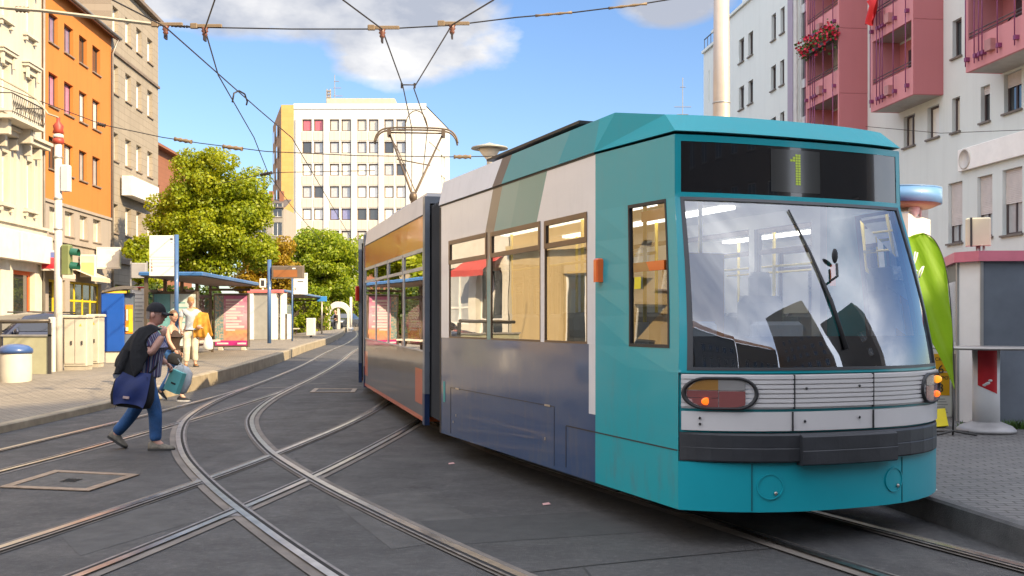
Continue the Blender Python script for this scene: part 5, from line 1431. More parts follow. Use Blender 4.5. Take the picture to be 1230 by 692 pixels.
# parked car behind the railing
def car_obj(loc, rz, col, label):
    r = thing('parked_car', label, 'car', loc, rz)
    paint = M('car_paint', col, .25, .3, coat=1.0, var=0); cg = M('car_glass', (0.02,0.022,0.03), .03, var=0, coat=1.0)
    prof_ = [(-2.15,.35),(-2.2,.62),(-2.05,.85),(-1.35,.97),(-.95,1.02),(-.35,1.40),(.2,1.47),(1.0,1.44),(1.65,1.12),(2.05,1.02),(2.15,.75),(2.1,.35)]
    mb = MB(); mb.smooth = True
    def wid(x, z): return (.86 if z < 1.0 else .86-(z-1.0)*.42) * (1-.10*max(abs(x)-1.6,0)/.6)
    rings = []
    for x, z in prof_:
        w = wid(x, z); rings.append([(x,-w,z),(x,-w*.5,z+.025),(x,0,z+.035),(x,w*.5,z+.025),(x,w,z)])
    mb.rings(rings, cap=False, closed=False)
    mb.smooth = False
    for s in (-1,1):
        pts = [(x, s*wid(x,z), z) for x, z in prof_]
        low = [(x, s*.86*(1-.10*max(abs(x)-1.6,0)/.6), min(z,.95)) for x, z in prof_]
        mb.poly(low if s < 0 else list(reversed(low)))
        for i in range(3, 9): mb.quad((low[i]),(low[i+1]),pts[i+1],pts[i])
    mb.quad((-2.15,-.8,.35),(-2.15,.8,.35),(2.1,.8,.35),(2.1,-.8,.35))
    mb.build('body', paint, r)
    def gl(pts, nm): 
        mb = MB(); mb.poly(pts); mb.build(nm, cg, r)
    gl([(-.93,-.74,1.065),(-.93,.74,1.065),(-.40,.62,1.415),(-.40,-.62,1.415)], 'windscreen'); gl([(1.60,-.72,1.19),(1.05,-.62,1.46),(1.05,.62,1.46),(1.60,.72,1.19)], 'rear_window')
    for s in (-1,1):
        f = lambda x, z: (x, s*(wid(x,z)+.008), z)
        gl([f(-.75,1.04),f(-.25,1.36),f(.28,1.41),f(.28,1.04)], 'side_window'); gl([f(.34,1.04),f(.34,1.41),f(.95,1.38),f(1.40,1.10)], 'side_window')
        mb = MB(); mb.ell((-.72,s*.98,1.03),(.06,.11,.08),10,6); mb.build('mirror', paint, r)
        mb = MB(); mb.ell((-2.08,s*.58,.72),(.10,.20,.09),12,6); mb.build('headlight', M('car_lamp', (0.7,0.7,0.68), .1, coat=1), r)
        for x in (-1.35,1.35):
            mb = MB(); T = Matrix.Translation((x,s*.80,.32)) @ Matrix.Rotation(R(90)*s,4,'X')
            mb.lathe([(.2,-.1),(.31,-.09),(.32,0),(.31,.09),(.22,.10)], 20, mat=T); w = mb.build('wheel', RUBBER, r)
            mb = MB(); mb.lathe([(.21,-.105),(.05,-.11)],16,mat=T @ Matrix.Rotation(R(180),4,'X')); mb.build('rim', STEELG, w)
    mb = MB(); mb.box(-2.22,-2.17,-.5,.5,.45,.60); mb.build('grille', RUBBER, r)
    mb = MB(); mb.tube([(-.2,-.55,1.50),(1.1,-.55,1.49)],.02,6); mb.tube([(-.2,.55,1.50),(1.1,.55,1.49)],.02,6); mb.build('roof_rack', FR_DARK, r)
    return r
carm = car_obj((XA(30,27.5), 27.5, zg(27.5)), R(52), (0.025,0.03,0.06), 'dark blue estate car with roof rails behind the glass railing'); carm.scale = (1,1,1.10)
c2 = car_obj((XA(412,88), 88, zg(88)), R(80), (0.05,0.055,0.07), 'small dark car far off by the white arch')
c3_ = car_obj((XA(121,33), 33, zg(33)), R(90), (0.03,0.07,0.2), 'blue car mostly hidden between cabinets and blue machine')

# blue ticket machine
p = sp(142, 443, .12); d = p.y; w = (160-124)/F*d
r = thing('ticket_machine', 'blue ticket machine with orange front and curved grey canopy', 'ticket machine', p, R(14))
mb = MB(); mb.bbox(-w*.5,w*.22,-.25,.35,.48,2.05,.02); mb.build('blue_case', BLUE2, r)
mb = MB(); mb.box(-w*.46,w*.5,-.2,.32,0,.478); mb.build('plinth', CAB, r)
mb = MB(); mb.box(w*.222,w*.48,-.05,.34,.48,2.04); mb.build('front_unit', M('machine_front_grey', (0.10,0.13,0.18), .5), r)
mb = MB(); mb.box(w*.24,w*.47,-.075,-.052,.95,1.72); mb.build('control_panel', M('machine_orange', (0.80,0.26,0.01), .5), r)
mb = MB(); mb.box(w*.34,w*.46,-.09,-.077,1.0,1.6); mb.build('keypad', M('machine_yellow', (0.85,0.58,0.02), .5), r)
mb = MB(); mb.box(w*.26,w*.32,-.09,-.077,1.3,1.6); mb.box(w*.25,w*.33,-.12,-.077,1.02,1.12); mb.build('coin_tray', M('machine_tray', (0.55,0.53,0.5), .4), r)
mb = MB(); mb.smooth = True
mb.grid(lambda u, v: (-w*.48+u*w*1.15, -.32+v*.72, 2.06+.17*math.sin(u*2.4)), [k/8 for k in range(9)], [0,1]); mb.grid(lambda u, v: (-w*.48+u*w*1.15, -.32+v*.72, 2.03+.11*math.sin(u*2.4)), [k/8 for k in range(9)], [0,1])
mb.smooth = False
for v in (0,1): mb.grid(lambda u, t: (-w*.48+u*w*1.15, -.32+v*.72, 2.03+.11*math.sin(u*2.4)+t*(.03+.06*math.sin(u*2.4))), [k/8 for k in range(9)], [0,1])
mb.build('canopy', M('machine_canopy', (0.13,0.115,0.105), .4, coat=.5), r)
mb = MB(); mb.box(-w*.45,w*.3,-.26,-.2,2.03,2.09); mb.build('name_strip', M('machine_yellow_strip', (0.70,0.45,0.04), .5), r)
# information case on legs beside it
p = at_d(167, 29.3, .2); d = p.y
r = thing('information_case', 'grey framed information case standing beside the blue ticket machine', 'information board', p, R(8))
z = lambda py: ZA(py, d)-p.z
mb = MB()
for x in (-.22,.22): mb.box(x-.02,x+.02,-.02,.02,0,z(314))
mb.build('leg', STEELG, r)
mb = MB(); mb.bbox(-.21,.21,-.07,.07,z(334),z(316),.02); mb.build('header', M('case_header_grey', (0.33,0.32,0.32), .4), r)
mb = MB(); mb.box(-.19,.19,-.05,.05,z(398),z(344)); q = mb.build('notice_panel', BOARDW, r)
mb = MB(); mb.box(-.15,.15,-.054,-.051,z(346.5),z(344.6)); mb.build('notice_heading', INKR, q)
mb = MB()
for k in range(9): mb.box(-.14,.10+.04*(k%2),-.0535,-.051,z(350+k*4.6),z(348.6+k*4.6))
mb.build('notice_text', INKG, q)

# timetable boards on blue posts
def timetable(px0, px1, pxp, py0, py1, d, off, label, full):
    p = at_d(pxp, d, off); r = thing('stop_sign', label, 'sign', p)
    z = lambda py: ZA(py, d)-p.z
    xx = lambda px: (px-pxp)/F*d
    mb = MB(); mb.tube([(0,0,0),(0,0,z(py0)+.02)], .035*full+.02, 12); mb.build('post', BLUE, r)
    mb = MB(); mb.bbox(xx(px0),xx(px1),-.03,.03,z(py1),z(py0),.012); b = mb.build('board', BOARDW, r)
    x0, x1, z0, z1 = xx(px0), xx(px1), z(py1), z(py0); h = z1-z0; w = x1-x0
    mb = MB()
    for t in ((.46,.40,.32,.24) if full > .5 else (.3,.2)): mb.box(x0+.03*w,x1-.02*w,-.0345,-.031,z0+h*t,z0+h*t+.006*full+.004)
    mb.build('ruled_line', INKG, b)
    mb = MB(); mb.bbox(x1-.16*w,x1-.06*w,-.036,-.031,z0+h*.89,z0+h*.93,.004); mb.box(x1-.15*w,x1-.08*w,-.0345,-.031,z0+h*.82,z0+h*.83); mb.build('emblem', INK, b)
    if full > .5:
        for k, (ch, m) in enumerate((('1',INK),('5',INK),('6',INKR),('8',INK))): text_obj('line_figure', ch, .085, m, b, (x0+.11*w, -.0335, z0+h*(.38-.082*k)))
    else:
        mb = MB(); mb.box(x0+.3*w,x0+.7*w,-.0345,-.031,z0+h*.58,z0+h*.62); mb.box(x0+.1*w,x0+.16*w,-.0345,-.031,z0+h*.2,z0+h*.3); mb.build('stop_name', INK, b)
    return r
timetable(179.5, 210, 212, 283, 331.5, 25.6, .29, 'tall blue post with white line timetable behind the striped shirt man', 1.0)
timetable(352.5, 369.5, 351, 328, 353.5, 47, .30, 'small blue post with white timetable board by the far shelter', .5)
# departure display on blue post
d = 44.0; p = at_d(323.5, d, .3); r = thing('departure_display', 'dark departure display with orange field on a blue post', 'display board', p)
z = lambda py: ZA(py, d)-p.z
xx = lambda px: (px-323.5)/F*d
mb = MB(); mb.tube([(0,0,0),(0,0,z(312))], .085, 12); mb.build('post', BLUE, r)
mb = MB(); mb.bbox(xx(327),xx(365),-.16,.16,z(334.5),z(319.5),.03); q = mb.build('display_case', M('display_case_brown', (0.14,0.11,0.085), .4), r)
mb = MB(); mb.box(xx(329.5),xx(358),-.167,-.161,z(333),z(324.5)); mb.build('display_face', M('display_amber_field', (0.33,0.13,0.045), .25, coat=1.0), q)
mb = MB(); mb.box(xx(352),xx(356),-.167,-.161,z(323.5),z(322)); mb.build('display_clock', BOARDW, q)
mb = MB(); mb.box(xx(323),xx(328),-.04,.04,z(331),z(329)); mb.box(xx(323),xx(328),-.04,.04,z(324),z(322)); mb.build('bracket', BLUE, r)

# shelters
FRS = M('shelter_frame_brown', (0.13,0.10,0.075), .45, .4); SEATW = M('bench_pale', (0.55,0.50,0.42), .6)
def shelter(X0, X1, d0, d1, off, zr, label, poster):
    base = Vector((X1, d0, zg(d0)+off)); r = thing('tram_shelter', label, 'shelter', base, math.atan2(.045,1))
    W, L = X0-X1, d1-d0          # local: x to the left is negative, y away along the track
    mb = MB(); mb.bbox(W-.15,.25,-.25,L+.3,zr,zr+.10,.03); rf = mb.build('roof', M('shelter_roof_blue', (0.035,0.12,0.30), .4, coat=.4), r)
    mb = MB(); mb.box(W-.1,.2,-.2,L+.25,zr-.03,zr-.002); mb.build('roof_lining', M('shelter_soffit', (0.15,0.12,0.10), .6), rf)
    n = 4
    for k in range(n+1):
        y = L*k/n
        mb = MB(); mb.box(W-.05,W+.04,y-.045,y+.045,0,zr-.03); mb.build('post', FRS, r)
    mb = MB(); mb.box(W-.04,W+.03,0,L,zr-.45,zr-.37); mb.box(W-.04,W+.03,0,L,.28,.34); mb.box(W,.0,L-.04,L+.04,zr-.2,zr-.12); mb.build('rail', FRS, r)
    for k in range(n):
        a, b = L*k/n+.06, L*(k+1)/n-.06
        mb = MB(); mb.quad((W,a,.34),(W,b,.34),(W,b,zr-.45),(W,a,zr-.45)); mb.build('back_glass', CLEAR, r)
    mb = MB(); mb.bbox(W+.15,W+.55,.8,L-.9,.42,.48,.015); 
    bn = mb.build('bench', SEATW, r)
    for y in (1.0, L*.5, L-1.2):
        mb = MB(); mb.box(W+.3,W+.38,y,y+.08,0,.42); mb.build('leg', FRS, bn)
    return r, W, L
sh, W, L = shelter(-10.1, -8.75, 28.6, 35.8, .3, 2.35, 'near tram shelter with blue roof and magenta poster case', True)
# poster cases: one inside the back wall, one closing the near end, one closing the far end
mb = MB(); mb.box(W+.03,W+.10,3.6,5.0,.55,2.1); mb.build('poster_case', FRS, sh)
mb = MB(); mb.quad((W+.105,3.66,.6),(W+.105,4.94,.6),(W+.105,4.94,2.05),(W+.105,3.66,2.05)); mb.build('pink_poster', M('poster_pink', (0.52,0.20,0.26), .4, coat=.8, var=.3), sh)
# light case at the far end facing the camera
dpo = 36.3; pz = zg(dpo)+.3
X0, X1 = XA(257, dpo), XA(299.5, dpo); zb_, zt_ = ZA(417, dpo)-pz, ZA(352.5, dpo)-pz
pc = thing('poster_case', 'freestanding glazed poster case with magenta and orange festival poster at the shelter end', 'poster case', ((X0+X1)/2, dpo, pz))
w = (X1-X0)/2
mb = MB(); mb.bbox(-w,w,-.07,.09,zb_,zt_,.02); mb.build('case_frame', FRS, pc)
def posterm():
    m, t, p = newmat('magenta_poster')
    x, y, z = t.xyz()
    g = t.mapr(z, zb_, zt_)
    c = t.ramp(g, [(0,(0.50,0.03,0.22)),(.12,(0.52,0.04,0.24)),(.125,(0.70,0.30,0.22)),(.30,(0.75,0.36,0.16)),(.36,(0.66,0.28,0.34)),(.6,(0.72,0.46,0.56)),(1,(0.50,0.12,0.30))])
    n = t.noise(5.0, 4, .6); c = t.mix(t.mapr(n, .5, .7)*.5, c, (0.28,0.05,0.10))
    left = (x < -w*.42) * (g > .13); n2 = t.noise(14, 3, .6)
    c = t.mix(left, c, t.ramp(n2, [(0,(0.05,0.12,0.10)),(.45,(0.16,0.30,0.32)),(.6,(0.55,0.40,0.28)),(.8,(0.6,0.2,0.25))]))
    t.put(p.inputs['Base Color'], c); p.inputs['Roughness'].default_value = .3; p.inputs['Coat Weight'].default_value = .8; return m
mb = MB(); mb.quad((-w+.06,-.074,zb_+.06),(w-.06,-.074,zb_+.06),(w-.06,-.074,zt_-.08),(-w+.06,-.074,zt_-.08)); po = mb.build('poster', posterm(), pc)
PTX = M('poster_text_white', (0.72,0.60,0.62), .5)
for k in range(11):
    zz = zt_-.28-k*(zt_-zb_-.75)/11; ww = [.9,.7,1,.55,.8,.95,.6,.85,.7,1,.5][k]
    mb = MB(); mb.box(-w*.30,-w*.30+ww*w*1.05,-.0765,-.0745,zz,zz+.055 if k%3 else zz+.08); mb.build('text_line', PTX, po)
for a, b in ((-w*.8,-w*.15),(w*.35,w*.85)):
    mb = MB(); mb.box(a,b,-.0765,-.0745,zb_+.10,zb_+.16); mb.build('text_line', PTX, po)
for x in (-w*.6,w*.7):
    mb = MB(); mb.bbox(x-.09,x+.09,-.1,.12,0,zb_,.02); mb.build('leg', SEATW, pc)
dpn = 29.6; pz2 = zg(dpn)+.3; X0, X1 = XA(184, dpn), XA(238.5, dpn); za2, zt2 = ZA(418, dpn)-pz2, ZA(350, dpn)-pz2
pn = thing('poster_case', 'glazed poster case with teal and pale sheets closing the near end of the shelter', 'poster case', ((X0+X1)/2, dpn, pz2)); w = (X1-X0)/2
mb = MB(); mb.bbox(-w,w,-.07,.09,za2,zt2,.02); mb.build('case_frame', FRS, pn)
mb = MB(); mb.quad((-w+.06,-.074,za2+.06),(-w*.22,-.074,za2+.06),(-w*.22,-.074,zt2-.08),(-w+.06,-.074,zt2-.08)); mb.build('teal_poster', M('poster_teal', (0.16,0.38,0.40), .35, coat=.8, var=.2, vs=3), pn)
mb = MB(); mb.quad((-w*.2,-.074,za2+.06),(w-.06,-.074,za2+.06),(w-.06,-.074,zt2-.08),(-w*.2,-.074,zt2-.08)); q = mb.build('pale_poster', M('poster_pale', (0.56,0.66,0.64), .35, coat=.8, var=.12, vs=3), pn)
mb = MB()
for k in range(5): mb.box(-w*.1,w*(.45+.1*(k%3)),-.0765,-.0745,zt2-.35-k*.14,zt2-.31-k*.14)
mb.build('print_lines', M('poster_teal_print', (0.2,0.42,0.42), .5), q)
for x in (-w*.6,w*.7):
    mb = MB(); mb.bbox(x-.05,x+.05,-.05,.07,0,za2,.02); mb.build('leg', FRS, pn)
# white advertising kiosk with red top
d = 50.0; p = at_d(321.5, d, .3); r = thing('vending_kiosk', 'white kiosk with grey panel and pinkish red top beside the poster case', 'kiosk', p)
z = lambda py: ZA(py, d)-p.z
xx = lambda px: (px-321.5)/F*d
mb = MB(); mb.box(xx(301),xx(307.5),-.5,.5,0,z(351)); mb.box(xx(328),xx(334.5),-.5,.5,0,z(351)); mb.box(xx(338),xx(342),-.2,.5,0,z(352)); mb.build('white_column', BOARDW, r)
mb = MB(); mb.box(xx(307.5)+.001,xx(328)-.001,-.42,.5,0,z(352)); mb.build('grey_panel', M('kiosk_panel_grey', (0.30,0.295,0.27), .5, var=.1), r)
mb = MB(); mb.bbox(xx(300),xx(342.5),-.55,.6,z(352),z(348.5),.02); mb.build('top', M('kiosk_top_red', (0.60,0.16,0.15), .5), r)
mb = MB(); mb.bbox(xx(313.5),xx(321),-.35,-.2,z(345.5),z(335),.02); mb.box(xx(316.5),xx(318.5),-.3,-.25,z(349),z(345)); q = mb.build('small_sign', BOARDW, r)
mb = MB(); mb.box(xx(315.5),xx(319.5),-.356,-.351,z(344),z(337)); mb.build('sign_mark', INK, q)
mb = MB(); mb.box(xx(334.5)+.001,xx(342),.1,1.5,0,z(377)); mb.build('side_cabinet', BOARDW, r)
# far shelter
r, W, L = shelter(XA(341,57)-.0, XA(372,57), 50, 62, .3, 2.3, 'far tram shelter with blue roof and glass balustrade', False)
mb = MB(); mb.box(W+.0,.15,.1,.13,.3,1.0); mb.build('front_glass', CLEAR, r)
mb = MB(); mb.box(W,.2,.08,.15,1.0,1.06)
for k in range(5): mb.box(W+(.2-W)*k/4-.03,W+(.2-W)*k/4+.03,.08,.15,0,1.0)
mb.build('balustrade', FRS, r)
p = at_d(373.5, 54, .3); r = thing('paper_bin', 'pale square bin at the corner of the far shelter', 'bin', p)
mb = MB(); mb.bbox(-.22,.22,-.2,.2,.1,1.0,.03); mb.build('bin_box', BOARDW, r)
mb = MB(); mb.box(-.05,.05,-.05,.05,0,.1); mb.build('foot', FR_DARK, r)
p = at_d(386.5, 62, .3); r = thing('stop_flag', 'small blue and white stop flag on a thin post past the far shelter', 'sign', p)
mb = MB(); mb.tube([(0,0,0),(0,0,ZA(356,62)-p.z)], .05, 8); mb.build('post', STEELG, r)
mb = MB(); mb.bbox(-.30,.30,-.05,.05,ZA(362,62)-p.z,ZA(356,62)-p.z,.02); mb.build('flag_plate', M('flag_plate_blue', (0.05,0.25,0.6), .4), r)
# white arch and bollards far off
p = at_d(407, 82, 0); r = thing('white_arch', 'white rounded arch structure standing far down the street', 'arch', p)
mb = MB(); n = 16; w0, h0 = 1.0, 2.2
rings = []
for k in range(n+1):
    a = math.pi*k/n; x = w0*math.cos(a); zz = h0*.55+h0*.55*math.sin(a)
    rings.append((x, zz))
pts = [(rings[0][0],0)] + rings + [(rings[-1][0],0)]
for a, b in zip(pts, pts[1:]):
    q = lambda s, t, y: (t[0]*s, y, t[1] if s == 1 else t[1]*.93 if t[1] < h0*.6 else h0*.55+(t[1]-h0*.55)*.62)
    mb.quad(q(1,a,-.3),q(1,b,-.3),q(.72,b,-.3),q(.72,a,-.3)); mb.quad(q(1,a,.3),q(.72,a,.3),q(.72,b,.3),q(1,b,.3)); mb.quad(q(1,a,-.3),q(1,a,.3),q(1,b,.3),q(1,b,-.3)); mb.quad(q(.72,a,-.3),q(.72,b,-.3),q(.72,b,.3),q(.72,a,.3))
mb.box(-.09,.09,-.2,.2,0,2.0)
mb.build('arch_frame', M('arch_white', (0.72,0.68,0.60), .6), r)
for px, hgt, lb in ((421.5,2.6,'white gate post far down the street beside the tram'),(391.5,2.2,'ochre post left of the white arch')):
    p = at_d(px, 80, .15); r = thing('gate_post', lb, 'post', p)
    mb = MB(); mb.tube([(0,0,0),(0,0,hgt)],.10,8); mb.lathe([(.22,0),(.2,.2),(.12,.25)],10); mb.build('post', WPAINT if px > 400 else M('ochre_post', (0.5,0.3,0.1), .6), r)

# ------------------------------------------------------------------ right side
# tall steel mast behind the tram
d = 27.0; p = Vector((XA(866.5,d), d, zg(d)+RZ)); r = thing('steel_mast', 'thick pale steel mast rising behind the tram roof', 'mast', p)
mb = MB(); mb.tube([(0,0,0),(0,0,5.5),(0,0,7.4),(0,0,11)], [.235,.225,.215,.19], 24); mb.lathe([(.36,0),(.36,.06),(.25,.1)],20); mb.build('shaft', M('mast_pale', (0.52,0.44,0.36), .42, .25, var=.08), r)
for z in (6.9,3.6):
    mb = MB(); mb.lathe([(.226,z),(.232,z+.01),(.232,z+.03),(.224,z+.04)],24); mb.build('weld_band', STEELG, r)
# disc street lamp behind the tram
d = 31.0; p = Vector((XA(588,d), d, zg(d)+RZ)); r = thing('street_lamp', 'disc shaped street lamp above the tram roof', 'street lamp', p)
zt_ = ZA(178,d)-p.z
mb = MB(); mb.tube([(0,0,0),(0,0,zt_-.5)],[.09,.06],10); mb.build('post', STEELG, r)
mb = MB(); mb.lathe([(.02,zt_+.17),(.12,zt_+.13),(.54,zt_+.02),(.56,zt_-.02),(.50,zt_-.03),(.2,zt_+.0)],24); mb.build('lamp_disc', M('lamp_disc_grey', (0.36,0.35,0.30), .5, .3), r)
mb = MB(); mb.lathe([(.34,zt_-.03),(.24,zt_-.18),(.09,zt_-.36),(.08,zt_-.5)],20); mb.build('lamp_cone', M('lamp_cone_cream', (0.62,0.56,0.45), .5), r)

# pink roofed kiosk with standing table
KW = M('kiosk_white_panel', (0.80,0.80,0.79), .4, var=.05); KG = M('kiosk_blue_grey_panel', (0.19,0.22,0.265), .22, .35, var=.2, vs=1.2, coat=.5, dirt=.2); KP = M('kiosk_pink_roof', (0.60,0.17,0.23), .5)
p0 = Vector((6.02, 13.95, zg(13.9)+RZ)); r = thing('snack_kiosk', 'pink edged octagonal kiosk with blue grey panels at the right edge', 'kiosk', p0)
H = ZA(312.5, 13.7)-p0.z
pl = [(0,0),(.17,-.33),(3.2,-.42),(4.3,.7),(4.3,2.6),(3.2,3.6),(1.0,3.3),(.62,2.1)]
A, B = Vector((pl[0])), Vector((pl[1]))
def wallq(mb, a, b, z0, z1, o=0): 
    mb.quad((a[0],a[1],z0),(b[0],b[1],z0),(b[0],b[1],z1),(a[0],a[1],z1))
mb = MB(); wallq(mb, pl[0], pl[1], 0, H); mb.build('corner_panel', KW, r)
mb = MB()
for i in range(1, 7): wallq(mb, pl[i], pl[i+1], 0, H)
mb.build('grey_panel', KG, r)
mb = MB(); wallq(mb, pl[7], pl[0], 0, .9); wallq(mb, pl[7], pl[0], 1.9, H); mb.build('left_panel', M('kiosk_left_dark', (0.12,0.13,0.12), .5), r)
mb = MB(); wallq(mb, pl[7], pl[0], .9, 1.9); mb.build('serving_window', M('kiosk_window', (0.2,0.18,0.15), .05, coat=1), r)
c = Vector((2.1,1.6))
out = [((Vector(q)-c)*1.035+c) for q in pl]
mb = MB(); n = len(pl); zs = [H-.02, H+.115, H+.16]
rings = [[(q.x,q.y,zs[0]) for q in out],[(q.x,q.y,zs[1]) for q in out],[((q.x-c.x)*.6+c.x,(q.y-c.y)*.6+c.y,zs[2]) for q in out]]
mb.rings(rings); mb.build('roof', KP, r)
mb = MB(); mb.box(.150,.190,-.345,-.325,0,H-.02); mb.box(-.02,.015,-.02,.02,0,H-.02); mb.build('corner_strip', M('corner_aluminium', (0.42,0.42,0.41), .35, .6), r)
# light box on the kiosk roof
d = 14.3; pb = Vector((XA(1175,d), d, p0.z+H+.1)); q = thing('light_box', 'cream light box sign on a short post above the pink kiosk roof', 'sign', pb, R(-25))
z = lambda py: ZA(py, d)-pb.z
w = 28/F*d/2
mb = MB(); mb.tube([(0,0,-.05),(0,0,z(295))],.03,8); mb.tube([(.07,0,-.05),(.07,0,z(295))],.018,6); mb.build('post', STEELG, q)
mb = MB(); mb.bbox(-w,w,-.09,.09,z(295.5),z(262),.02); mb.build('box', M('light_box_cream', (0.70,0.64,0.46), .45, var=.05), q)
mb = MB(); mb.box(-w*.62,-w*.45,-.1,.1,z(295.7),z(261.8)); mb.build('box_joint', FR_DARK, q)
# standing table
p = Vector((XA(1184,13.2), 13.2-.55, zg(13)+RZ)); p = Vector((5.85, 12.75, zg(12.75)+RZ)); r = thing('standing_table', 'round standing table on white column with red panel beside the kiosk', 'table', p)
Ht = ZA(416.5, 12.75)-p.z
mb = MB(); mb.lathe([(.34,0),(.345,.03),(.30,.075),(.19,.12),(.16,.13)],32); mb.build('base', M('cast_base_grey', (0.36,0.35,0.35), .5, .3, var=.2), r)
mb = MB(); mb.lathe([(.158,.12),(.155,Ht*.5),(.158,Ht-.03)],28); mb.build('column', KW, r)
mb = MB(); mb.smooth = True
RD = M('panel_red', (0.58,0.012,0.02), .45)
mb.grid(lambda a, t: (.160*math.cos(a), .160*math.sin(a), lerp(Ht-.46-(a+2.75)*.07, Ht-.04, t)), [-2.62+1.5*k/12 for k in range(13)], [0,.5,1]); mb.build('red_panel', RD, r)
mb = MB()
for a, dz in ((-1.95,.02),(-1.85,.03),(-1.7,.06),(-2.1,.005)): mb.ell((.160*math.cos(a),.160*math.sin(a),Ht-.47+dz),(.028,.012,.016),8,5)
mb.build('white_mark', KW, r)
mb = MB(); mb.lathe([(.62,Ht-.03),(.63,Ht-.015),(.62,Ht),(.01,Ht)],40); mb.lathe([(.61,Ht-.031),(.01,Ht-.03)],40); mb.build('table_top', M('table_top_steel', (0.34,0.32,0.30), .35, .5, var=.25), r)
# plant at the kiosk foot
LEAF_W = M('weed_green', (0.06,0.13,0.02), .7, var=.4)
p = Vector((XA(1216,13.0), 13.05, zg(13)+RZ)); r = thing('weed_tuft', 'low green weeds at the foot of the grey kiosk panel', 'plant', p)
mb = MB(); rnd = random.Random(5)
for k in range(220):
    x, y = rnd.gauss(0,.28), rnd.uniform(-.05,.16); a = rnd.uniform(0,6.3); h = rnd.uniform(.04,.13); w = rnd.uniform(.012,.03); dx, dy = math.cos(a)*w, math.sin(a)*w; lx, ly = rnd.gauss(0,.04), rnd.gauss(0,.04)
    mb.poly([(x-dx,y-dy,0),(x+dx,y+dy,0),(x+lx,y+ly,h)])
mb.build('leaves', LEAF_W, r)

# round canopied kiosk behind the tram's right corner
p = Vector((6.75, 18.0, zg(18)+RZ)); r = thing('canopy_kiosk', 'white kiosk with oval emblem box and round blue rimmed canopy', 'kiosk', p)
z = lambda py, d=17.6: ZA(py, d)-p.z
BXM = M('kiosk_box_white', (0.70,0.66,0.58), .45, var=.05)
a0, b0, c0 = Vector((XA(1034,17.9),17.9))-p.xy, Vector((XA(1091,17.5),17.5))-p.xy, Vector((XA(1117.5,18.6),18.6))-p.xy
d0_ = a0 + (c0-b0)
qd = [a0, b0, c0, d0_]
mb = MB(); mb.prism([(v.x,v.y) for v in qd], z(290), z(257)); mb.build('emblem_box', BXM, r)
mb = MB(); e = [(v-(a0+c0)/2)*1.012+(a0+c0)/2 for v in qd]; mb.prism([(v.x,v.y) for v in e], z(286.5), z(285)); mb.build('red_stripe', INKR, r)
t_ = (b0-a0).normalized(); nn_ = Vector((t_.y,-t_.x)); cc = a0+(b0-a0)*.21; zc = (z(290)+z(257))/2
mb = MB(); n = 28; ro, ri = (.125,.205), (.055,.135)
def el(r_, k, o): 
    a = 2*math.pi*k/n; q = cc + t_*(r_[0]*math.cos(a)) + nn_*o; return (q.x,q.y,zc+r_[1]*math.sin(a))
for k in range(n):
    mb.quad(el(ro,k,.006),el(ro,k+1,.006),el(ri,k+1,.006),el(ri,k,.006))
mb.build('emblem_ring', M('emblem_grey_green', (0.20,0.24,0.19), .5), r)
mb = MB(); mb.poly([el(ri,k,.004) for k in range(n)]); mb.build('emblem_centre', M('emblem_sage', (0.36,0.38,0.31), .5), r)
mb = MB()
q0 = cc + nn_*.008; mb.quad((q0.x-t_.x*.012,q0.y-t_.y*.012,zc-.1),(q0.x+t_.x*.012,q0.y+t_.y*.012,zc-.1),(q0.x+t_.x*.012,q0.y+t_.y*.012,zc+.1),(q0.x-t_.x*.012,q0.y-t_.y*.012,zc+.1)); mb.build('emblem_bar', BXM, r)
for v in qd:
    mb = MB(); mb.box(v.x-.05,v.x+.05,v.y-.05,v.y+.05,0,z(290)); mb.build('post', KW, r)
mb = MB(); e = [(v-(a0+c0)/2)*.94+(a0+c0)/2 for v in qd]; mb.prism([(v.x,v.y) for v in e], 0, .95); mb.build('counter_front', KW, r)
mb = MB(); mb.prism([(v.x,v.y) for v in e], .955, z(290.2)); mb.build('kiosk_glazing', M('kiosk_glazing_pale', (0.35,0.40,0.38), .08, coat=1.0, var=.2), r)
cx, cy = XA(1079,18.0)-p.x, 18.0-p.y+.1
mb = MB(); zr = z(250,18.0); mb.lathe([(.02,zr-.02),(.60,zr-.0),(.74,zr+.06)],40,(cx,cy,0)); mb.build('canopy_underside', M('canopy_under', (0.40,0.27,0.17), .6), r)
mb = MB(); mb.lathe([(.748,zr+.055),(.75,zr+.31)],48,(cx,cy,0)); mb.lathe([(.752,zr+.305),(.752,zr+.325)],48,(cx,cy,0)); mb.lathe([(.75,zr+.326),(.01,zr+.34)],40,(cx,cy,0)); mb.build('canopy_rim', M('canopy_blue_rim', (0.10,0.24,0.46), .45, coat=.3), r)
for (x,y) in ((cx+.22,cy-.25),(cx+.44,cy+.05),(cx-.3,cy+.1)):
    mb = MB(); mb.tube([(x,y,z(258)),(x,y,zr+.02)],.028,8); mb.build('canopy_stay', KW, r)
mb = MB(); mb.ell((cx+.20,cy-.3,z(250)),(.10,.08,.13),10,6); mb.build('floodlight', KW, r)

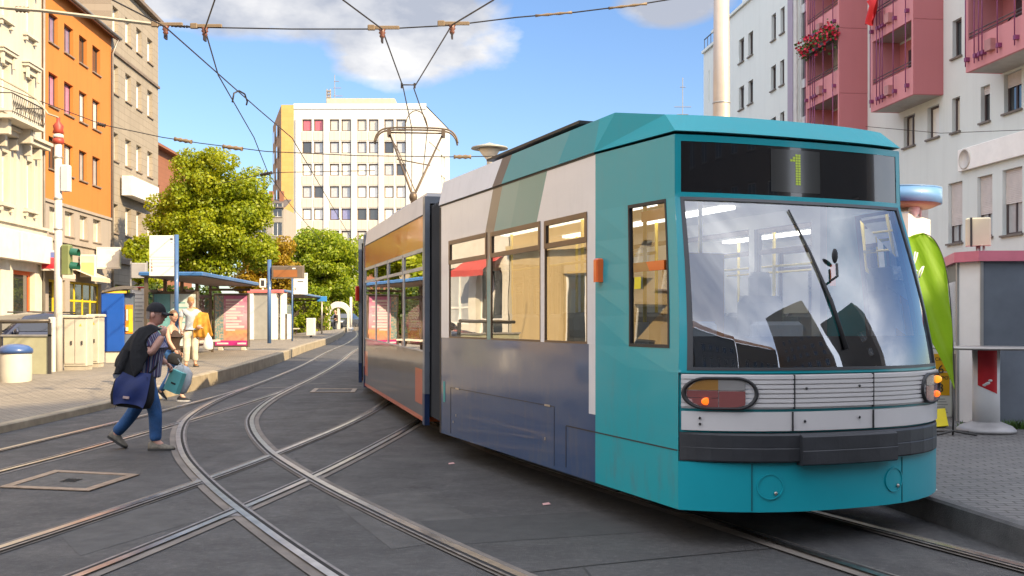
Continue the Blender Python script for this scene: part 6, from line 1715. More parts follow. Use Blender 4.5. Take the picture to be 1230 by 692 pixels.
# lottery advertising board and yellow floor stand
p = Vector((XA(1130,14.6), 14.6, zg(14.6)+RZ)); r = thing('lottery_board', 'narrow yellow jackpot advertising board behind the green flag', 'advertising board', p, R(-6))
z = lambda py: ZA(py, 14.6)-p.z
w = 20/F*14.6/2
mb = MB(); mb.box(-w-.03,w+.03,-.0,.05,z(505),z(418)); mb.build('board', BOARDW, r)
YEL = M('lottery_yellow', (0.80,0.42,0.015), .5)
for (a, b, words_, n_) in ((475,447.5,'JACKPOT','3'),(446,425,'JACKPOT','6')):
    mb = MB(); mb.box(-w,w,-.006,-.001,z(a),z(b)); yp = mb.build('yellow_panel', YEL, r)
    text_obj('headline', words_, .068, INK, yp, (0,-.008,z(b+6.5))); text_obj('figure', n_, .17, INK, yp, (0,-.008,z(b+19)))
mb = MB()
for k in range(7): mb.box(-w*.9,w*(.5+.3*((k*7)%3)/2),-.004,-.001,z(480+k*3.2),z(478.8+k*3.2))
mb.build('small_print', INKG, r)
p = Vector((XA(1126,13.2), 13.2, zg(13.2)+RZ)); r = thing('floor_stand', 'tilted yellow floor stand at the foot of the advertising board', 'stand', p, R(-10))
mb = MB(); mb.box(-.17,.10,.0,.26,0,.03); mb.quad((.10,.05,.03),(.10,.25,.03),(.10,.25,.16),(.10,.05,.16)); mb.build('stand_base', KG, r)
mb = MB(); T = Matrix.Translation((-.03,.02,.10)) @ Matrix.Rotation(R(48),4,'X') @ Matrix.Rotation(R(-12),4,'Y'); mb.bbox(-.15,.15,-.12,.16,-.008,.008,.004, mat=T); mb.build('yellow_plate', M('stand_yellow', (0.85,0.68,0.01), .5), r)
# green teardrop flag
d = 12.4; p = Vector((XA(1144.5,d), d, zg(d)+RZ)); r = thing('beach_flag', 'lime green teardrop flag with white script beside the tram', 'flag', p)
ol = [(1146,468),(1137,447),(1122,416),(1103,384),(1089,350),(1080,322),(1078.5,304),(1084,291),(1095,283),(1108,280),(1120,286),(1130,303),(1137,328),(1141,360),(1143.5,400),(1145.5,440)]
P = [((px-1144.5)/F*d, ZA(py,d)-p.z) for px, py in ol]
lf = list(P[:10]); rt = [P[0]] + list(reversed(P[9:]))
def samp(line, t):
    n = len(line)-1; i = min(int(t*n), n-1); return Vector(line[i]).lerp(Vector(line[i+1]), t*n-i)
lf = [tuple(v) for v in spline([Vector((*v,0)) for v in lf],5)]; rt = [tuple(v) for v in spline([Vector((*v,0)) for v in rt],5)]
def flagf(s, t):
    a = samp([v[:2] for v in lf], t); b = samp([v[:2] for v in rt], t); q = a.lerp(b, s)
    return (q.x, .05*math.sin(s*7+t*5)*(1-s)*t + .02*math.sin(q.x*26+q.y*9), q.y)
mf, t, pb = newmat('flag_green')
xx_, yy_, zz_ = t.xyz()
c = t.mix(t.noise(3, 4, .6), (0.14,0.30,0.008), (0.24,0.42,0.015)); t.put(pb.inputs['Base Color'], c); pb.inputs['Roughness'].default_value = .55
tl = t.node('ShaderNodeBsdfTranslucent'); t.put(tl.inputs[0], (0.45,0.75,0.02,1)); mx = t.node('ShaderNodeMixShader'); mx.inputs[0].default_value = .45
t.l.new(pb.outputs[0], mx.inputs[1]); t.l.new(tl.outputs[0], mx.inputs[2]); t.l.new(mx.outputs[0], t.n['Material Output'].inputs[0])
wv = t.noise(1.0, 2, .5, v=t.vec((xx_*1.0+zz_*.5)*9, 0, (zz_-xx_*.5)*1.2)); t.put(pb.inputs['Normal'], t.bump(wv, .6, .03)); 
mb = MB(); mb.smooth = True; mb.grid(flagf, [k/14 for k in range(15)], [k/40 for k in range(41)]); fl = mb.build('flag_cloth', mf, r)
mb = MB(); mb.tube([(q[0]+.004,0,q[1]) for q in rt], .006, 6); mb.tube([(rt[0][0],0,rt[0][1]),(0,0,.0)], .012, 8); mb.build('flag_pole', FR_DARK, r)
mb = MB(); mb.tube([(-.25,-.15,.02),(0,0,.05),(.25,.15,.02)],.015,6); mb.tube([(-.2,.2,.02),(0,0,.05),(.2,-.2,.02)],.015,6); mb.build('flag_foot', FR_DARK, r)
wm = M('script_white', (0.75,0.78,0.7), .6)
def fx(px, py): return ((px-1144.5)/F*d, -.075, ZA(py,d)-p.z)
mb = MB(); mb.tube([fx(*q) for q in ((1086,333),(1091,328),(1097,312),(1099,304),(1096,303),(1094,314),(1095,324),(1099,326))], .010, 6); mb.tube([fx(*q) for q in ((1099,335),(1101,327),(1105,321),(1106.5,320),(1104,328),(1101,334))], .009, 6); mb.build('script_mark', wm, fl)

# red flag and flower box on the balconies
a, b, z0, pr = B2
p = world_r(a+.35, -pr-.35, z0+2.86*1+1.6); r = thing('red_flag', 'crumpled red flag hung on the upper pink balcony poles', 'flag', p, fr.rz)
mb = MB(); mb.smooth = True; mb.grid(lambda u, v: (u*.85+.1*math.sin(v*5), .10*math.sin(u*9+v*3), -v*1.15*(1-.45*abs(u-.4))+.12*math.sin(u*6)), [k/10 for k in range(11)], [k/10 for k in range(11)]); mb.build('flag_cloth', M('flag_red', (0.62,0.01,0.012), .6), r)
a, b, z0, pr = B1
kf = round((fr.z(990,95) - z0)/2.86)
p = world_r(a+.3, -pr-.12, 0); p.z = ZA(64, p.y)
r = thing('flower_box', 'flower box of red geraniums on the left pink balcony', 'flower box', p, fr.rz)
mb = MB(); mb.box(0,b-a-.5,-.15,.12,-.22,.02); mb.build('trough', FR_DARK, r)
mb = MB(); mg = MB(); rnd = random.Random(3)
for k in range(900):
    q = mb if k % 2 else mg
    x, y, zz = rnd.uniform(-.3,b-a-.2), rnd.gauss(-.12,.16), rnd.gauss(.12,.22); s = rnd.uniform(.04,.09)
    v1 = Vector((rnd.gauss(0,1),rnd.gauss(0,1),rnd.gauss(0,1))).normalized()*s; v2 = v1.orthogonal().normalized()*s; c = Vector((x,y,zz))
    q.quad(c-v1,c-v2,c+v1,c+v2)
mb.build('blossoms', M('geranium_red', (0.60,0.012,0.05), .6, var=.4, vs=9), r); mg.build('leaves', M('geranium_leaf', (0.05,0.11,0.02), .7), r)
a, b, z0, pr = B3
p = world_r(a+1.2, -.35, z0+.9); r = thing('bicycle_wheel', 'dark bicycle wheel leaning inside the rightmost pink balcony', 'wheel', p, fr.rz)
mb = MB(); mb.tube([(.36*math.cos(t_*PI/12),0,.36+.36*math.sin(t_*PI/12)) for t_ in range(25)],.03,6,False); mb.build('tyre', RUBBER, r)
# ------------------------------------------------------------------ overhead line
WIRE = M('contact_wire', (0.045,0.04,0.036), .5, .5); CABLE = M('pale_cable', (0.42,0.37,0.27), .6); INS = M('insulator_tan', (0.20,0.14,0.08), .5); CLAMP = M('clamp_dark', (0.05,0.04,0.035), .5, .4); INSR = M('insulator_red_brown', (0.15,0.055,0.035), .4)
def pt(px, py, d): return Vector((XA(px,d), d, ZA(py,d)))
def wire(name, label, pts, r, mat=WIRE, n=5, grp=None):
    mb = MB(); c = Vector(pts[0]); mb.tube([Vector(p)-c for p in pts], r, n)
    o = mb.build(name, mat, None, c); return tag(o, label, 'wire', grp)
def wz(d): return 5.62
def cw(name, label, line, r=.011):
    return wire(name, label, line, r)
# contact wires above each track (z 5.6, slightly zigzag), run from behind the viewer into the distance
PZ = c3_pant = TM @ p3(0,2.0,TZ+.04)
cw('contact_wire', 'contact wire passing the left hanger above the tram pantograph', [(-2.9,6,5.6),pt(412,0,13.0),pt(459,35,14.3),pt(484,104,18.6),(PZ.x-.1,PZ.y,PZ.z),(-3.3,34,5.75),(-4.3,45,5.9),(-6.2,62,6.0)])
cw('contact_wire', 'contact wire slanting from top right down to the tram pantograph', [(1.9,6,5.6),pt(593,0,12.95),pt(543,30,14.1),pt(497,106,18.4),(PZ.x+.25,PZ.y,PZ.z+.02),(-2.6,30,5.8)])
cw('contact_wire', 'steep contact wire running down through the left hanger to the trees', [(-3.2,8,5.6),pt(258,0,13.0),pt(246,35,14.2),pt(262,90,16.9),pt(305,165,22.6),pt(322,208,28),(-8.1,38,5.8),(-10.6,58,6.0)])
cw('contact_wire', 'long contact wire crossing from top left towards the white tower', [(-5.6,7,5.6),pt(135,0,13.0),pt(198,32,14.2),pt(310,131,19.6),pt(351,166,22.7),pt(385,224,30.8),(-8.5,55,5.9),(-12,80,6.1)])
# span wires
def span(label, pts, r, mat, ins, name='span_wire', rad=.022):
    o = wire(name, label, pts, r, mat)
    c = o.location
    for (a, b, m) in ins:
        A, B = Vector(a)-c, Vector(b)-c
        mb = MB(); n = 6
        prof_ = []
        L_ = [A.lerp(B, k/n) for k in range(n+1)]
        mb.tube(L_, [rad*.6 if k % 2 else rad for k in range(n+1)], 8); mb.build('insulator', m, o)
    return o
s1 = [pt(-60,2,15.0),pt(10,10,15),pt(50,13,14.9),pt(190,30,14.6),pt(246,33,14.4),pt(350,35,14.4),pt(459,35,14.4),pt(543,30.5,14.3),pt(620,21,14.3),pt(690,15,14.3),pt(770,5,14.3),pt(900,-16,14.3)]
o = span('span wire with insulators crossing the whole street at the top', s1[3:], .010, WIRE, [(pt(643,19,14.3),pt(687,15,14.3),INS),(pt(731,10,14.3),pt(777,4.5,14.3),INS),(pt(206,31,14.5),pt(222,32,14.5),CLAMP),(pt(224,32,14.5),pt(244,33,14.4),CLAMP)])
span('pale rope-like cable from the cream house to the left hanger', s1[:4], .028, CABLE, [(pt(20,11,15),pt(34,12,15),INS)], rad=.05)
span('pale cable from the cream house down to the top of the white pole', [pt(-40,68,26),pt(0,94,25.5),pt(30,110,24.5),pt(45,120,24.2),pt(58,137,23.9),pt(70,141,23.7)], .022, CABLE, [])
span('thin second span wire behind the trees and tower', [pt(-20,96,28),pt(60,126,27.5),pt(124,150,27),pt(195,165,26.5),pt(240,172,26.3),pt(320,182,26),pt(430,187,26),pt(540,188.5,26),pt(640,187,26),pt(760,176,26),pt(866,160,27)], .012, WIRE, [(pt(210,167,26.4),pt(230,170.5,26.3),INS),(pt(268,176,26.2),pt(291,179,26.1),INS),(pt(545,188.5,26),pt(566,188.4,26),INS),(pt(118,149,27),pt(126,151,27),CLAMP)], rad=.06)
span('lowest short span wire ending at the steep contact wire', [pt(262,221,34),pt(300,213,33),pt(322,208,32),pt(345,207,32),pt(450,205,33)], .012, WIRE, [(pt(314,210,32.2),pt(326,207.6,32),CLAMP)], rad=.06)
span('thin wire against the right apartment block', [pt(1040,152,26),pt(1130,160,25),pt(1260,155,24)], .008, WIRE, [])
# hangers: clamps with red insulators under the span
def hanger(p, dirx, label, flip=1):
    r = thing('wire_hanger', label, 'wire clamp', p)
    mb = MB(); mb.bbox(-.20,.24,-.022,.022,-.012,.032,.008) ; mb.bbox(-.20,-.10,-.03,.03,-.025,.045,.01); mb.build('clamp_bar', INS, r)
    mb = MB(); mb.lathe([(.05,-.02),(.035,-.045),(.05,-.065),(.028,-.09),(.04,-.11),(.015,-.15)],12); mb.build('insulator_cone', INSR, r)
    mb = MB(); mb.box(-.012,.012,-.05,.05,-.20,-.13); mb.build('wire_grip', CLAMP, r)
hanger(pt(459,34,14.35), 1, 'clamp with red cone where the left pantograph wire crosses the span')
hanger(pt(543,29,14.25), 1, 'clamp with red cone where the right pantograph wire crosses the span')
hanger(pt(246,32,14.4), 1, 'dark clamp where the steep left wire crosses the span')
hanger(pt(199,30,14.5), 1, 'clamp where the long left wire meets the pale cable')
# small fittings on the wires
def loop(label, pts, r=.016):
    return wire('jumper_loop', label, pts, r, WIRE, 6)
loop('small curved jumper loop joining the two left wires', [pt(279,123,19.0),pt(281,112,19.0),pt(287,109,19.1),pt(294,113,19.3),pt(297,122,19.5),pt(296,126,19.6)])
r = thing('wire_spreader', 'short spreader bar joining the two wires above the pantograph', 'wire spreader', pt(490.5,102,18.5))
mb = MB(); mb.tube([(-.115,0,0),(.11,0,0)],.012,6); mb.build('bar', CLAMP, r)
mb = MB(); mb.box(-.135,-.10,-.02,.02,-.06,.03); mb.build('grip', CLAMP, r); mb = MB(); mb.box(.095,.13,-.02,.02,-.06,.03); mb.build('grip', CLAMP, r)
# ------------------------------------------------------------------ trees
import numpy as np
def leafmat(name, stops, trans):
    m, t, p = newmat(name)
    at = t.node('ShaderNodeAttribute', attribute_name='tone')
    n = t.noise(.55, 3, .6)
    f = X(t, at.outputs['Fac'])*.5 + n*.6 - .08
    c = t.ramp(f, stops); t.put(p.inputs['Base Color'], c); p.inputs['Roughness'].default_value = .5
    tl = t.node('ShaderNodeBsdfTranslucent'); t.put(tl.inputs[0], t.mix(.5, c, trans)); mx = t.node('ShaderNodeMixShader'); mx.inputs[0].default_value = .45
    t.l.new(p.outputs[0], mx.inputs[1]); t.l.new(tl.outputs[0], mx.inputs[2]); t.l.new(mx.outputs[0], t.n['Material Output'].inputs[0])
    return m
LF_A = leafmat('leaf_olive', [(0,(0.045,0.085,0.006)),(.3,(0.17,0.245,0.008)),(.6,(0.34,0.39,0.010)),(1,(0.54,0.48,0.012))], (0.55,0.55,0.02))
LF_O = leafmat('leaf_amber', [(0,(0.12,0.12,0.008)),(.4,(0.34,0.25,0.012)),(1,(0.60,0.33,0.02))], (0.55,0.32,0.02))
LF_G = leafmat('leaf_green', [(0,(0.055,0.11,0.006)),(.35,(0.19,0.26,0.010)),(.7,(0.38,0.41,0.014)),(1,(0.54,0.50,0.02))], (0.48,0.65,0.03))
LF_H = leafmat('leaf_hedge', [(0,(0.02,0.045,0.006)),(.5,(0.055,0.10,0.010)),(1,(0.14,0.17,0.015))], (0.2,0.3,0.02))
BARK = M('bark', (0.085,0.065,0.045), .9, var=.3, vs=6, bump=.5, bs=20)
def crown_mesh(name, clumps, nleaf, size, mat, seed):
    """leaf-sized quads in uneven clumps: clumps = [(centre, radii, weight)]"""
    rs = np.random.RandomState(seed)
    w = np.array([c[2] for c in clumps], float); w /= w.sum()
    idx = rs.choice(len(clumps), nleaf, p=w)
    C = np.array([c[0] for c in clumps])[idx]; Rr = np.array([c[1] for c in clumps])[idx]
    dirs = rs.normal(size=(nleaf,3)); dirs /= np.linalg.norm(dirs, axis=1)[:,None]
    rad = rs.uniform(.25,1,nleaf)**.45
    pos = C + dirs*Rr*rad[:,None]
    nrm = dirs*.9 + rs.normal(size=(nleaf,3))*.7 + np.array([0,0,.35]); nrm /= np.linalg.norm(nrm,axis=1)[:,None]
    up = np.cross(nrm, rs.normal(size=(nleaf,3))); up /= np.linalg.norm(up,axis=1)[:,None]
    rt = np.cross(nrm, up); s = size*rs.uniform(.55,1.25,nleaf)
    a = pos+rt*s[:,None]*.5; b = pos+up*s[:,None]*.34+nrm*s[:,None]*.08; c = pos-rt*s[:,None]*.5; d = pos-up*s[:,None]*.34+nrm*s[:,None]*.08
    V = np.stack([a,b,c,d],1).reshape(-1,3)
    me = bpy.data.meshes.new(name); me.vertices.add(len(V)); me.vertices.foreach_set('co', V.astype(np.float32).ravel())
    me.loops.add(nleaf*4); me.loops.foreach_set('vertex_index', np.arange(nleaf*4, dtype=np.int32))
    me.polygons.add(nleaf); me.polygons.foreach_set('loop_start', np.arange(0, nleaf*4, 4, dtype=np.int32))
    me.polygons.foreach_set('loop_total', np.full(nleaf, 4, dtype=np.int32))
    me.update(calc_edges=True)
    tone = rs.uniform(0,1,nleaf)*.7 + rs.uniform(0,1,len(clumps))[idx]*.3
    at = me.attributes.new('tone', 'FLOAT', 'FACE'); at.data.foreach_set('value', tone.astype(np.float32))
    me.materials.append(mat); me.validate(); return me
def make_clumps(blobs, n, seed, cr):
    rs = random.Random(seed); out = []
    tot = sum(b[1][0]*b[1][1]*b[1][2] for b in blobs)
    for c, r in blobs:
        k = max(int(n*r[0]*r[1]*r[2]/tot), 5)
        for i in range(k):
            v = Vector((rs.gauss(0,1),rs.gauss(0,1),rs.gauss(0,1))).normalized()*rs.uniform(.45,.98)
            q = cr*rs.uniform(.6,1.35)
            out.append(((c[0]+v.x*r[0], c[1]+v.y*r[1], c[2]+v.z*r[2]), (q,q,q*.75), q**2.2))
    return out
def tree(label, px, d, ground, blobs_px, mat, n, leaf, seed, trunk_r=.16, cr=.8, nclump=70, depth=None, group=None, name='tree'):
    """blobs given as pixel centre and pixel radii at distance d"""
    base = Vector((XA(px,d), d, ground)); r = thing(name, label, 'tree', base, 0, group)
    bl = []
    for (cx, cy, rx, ry) in blobs_px:
        k = d/F; bl.append((((cx-px)*k, random.Random(seed+int(cx)).uniform(-.5,.5)*rx*k*.4, ZA(cy,d)-base.z), (rx*k, rx*k*.8, ry*k)))
    cl = make_clumps(bl, nclump, seed, cr)
    o = bpy.data.objects.new('crown', crown_mesh('crown', cl, n, leaf, mat, seed)); COL.objects.link(o); o.parent = r
    top = max(b[0][2] for b in bl); cx = sum(b[0][0] for b in bl)/len(bl)
    mb = MB(); mb.tube([(0,0,-.1),(.05,0,top*.3),(cx*.4,0,top*.6),(cx*.8,0,top)], [trunk_r*1.3,trunk_r,trunk_r*.7,trunk_r*.3], 9)
    rs = random.Random(seed)
    for i in range(9):
        c = cl[rs.randrange(len(cl))][0]; z0 = top*rs.uniform(.25,.7); s = Vector((cx*.4*z0/top,0,z0)); e = Vector(c)
        mb.tube([s, s.lerp(e,.5)+Vector((0,0,.25)), e], [trunk_r*.5,trunk_r*.3,trunk_r*.1], 6)
    mb.build('trunk', BARK, r); return r
tree('large olive green tree beside the beige block', 258, 58, zg(58)+.1, [(238,214,34,34),(262,226,40,42),(286,244,36,44),(226,262,40,42),(268,286,54,42),(306,268,26,40),(210,298,34,34),(222,318,34,20),(316,312,18,26),(212,235,22,30)], LF_A, 62000, .19, 11, .2, .78, 150)
tree('narrow olive tree branch clump in front of the beige block', 166, 56, zg(56)+.1, [(166,298,13,12),(172,312,15,14),(176,330,14,18),(178,350,16,16)], LF_A, 3200, .26, 14, .07, .5, 22)
tree('small amber autumn tree between the two big trees', 320, 68, zg(68)+.1, [(318,318,24,22),(336,305,16,18),(306,332,24,18),(345,325,14,18),(326,350,24,20)], LF_O, 14000, .20, 12, .12, .65, 45)
tree('bright green round tree in front of the white tower', 392, 95, zg(95)+.1, [(385,297,36,24),(398,320,42,34),(360,312,26,28),(424,306,18,26),(372,340,34,24),(410,345,34,22)], LF_G, 34000, .30, 13, .2, 1.05, 110)
# hedge line behind the stop and far tree mass closing the street
def hedge(label, x0, x1, d, h, mat, n, seed, leaf=.22, name='hedge', cat='hedge'):
    base = Vector(((x0+x1)/2, d, zg(d))); r = thing(name, label, cat, base); rs = random.Random(seed)
    cl = []
    for k in range(int(abs(x1-x0)/.55)):
        x = x0+(x1-x0)*(k+.5)/int(abs(x1-x0)/.55)-base.x
        for z in np.arange(.3,h,.55): cl.append(((x+rs.uniform(-.2,.2), rs.uniform(-.4,.4), z+rs.uniform(-.2,.2)), (.55,.5,.45), 1.0))
    o = bpy.data.objects.new('leaves', crown_mesh('leaves', cl, n, leaf, mat, seed)); COL.objects.link(o); o.parent = r
    mb = MB(); mb.box(x0-base.x+.1,x1-base.x-.1,-.15,.15,0,h*.7); mb.build('branches', BARK, r)
    return r
hedge('dark green hedge behind the near shelter', XA(168,52), XA(262,52), 52, 2.6, LF_H, 7000, 21)
hedge('green hedge behind the far shelter', XA(330,74), XA(392,74), 74, 3.2, LF_G, 6000, 22)
hedge('far green hedge behind the parked car and arch', XA(388,110), XA(450,110), 110, 3.5, LF_G, 5000, 23, .34)
hedge('dull green hedge at the far left footway', XA(186,66), XA(240,66), 66, 2.2, LF_H, 3000, 24)
# ------------------------------------------------------------------ people
def skin(name, nodes, edges, mat, root, parent=None, sub=2, smooth=True, post=None):
    """continuous tapered surface grown round a skeleton: nodes {key: (pos, radius or (rx, ry))}"""
    keys = list(nodes); ix = {k: i for i, k in enumerate(keys)}
    me = bpy.data.meshes.new(name); me.from_pydata([nodes[k][0] for k in keys], [(ix[a], ix[b]) for a, b in edges], [])
    o = bpy.data.objects.new(name + '_tmp', me); COL.objects.link(o)
    md = o.modifiers.new('skin', 'SKIN'); md.use_smooth_shade = smooth
    for k in keys:
        v = me.skin_vertices[0].data[ix[k]]; r = nodes[k][1]
        v.radius = (r, r) if not isinstance(r, tuple) else r; v.use_root = (k == root)
    sb = o.modifiers.new('sub', 'SUBSURF'); sb.levels = sub; sb.render_levels = sub
    bpy.context.view_layer.update()
    m2 = bpy.data.meshes.new_from_object(o.evaluated_get(bpy.context.evaluated_depsgraph_get()))
    bpy.data.objects.remove(o); m2.name = name
    for mt in (mat if isinstance(mat, list) else [mat]): m2.materials.append(mt)
    if post: post(m2)
    q = bpy.data.objects.new(name, m2); COL.objects.link(q)
    if parent is not None: q.parent = parent
    return q
def append_mb(o, mb, nmat_off=0):
    """join collected faces into an object's mesh (keeps one mesh per body)"""
    bm = bmesh.new(); bm.from_mesh(o.data); vs = [bm.verts.new(v) for v in mb.v]
    for f, m, s in zip(mb.f, mb.m, mb.sm):
        try: q = bm.faces.new([vs[i] for i in f]); q.material_index = m + nmat_off; q.smooth = s
        except ValueError: pass
    bm.to_mesh(o.data); bm.free()
EYEM = M('eye_dark', (0.03,0.025,0.02), .3, var=0); LIPM = M('lip_tone', (0.36,0.14,0.11), .5, var=0)
def head(mb, c, yaw, pitch, s=1.0):
    """head with brow, nose, mouth, chin, ears and eyes facing +x before rotation; c is the skull centre"""
    T = Matrix.Translation(c) @ Matrix.Rotation(yaw,4,'Z') @ Matrix.Rotation(pitch,4,'Y') @ Matrix.Scale(s,4)
    n, m = 28, 20; mb.smooth = True
    def f(i, j):
        a = 2*math.pi*i/n; b = math.pi*j/m; x, y, z = math.cos(a)*math.sin(b), math.sin(a)*math.sin(b), -math.cos(b)
        px, py, pz = x*.098, y*.076, z*.120
        if z < 0: py *= 1+.30*z; px = px*(1+.12*z) + (.012*-z if x > 0 else .02*z*0)
        fr_ = max(x, 0)**6*math.sin(b)
        if x > 0:
            nose = math.exp(-((y/.16)**2))*math.exp(-(((z+.10)/.20)**2)); px += .026*nose*(1.25 if z > -.22 else .6)
            px += .008*math.exp(-((z-.20)/.10)**2)*math.exp(-(y/.5)**2)              # brow
            px -= .010*math.exp(-((z-.06)/.09)**2)*math.exp(-((abs(y)-.36)/.16)**2)     # eye sockets
            px += .009*math.exp(-((z+.44)/.07)**2)*math.exp(-(y/.30)**2)              # lips
            px += .013*math.exp(-((z+.78)/.16)**2)*math.exp(-(y/.4)**2)               # chin
        return T @ Vector((px, py, pz))
    mb.mi = 0
    mb.grid(f, range(n+1), [max(j,.02) if j == 0 else (m-.02 if j == m else j) for j in range(m+1)])
    for sy in (-1,1):
        mb.mi = 0; mb.ell((-.006, sy*.078, -.005), (.024,.012,.034), 10, 7, mat=T)
        mb.mi = 1; mb.ell((.083, sy*.031, .010), (.008,.014,.007), 8, 5, mat=T)
    mb.mi = 2; mb.ell((.094, 0, -.053), (.009,.024,.006), 8, 5, mat=T)
    mb.mi = 0
    return T
def hand(mb, w, direction, palm_n, curl=.9, s=1.0, thumb=1):
    """palm and five tapered fingers; direction wrist -> knuckles, palm_n out of the palm"""
    d = Vector(direction).normalized(); n = Vector(palm_n); n = (n - d*n.dot(d)).normalized(); t = d.cross(n)*thumb
    w = Vector(w); mb.smooth = True; mb.mi = 0
    k = w + d*.085*s
    T = Matrix.Identity(4)
    for a, v in enumerate((d, t, n)):
        for i in range(3): T[i][a] = v[i]
    mb.ell((0,0,0), (.055*s,.042*s,.018*s), 12, 8, mat=Matrix.Translation(w + d*.045*s) @ T)
    for i, (o, L_) in enumerate(((.030,.070),(.010,.080),(-.010,.074),(-.029,.058))):
        p0 = w + d*.05*s + t*o*s*.9; p1 = k + t*o*s; a1 = curl*.6; a2 = curl*1.3; a3 = curl*1.8
        p2 = p1 + (d*math.cos(a1)+n*math.sin(a1))*L_*.42*s; p3_ = p2 + (d*math.cos(a2)+n*math.sin(a2))*L_*.33*s; p4 = p3_ + (d*math.cos(a3)+n*math.sin(a3))*L_*.27*s
        mb.tube([p0,p1,p2,p3_,p4], [.009*s,.0095*s,.0088*s,.008*s,.0055*s], 7)
    q0 = w + d*.02*s + t*.024*s; q1 = w + d*.05*s + t*.052*s + n*.012*s; q2 = q1 + (d*.8+t*.15+n*.4*curl).normalized()*.032*s; q3 = q2 + (d*.7-t*.3+n*.6*curl).normalized()*.026*s
    mb.tube([q0,q1,q2,q3], [.012*s,.0115*s,.010*s,.007*s], 7)
def shoe(name, heel, toe, w, h, mat, sole, parent, up=(0,0,1)):
    """low shoe with a separate sole; heel and toe are ground-contact points"""
    a, b = Vector(heel), Vector(toe); d = (b-a).normalized(); u = Vector(up); u = (u-d*u.dot(d)).normalized(); s = d.cross(u); L_ = (b-a).length
    prof_ = [(0,.62,.75),(.10,.80,.95),(.25,.86,1.0),(.42,.88,.86),(.60,1.0,.60),(.78,1.02,.47),(.92,.80,.36),(1.0,.42,.22)]
    mb = MB(); mb.smooth = True
    def P(t, y, z): return a + d*(t*L_) + s*(y*w*.5) + u*z
    mb.rings([[P(t, q*math.cos(k*math.pi/6)*(1 if math.sin(k*math.pi/6) < .5 else .82), .018+max(math.sin(k*math.pi/6),-.05)*h*hh) for k in range(12)] for t, q, hh in prof_])
    o = mb.build(name, mat, parent)
    mb = MB(); mb.smooth = False
    n_ = 22; ol = []
    for t, q, _ in prof_: ol.append((t, q*1.06))
    L = [P(t, q, 0) for t, q in ol] + [P(t, -q, 0) for t, q in reversed(ol)]; mb.rings([L, [p+u*.028 for p in L]])
    mb.build('sole', sole, o); return o
def fabric(name, col, wr=.5, stripes=None, rough=.9):
    m, t, p = newmat(name)
    x, y, z = t.xyz(); n = t.noise(7, 5, .6, dist=.8); f = t.noise(160, 2, .5)
    c = t.mix(t.mapr(n, .3, .7), tuple(k*.78 for k in col), tuple(min(k*1.2,1) for k in col))
    if stripes:
        ax = x*.55 + y*.9 if stripes == 'v' else x
        w = t.noise(4, 2, .5); q = ((ax + (w-.5)*.03)/.052).fract()
        c = t.mix((q > .68), c, (0.42,0.42,0.50)); c = t.mix(q.between(.30,.42), c, (0.24,0.10,0.13))
    t.put(p.inputs['Base Color'], c); p.inputs['Roughness'].default_value = rough
    t.put(p.inputs['Normal'], t.bump(n + f*.15, wr, .025)); return m
def denim(name, col):
    m, t, p = newmat(name); n = t.noise(5, 5, .6, dist=.6); f = t.noise(130, 2, .5)
    c = t.mix(t.mapr(n, .35, .7), tuple(k*.7 for k in col), tuple(k*1.35 for k in col)); c = t.mix(t.mapr(f,.5,.7)*.2, c, (0.25,0.32,0.42))
    t.put(p.inputs['Base Color'], c); p.inputs['Roughness'].default_value = .85; t.put(p.inputs['Normal'], t.bump(n+f*.1, .6, .03)); return m

# ---- man in the foreground, mid-stride to the right ---------------------------------
SKIN_A = M('skin_ruddy', (0.60,0.33,0.25), .55, var=.12, vs=14)
foot = G(172, 540)
man = thing('person', 'man in black cap and striped shirt striding across the rails, jacket over shoulder', 'person', foot, R(3))
N = {'pel':((.02,0,.90),(.130,.160)),'ab':((.035,0,1.06),(.135,.160)),'ch':((.055,0,1.24),(.135,.175)),'ut':((.065,0,1.38),(.105,.140)),'nk':((.095,0,1.46),.070),'hd':((.13,0,1.56),.070),
     'rs':((.055,-.205,1.365),.078),'re':((.165,-.285,1.155),.060),'rw':((.295,-.215,1.385),.040),
     'ls':((.075,.205,1.365),.078),'le':((.07,.285,1.11),.058),'lw':((.215,.25,1.03),.038),
     'rh':((.035,-.095,.87),.105),'rk':((.165,-.10,.475),.066),'ra':((.175,-.10,.115),.045),'rt':((.27,-.105,.05),.036),
     'lh':((.005,.095,.87),.105),'lk':((-.115,.10,.485),.066),'la':((-.375,.105,.17),.045),'lt':((-.30,.105,.05),.034)}
E_ = [('pel','ab'),('ab','ch'),('ch','ut'),('ut','nk'),('nk','hd'),('ut','rs'),('rs','re'),('re','rw'),('ut','ls'),('ls','le'),('le','lw'),('pel','rh'),('rh','rk'),('rk','ra'),('ra','rt'),('pel','lh'),('lh','lk'),('lk','la'),('la','lt')]
body = skin('body', N, E_, [SKIN_A, EYEM, LIPM], 'pel', man)
mb = MB(); TH = head(mb, (.155,0,1.635), R(-6), R(5), 1.10)
hand(mb, (.295,-.215,1.385), (.15,.25,.92), (-.75,.45,-.1), 1.15, 1.0, 1); hand(mb, (.215,.25,1.03), (.70,-.05,-.68), (-.3,-.5,-.7), 1.3, 1.0, -1)
append_mb(body, mb)
JEAN = denim('blue_jeans', (0.025,0.10,0.27))
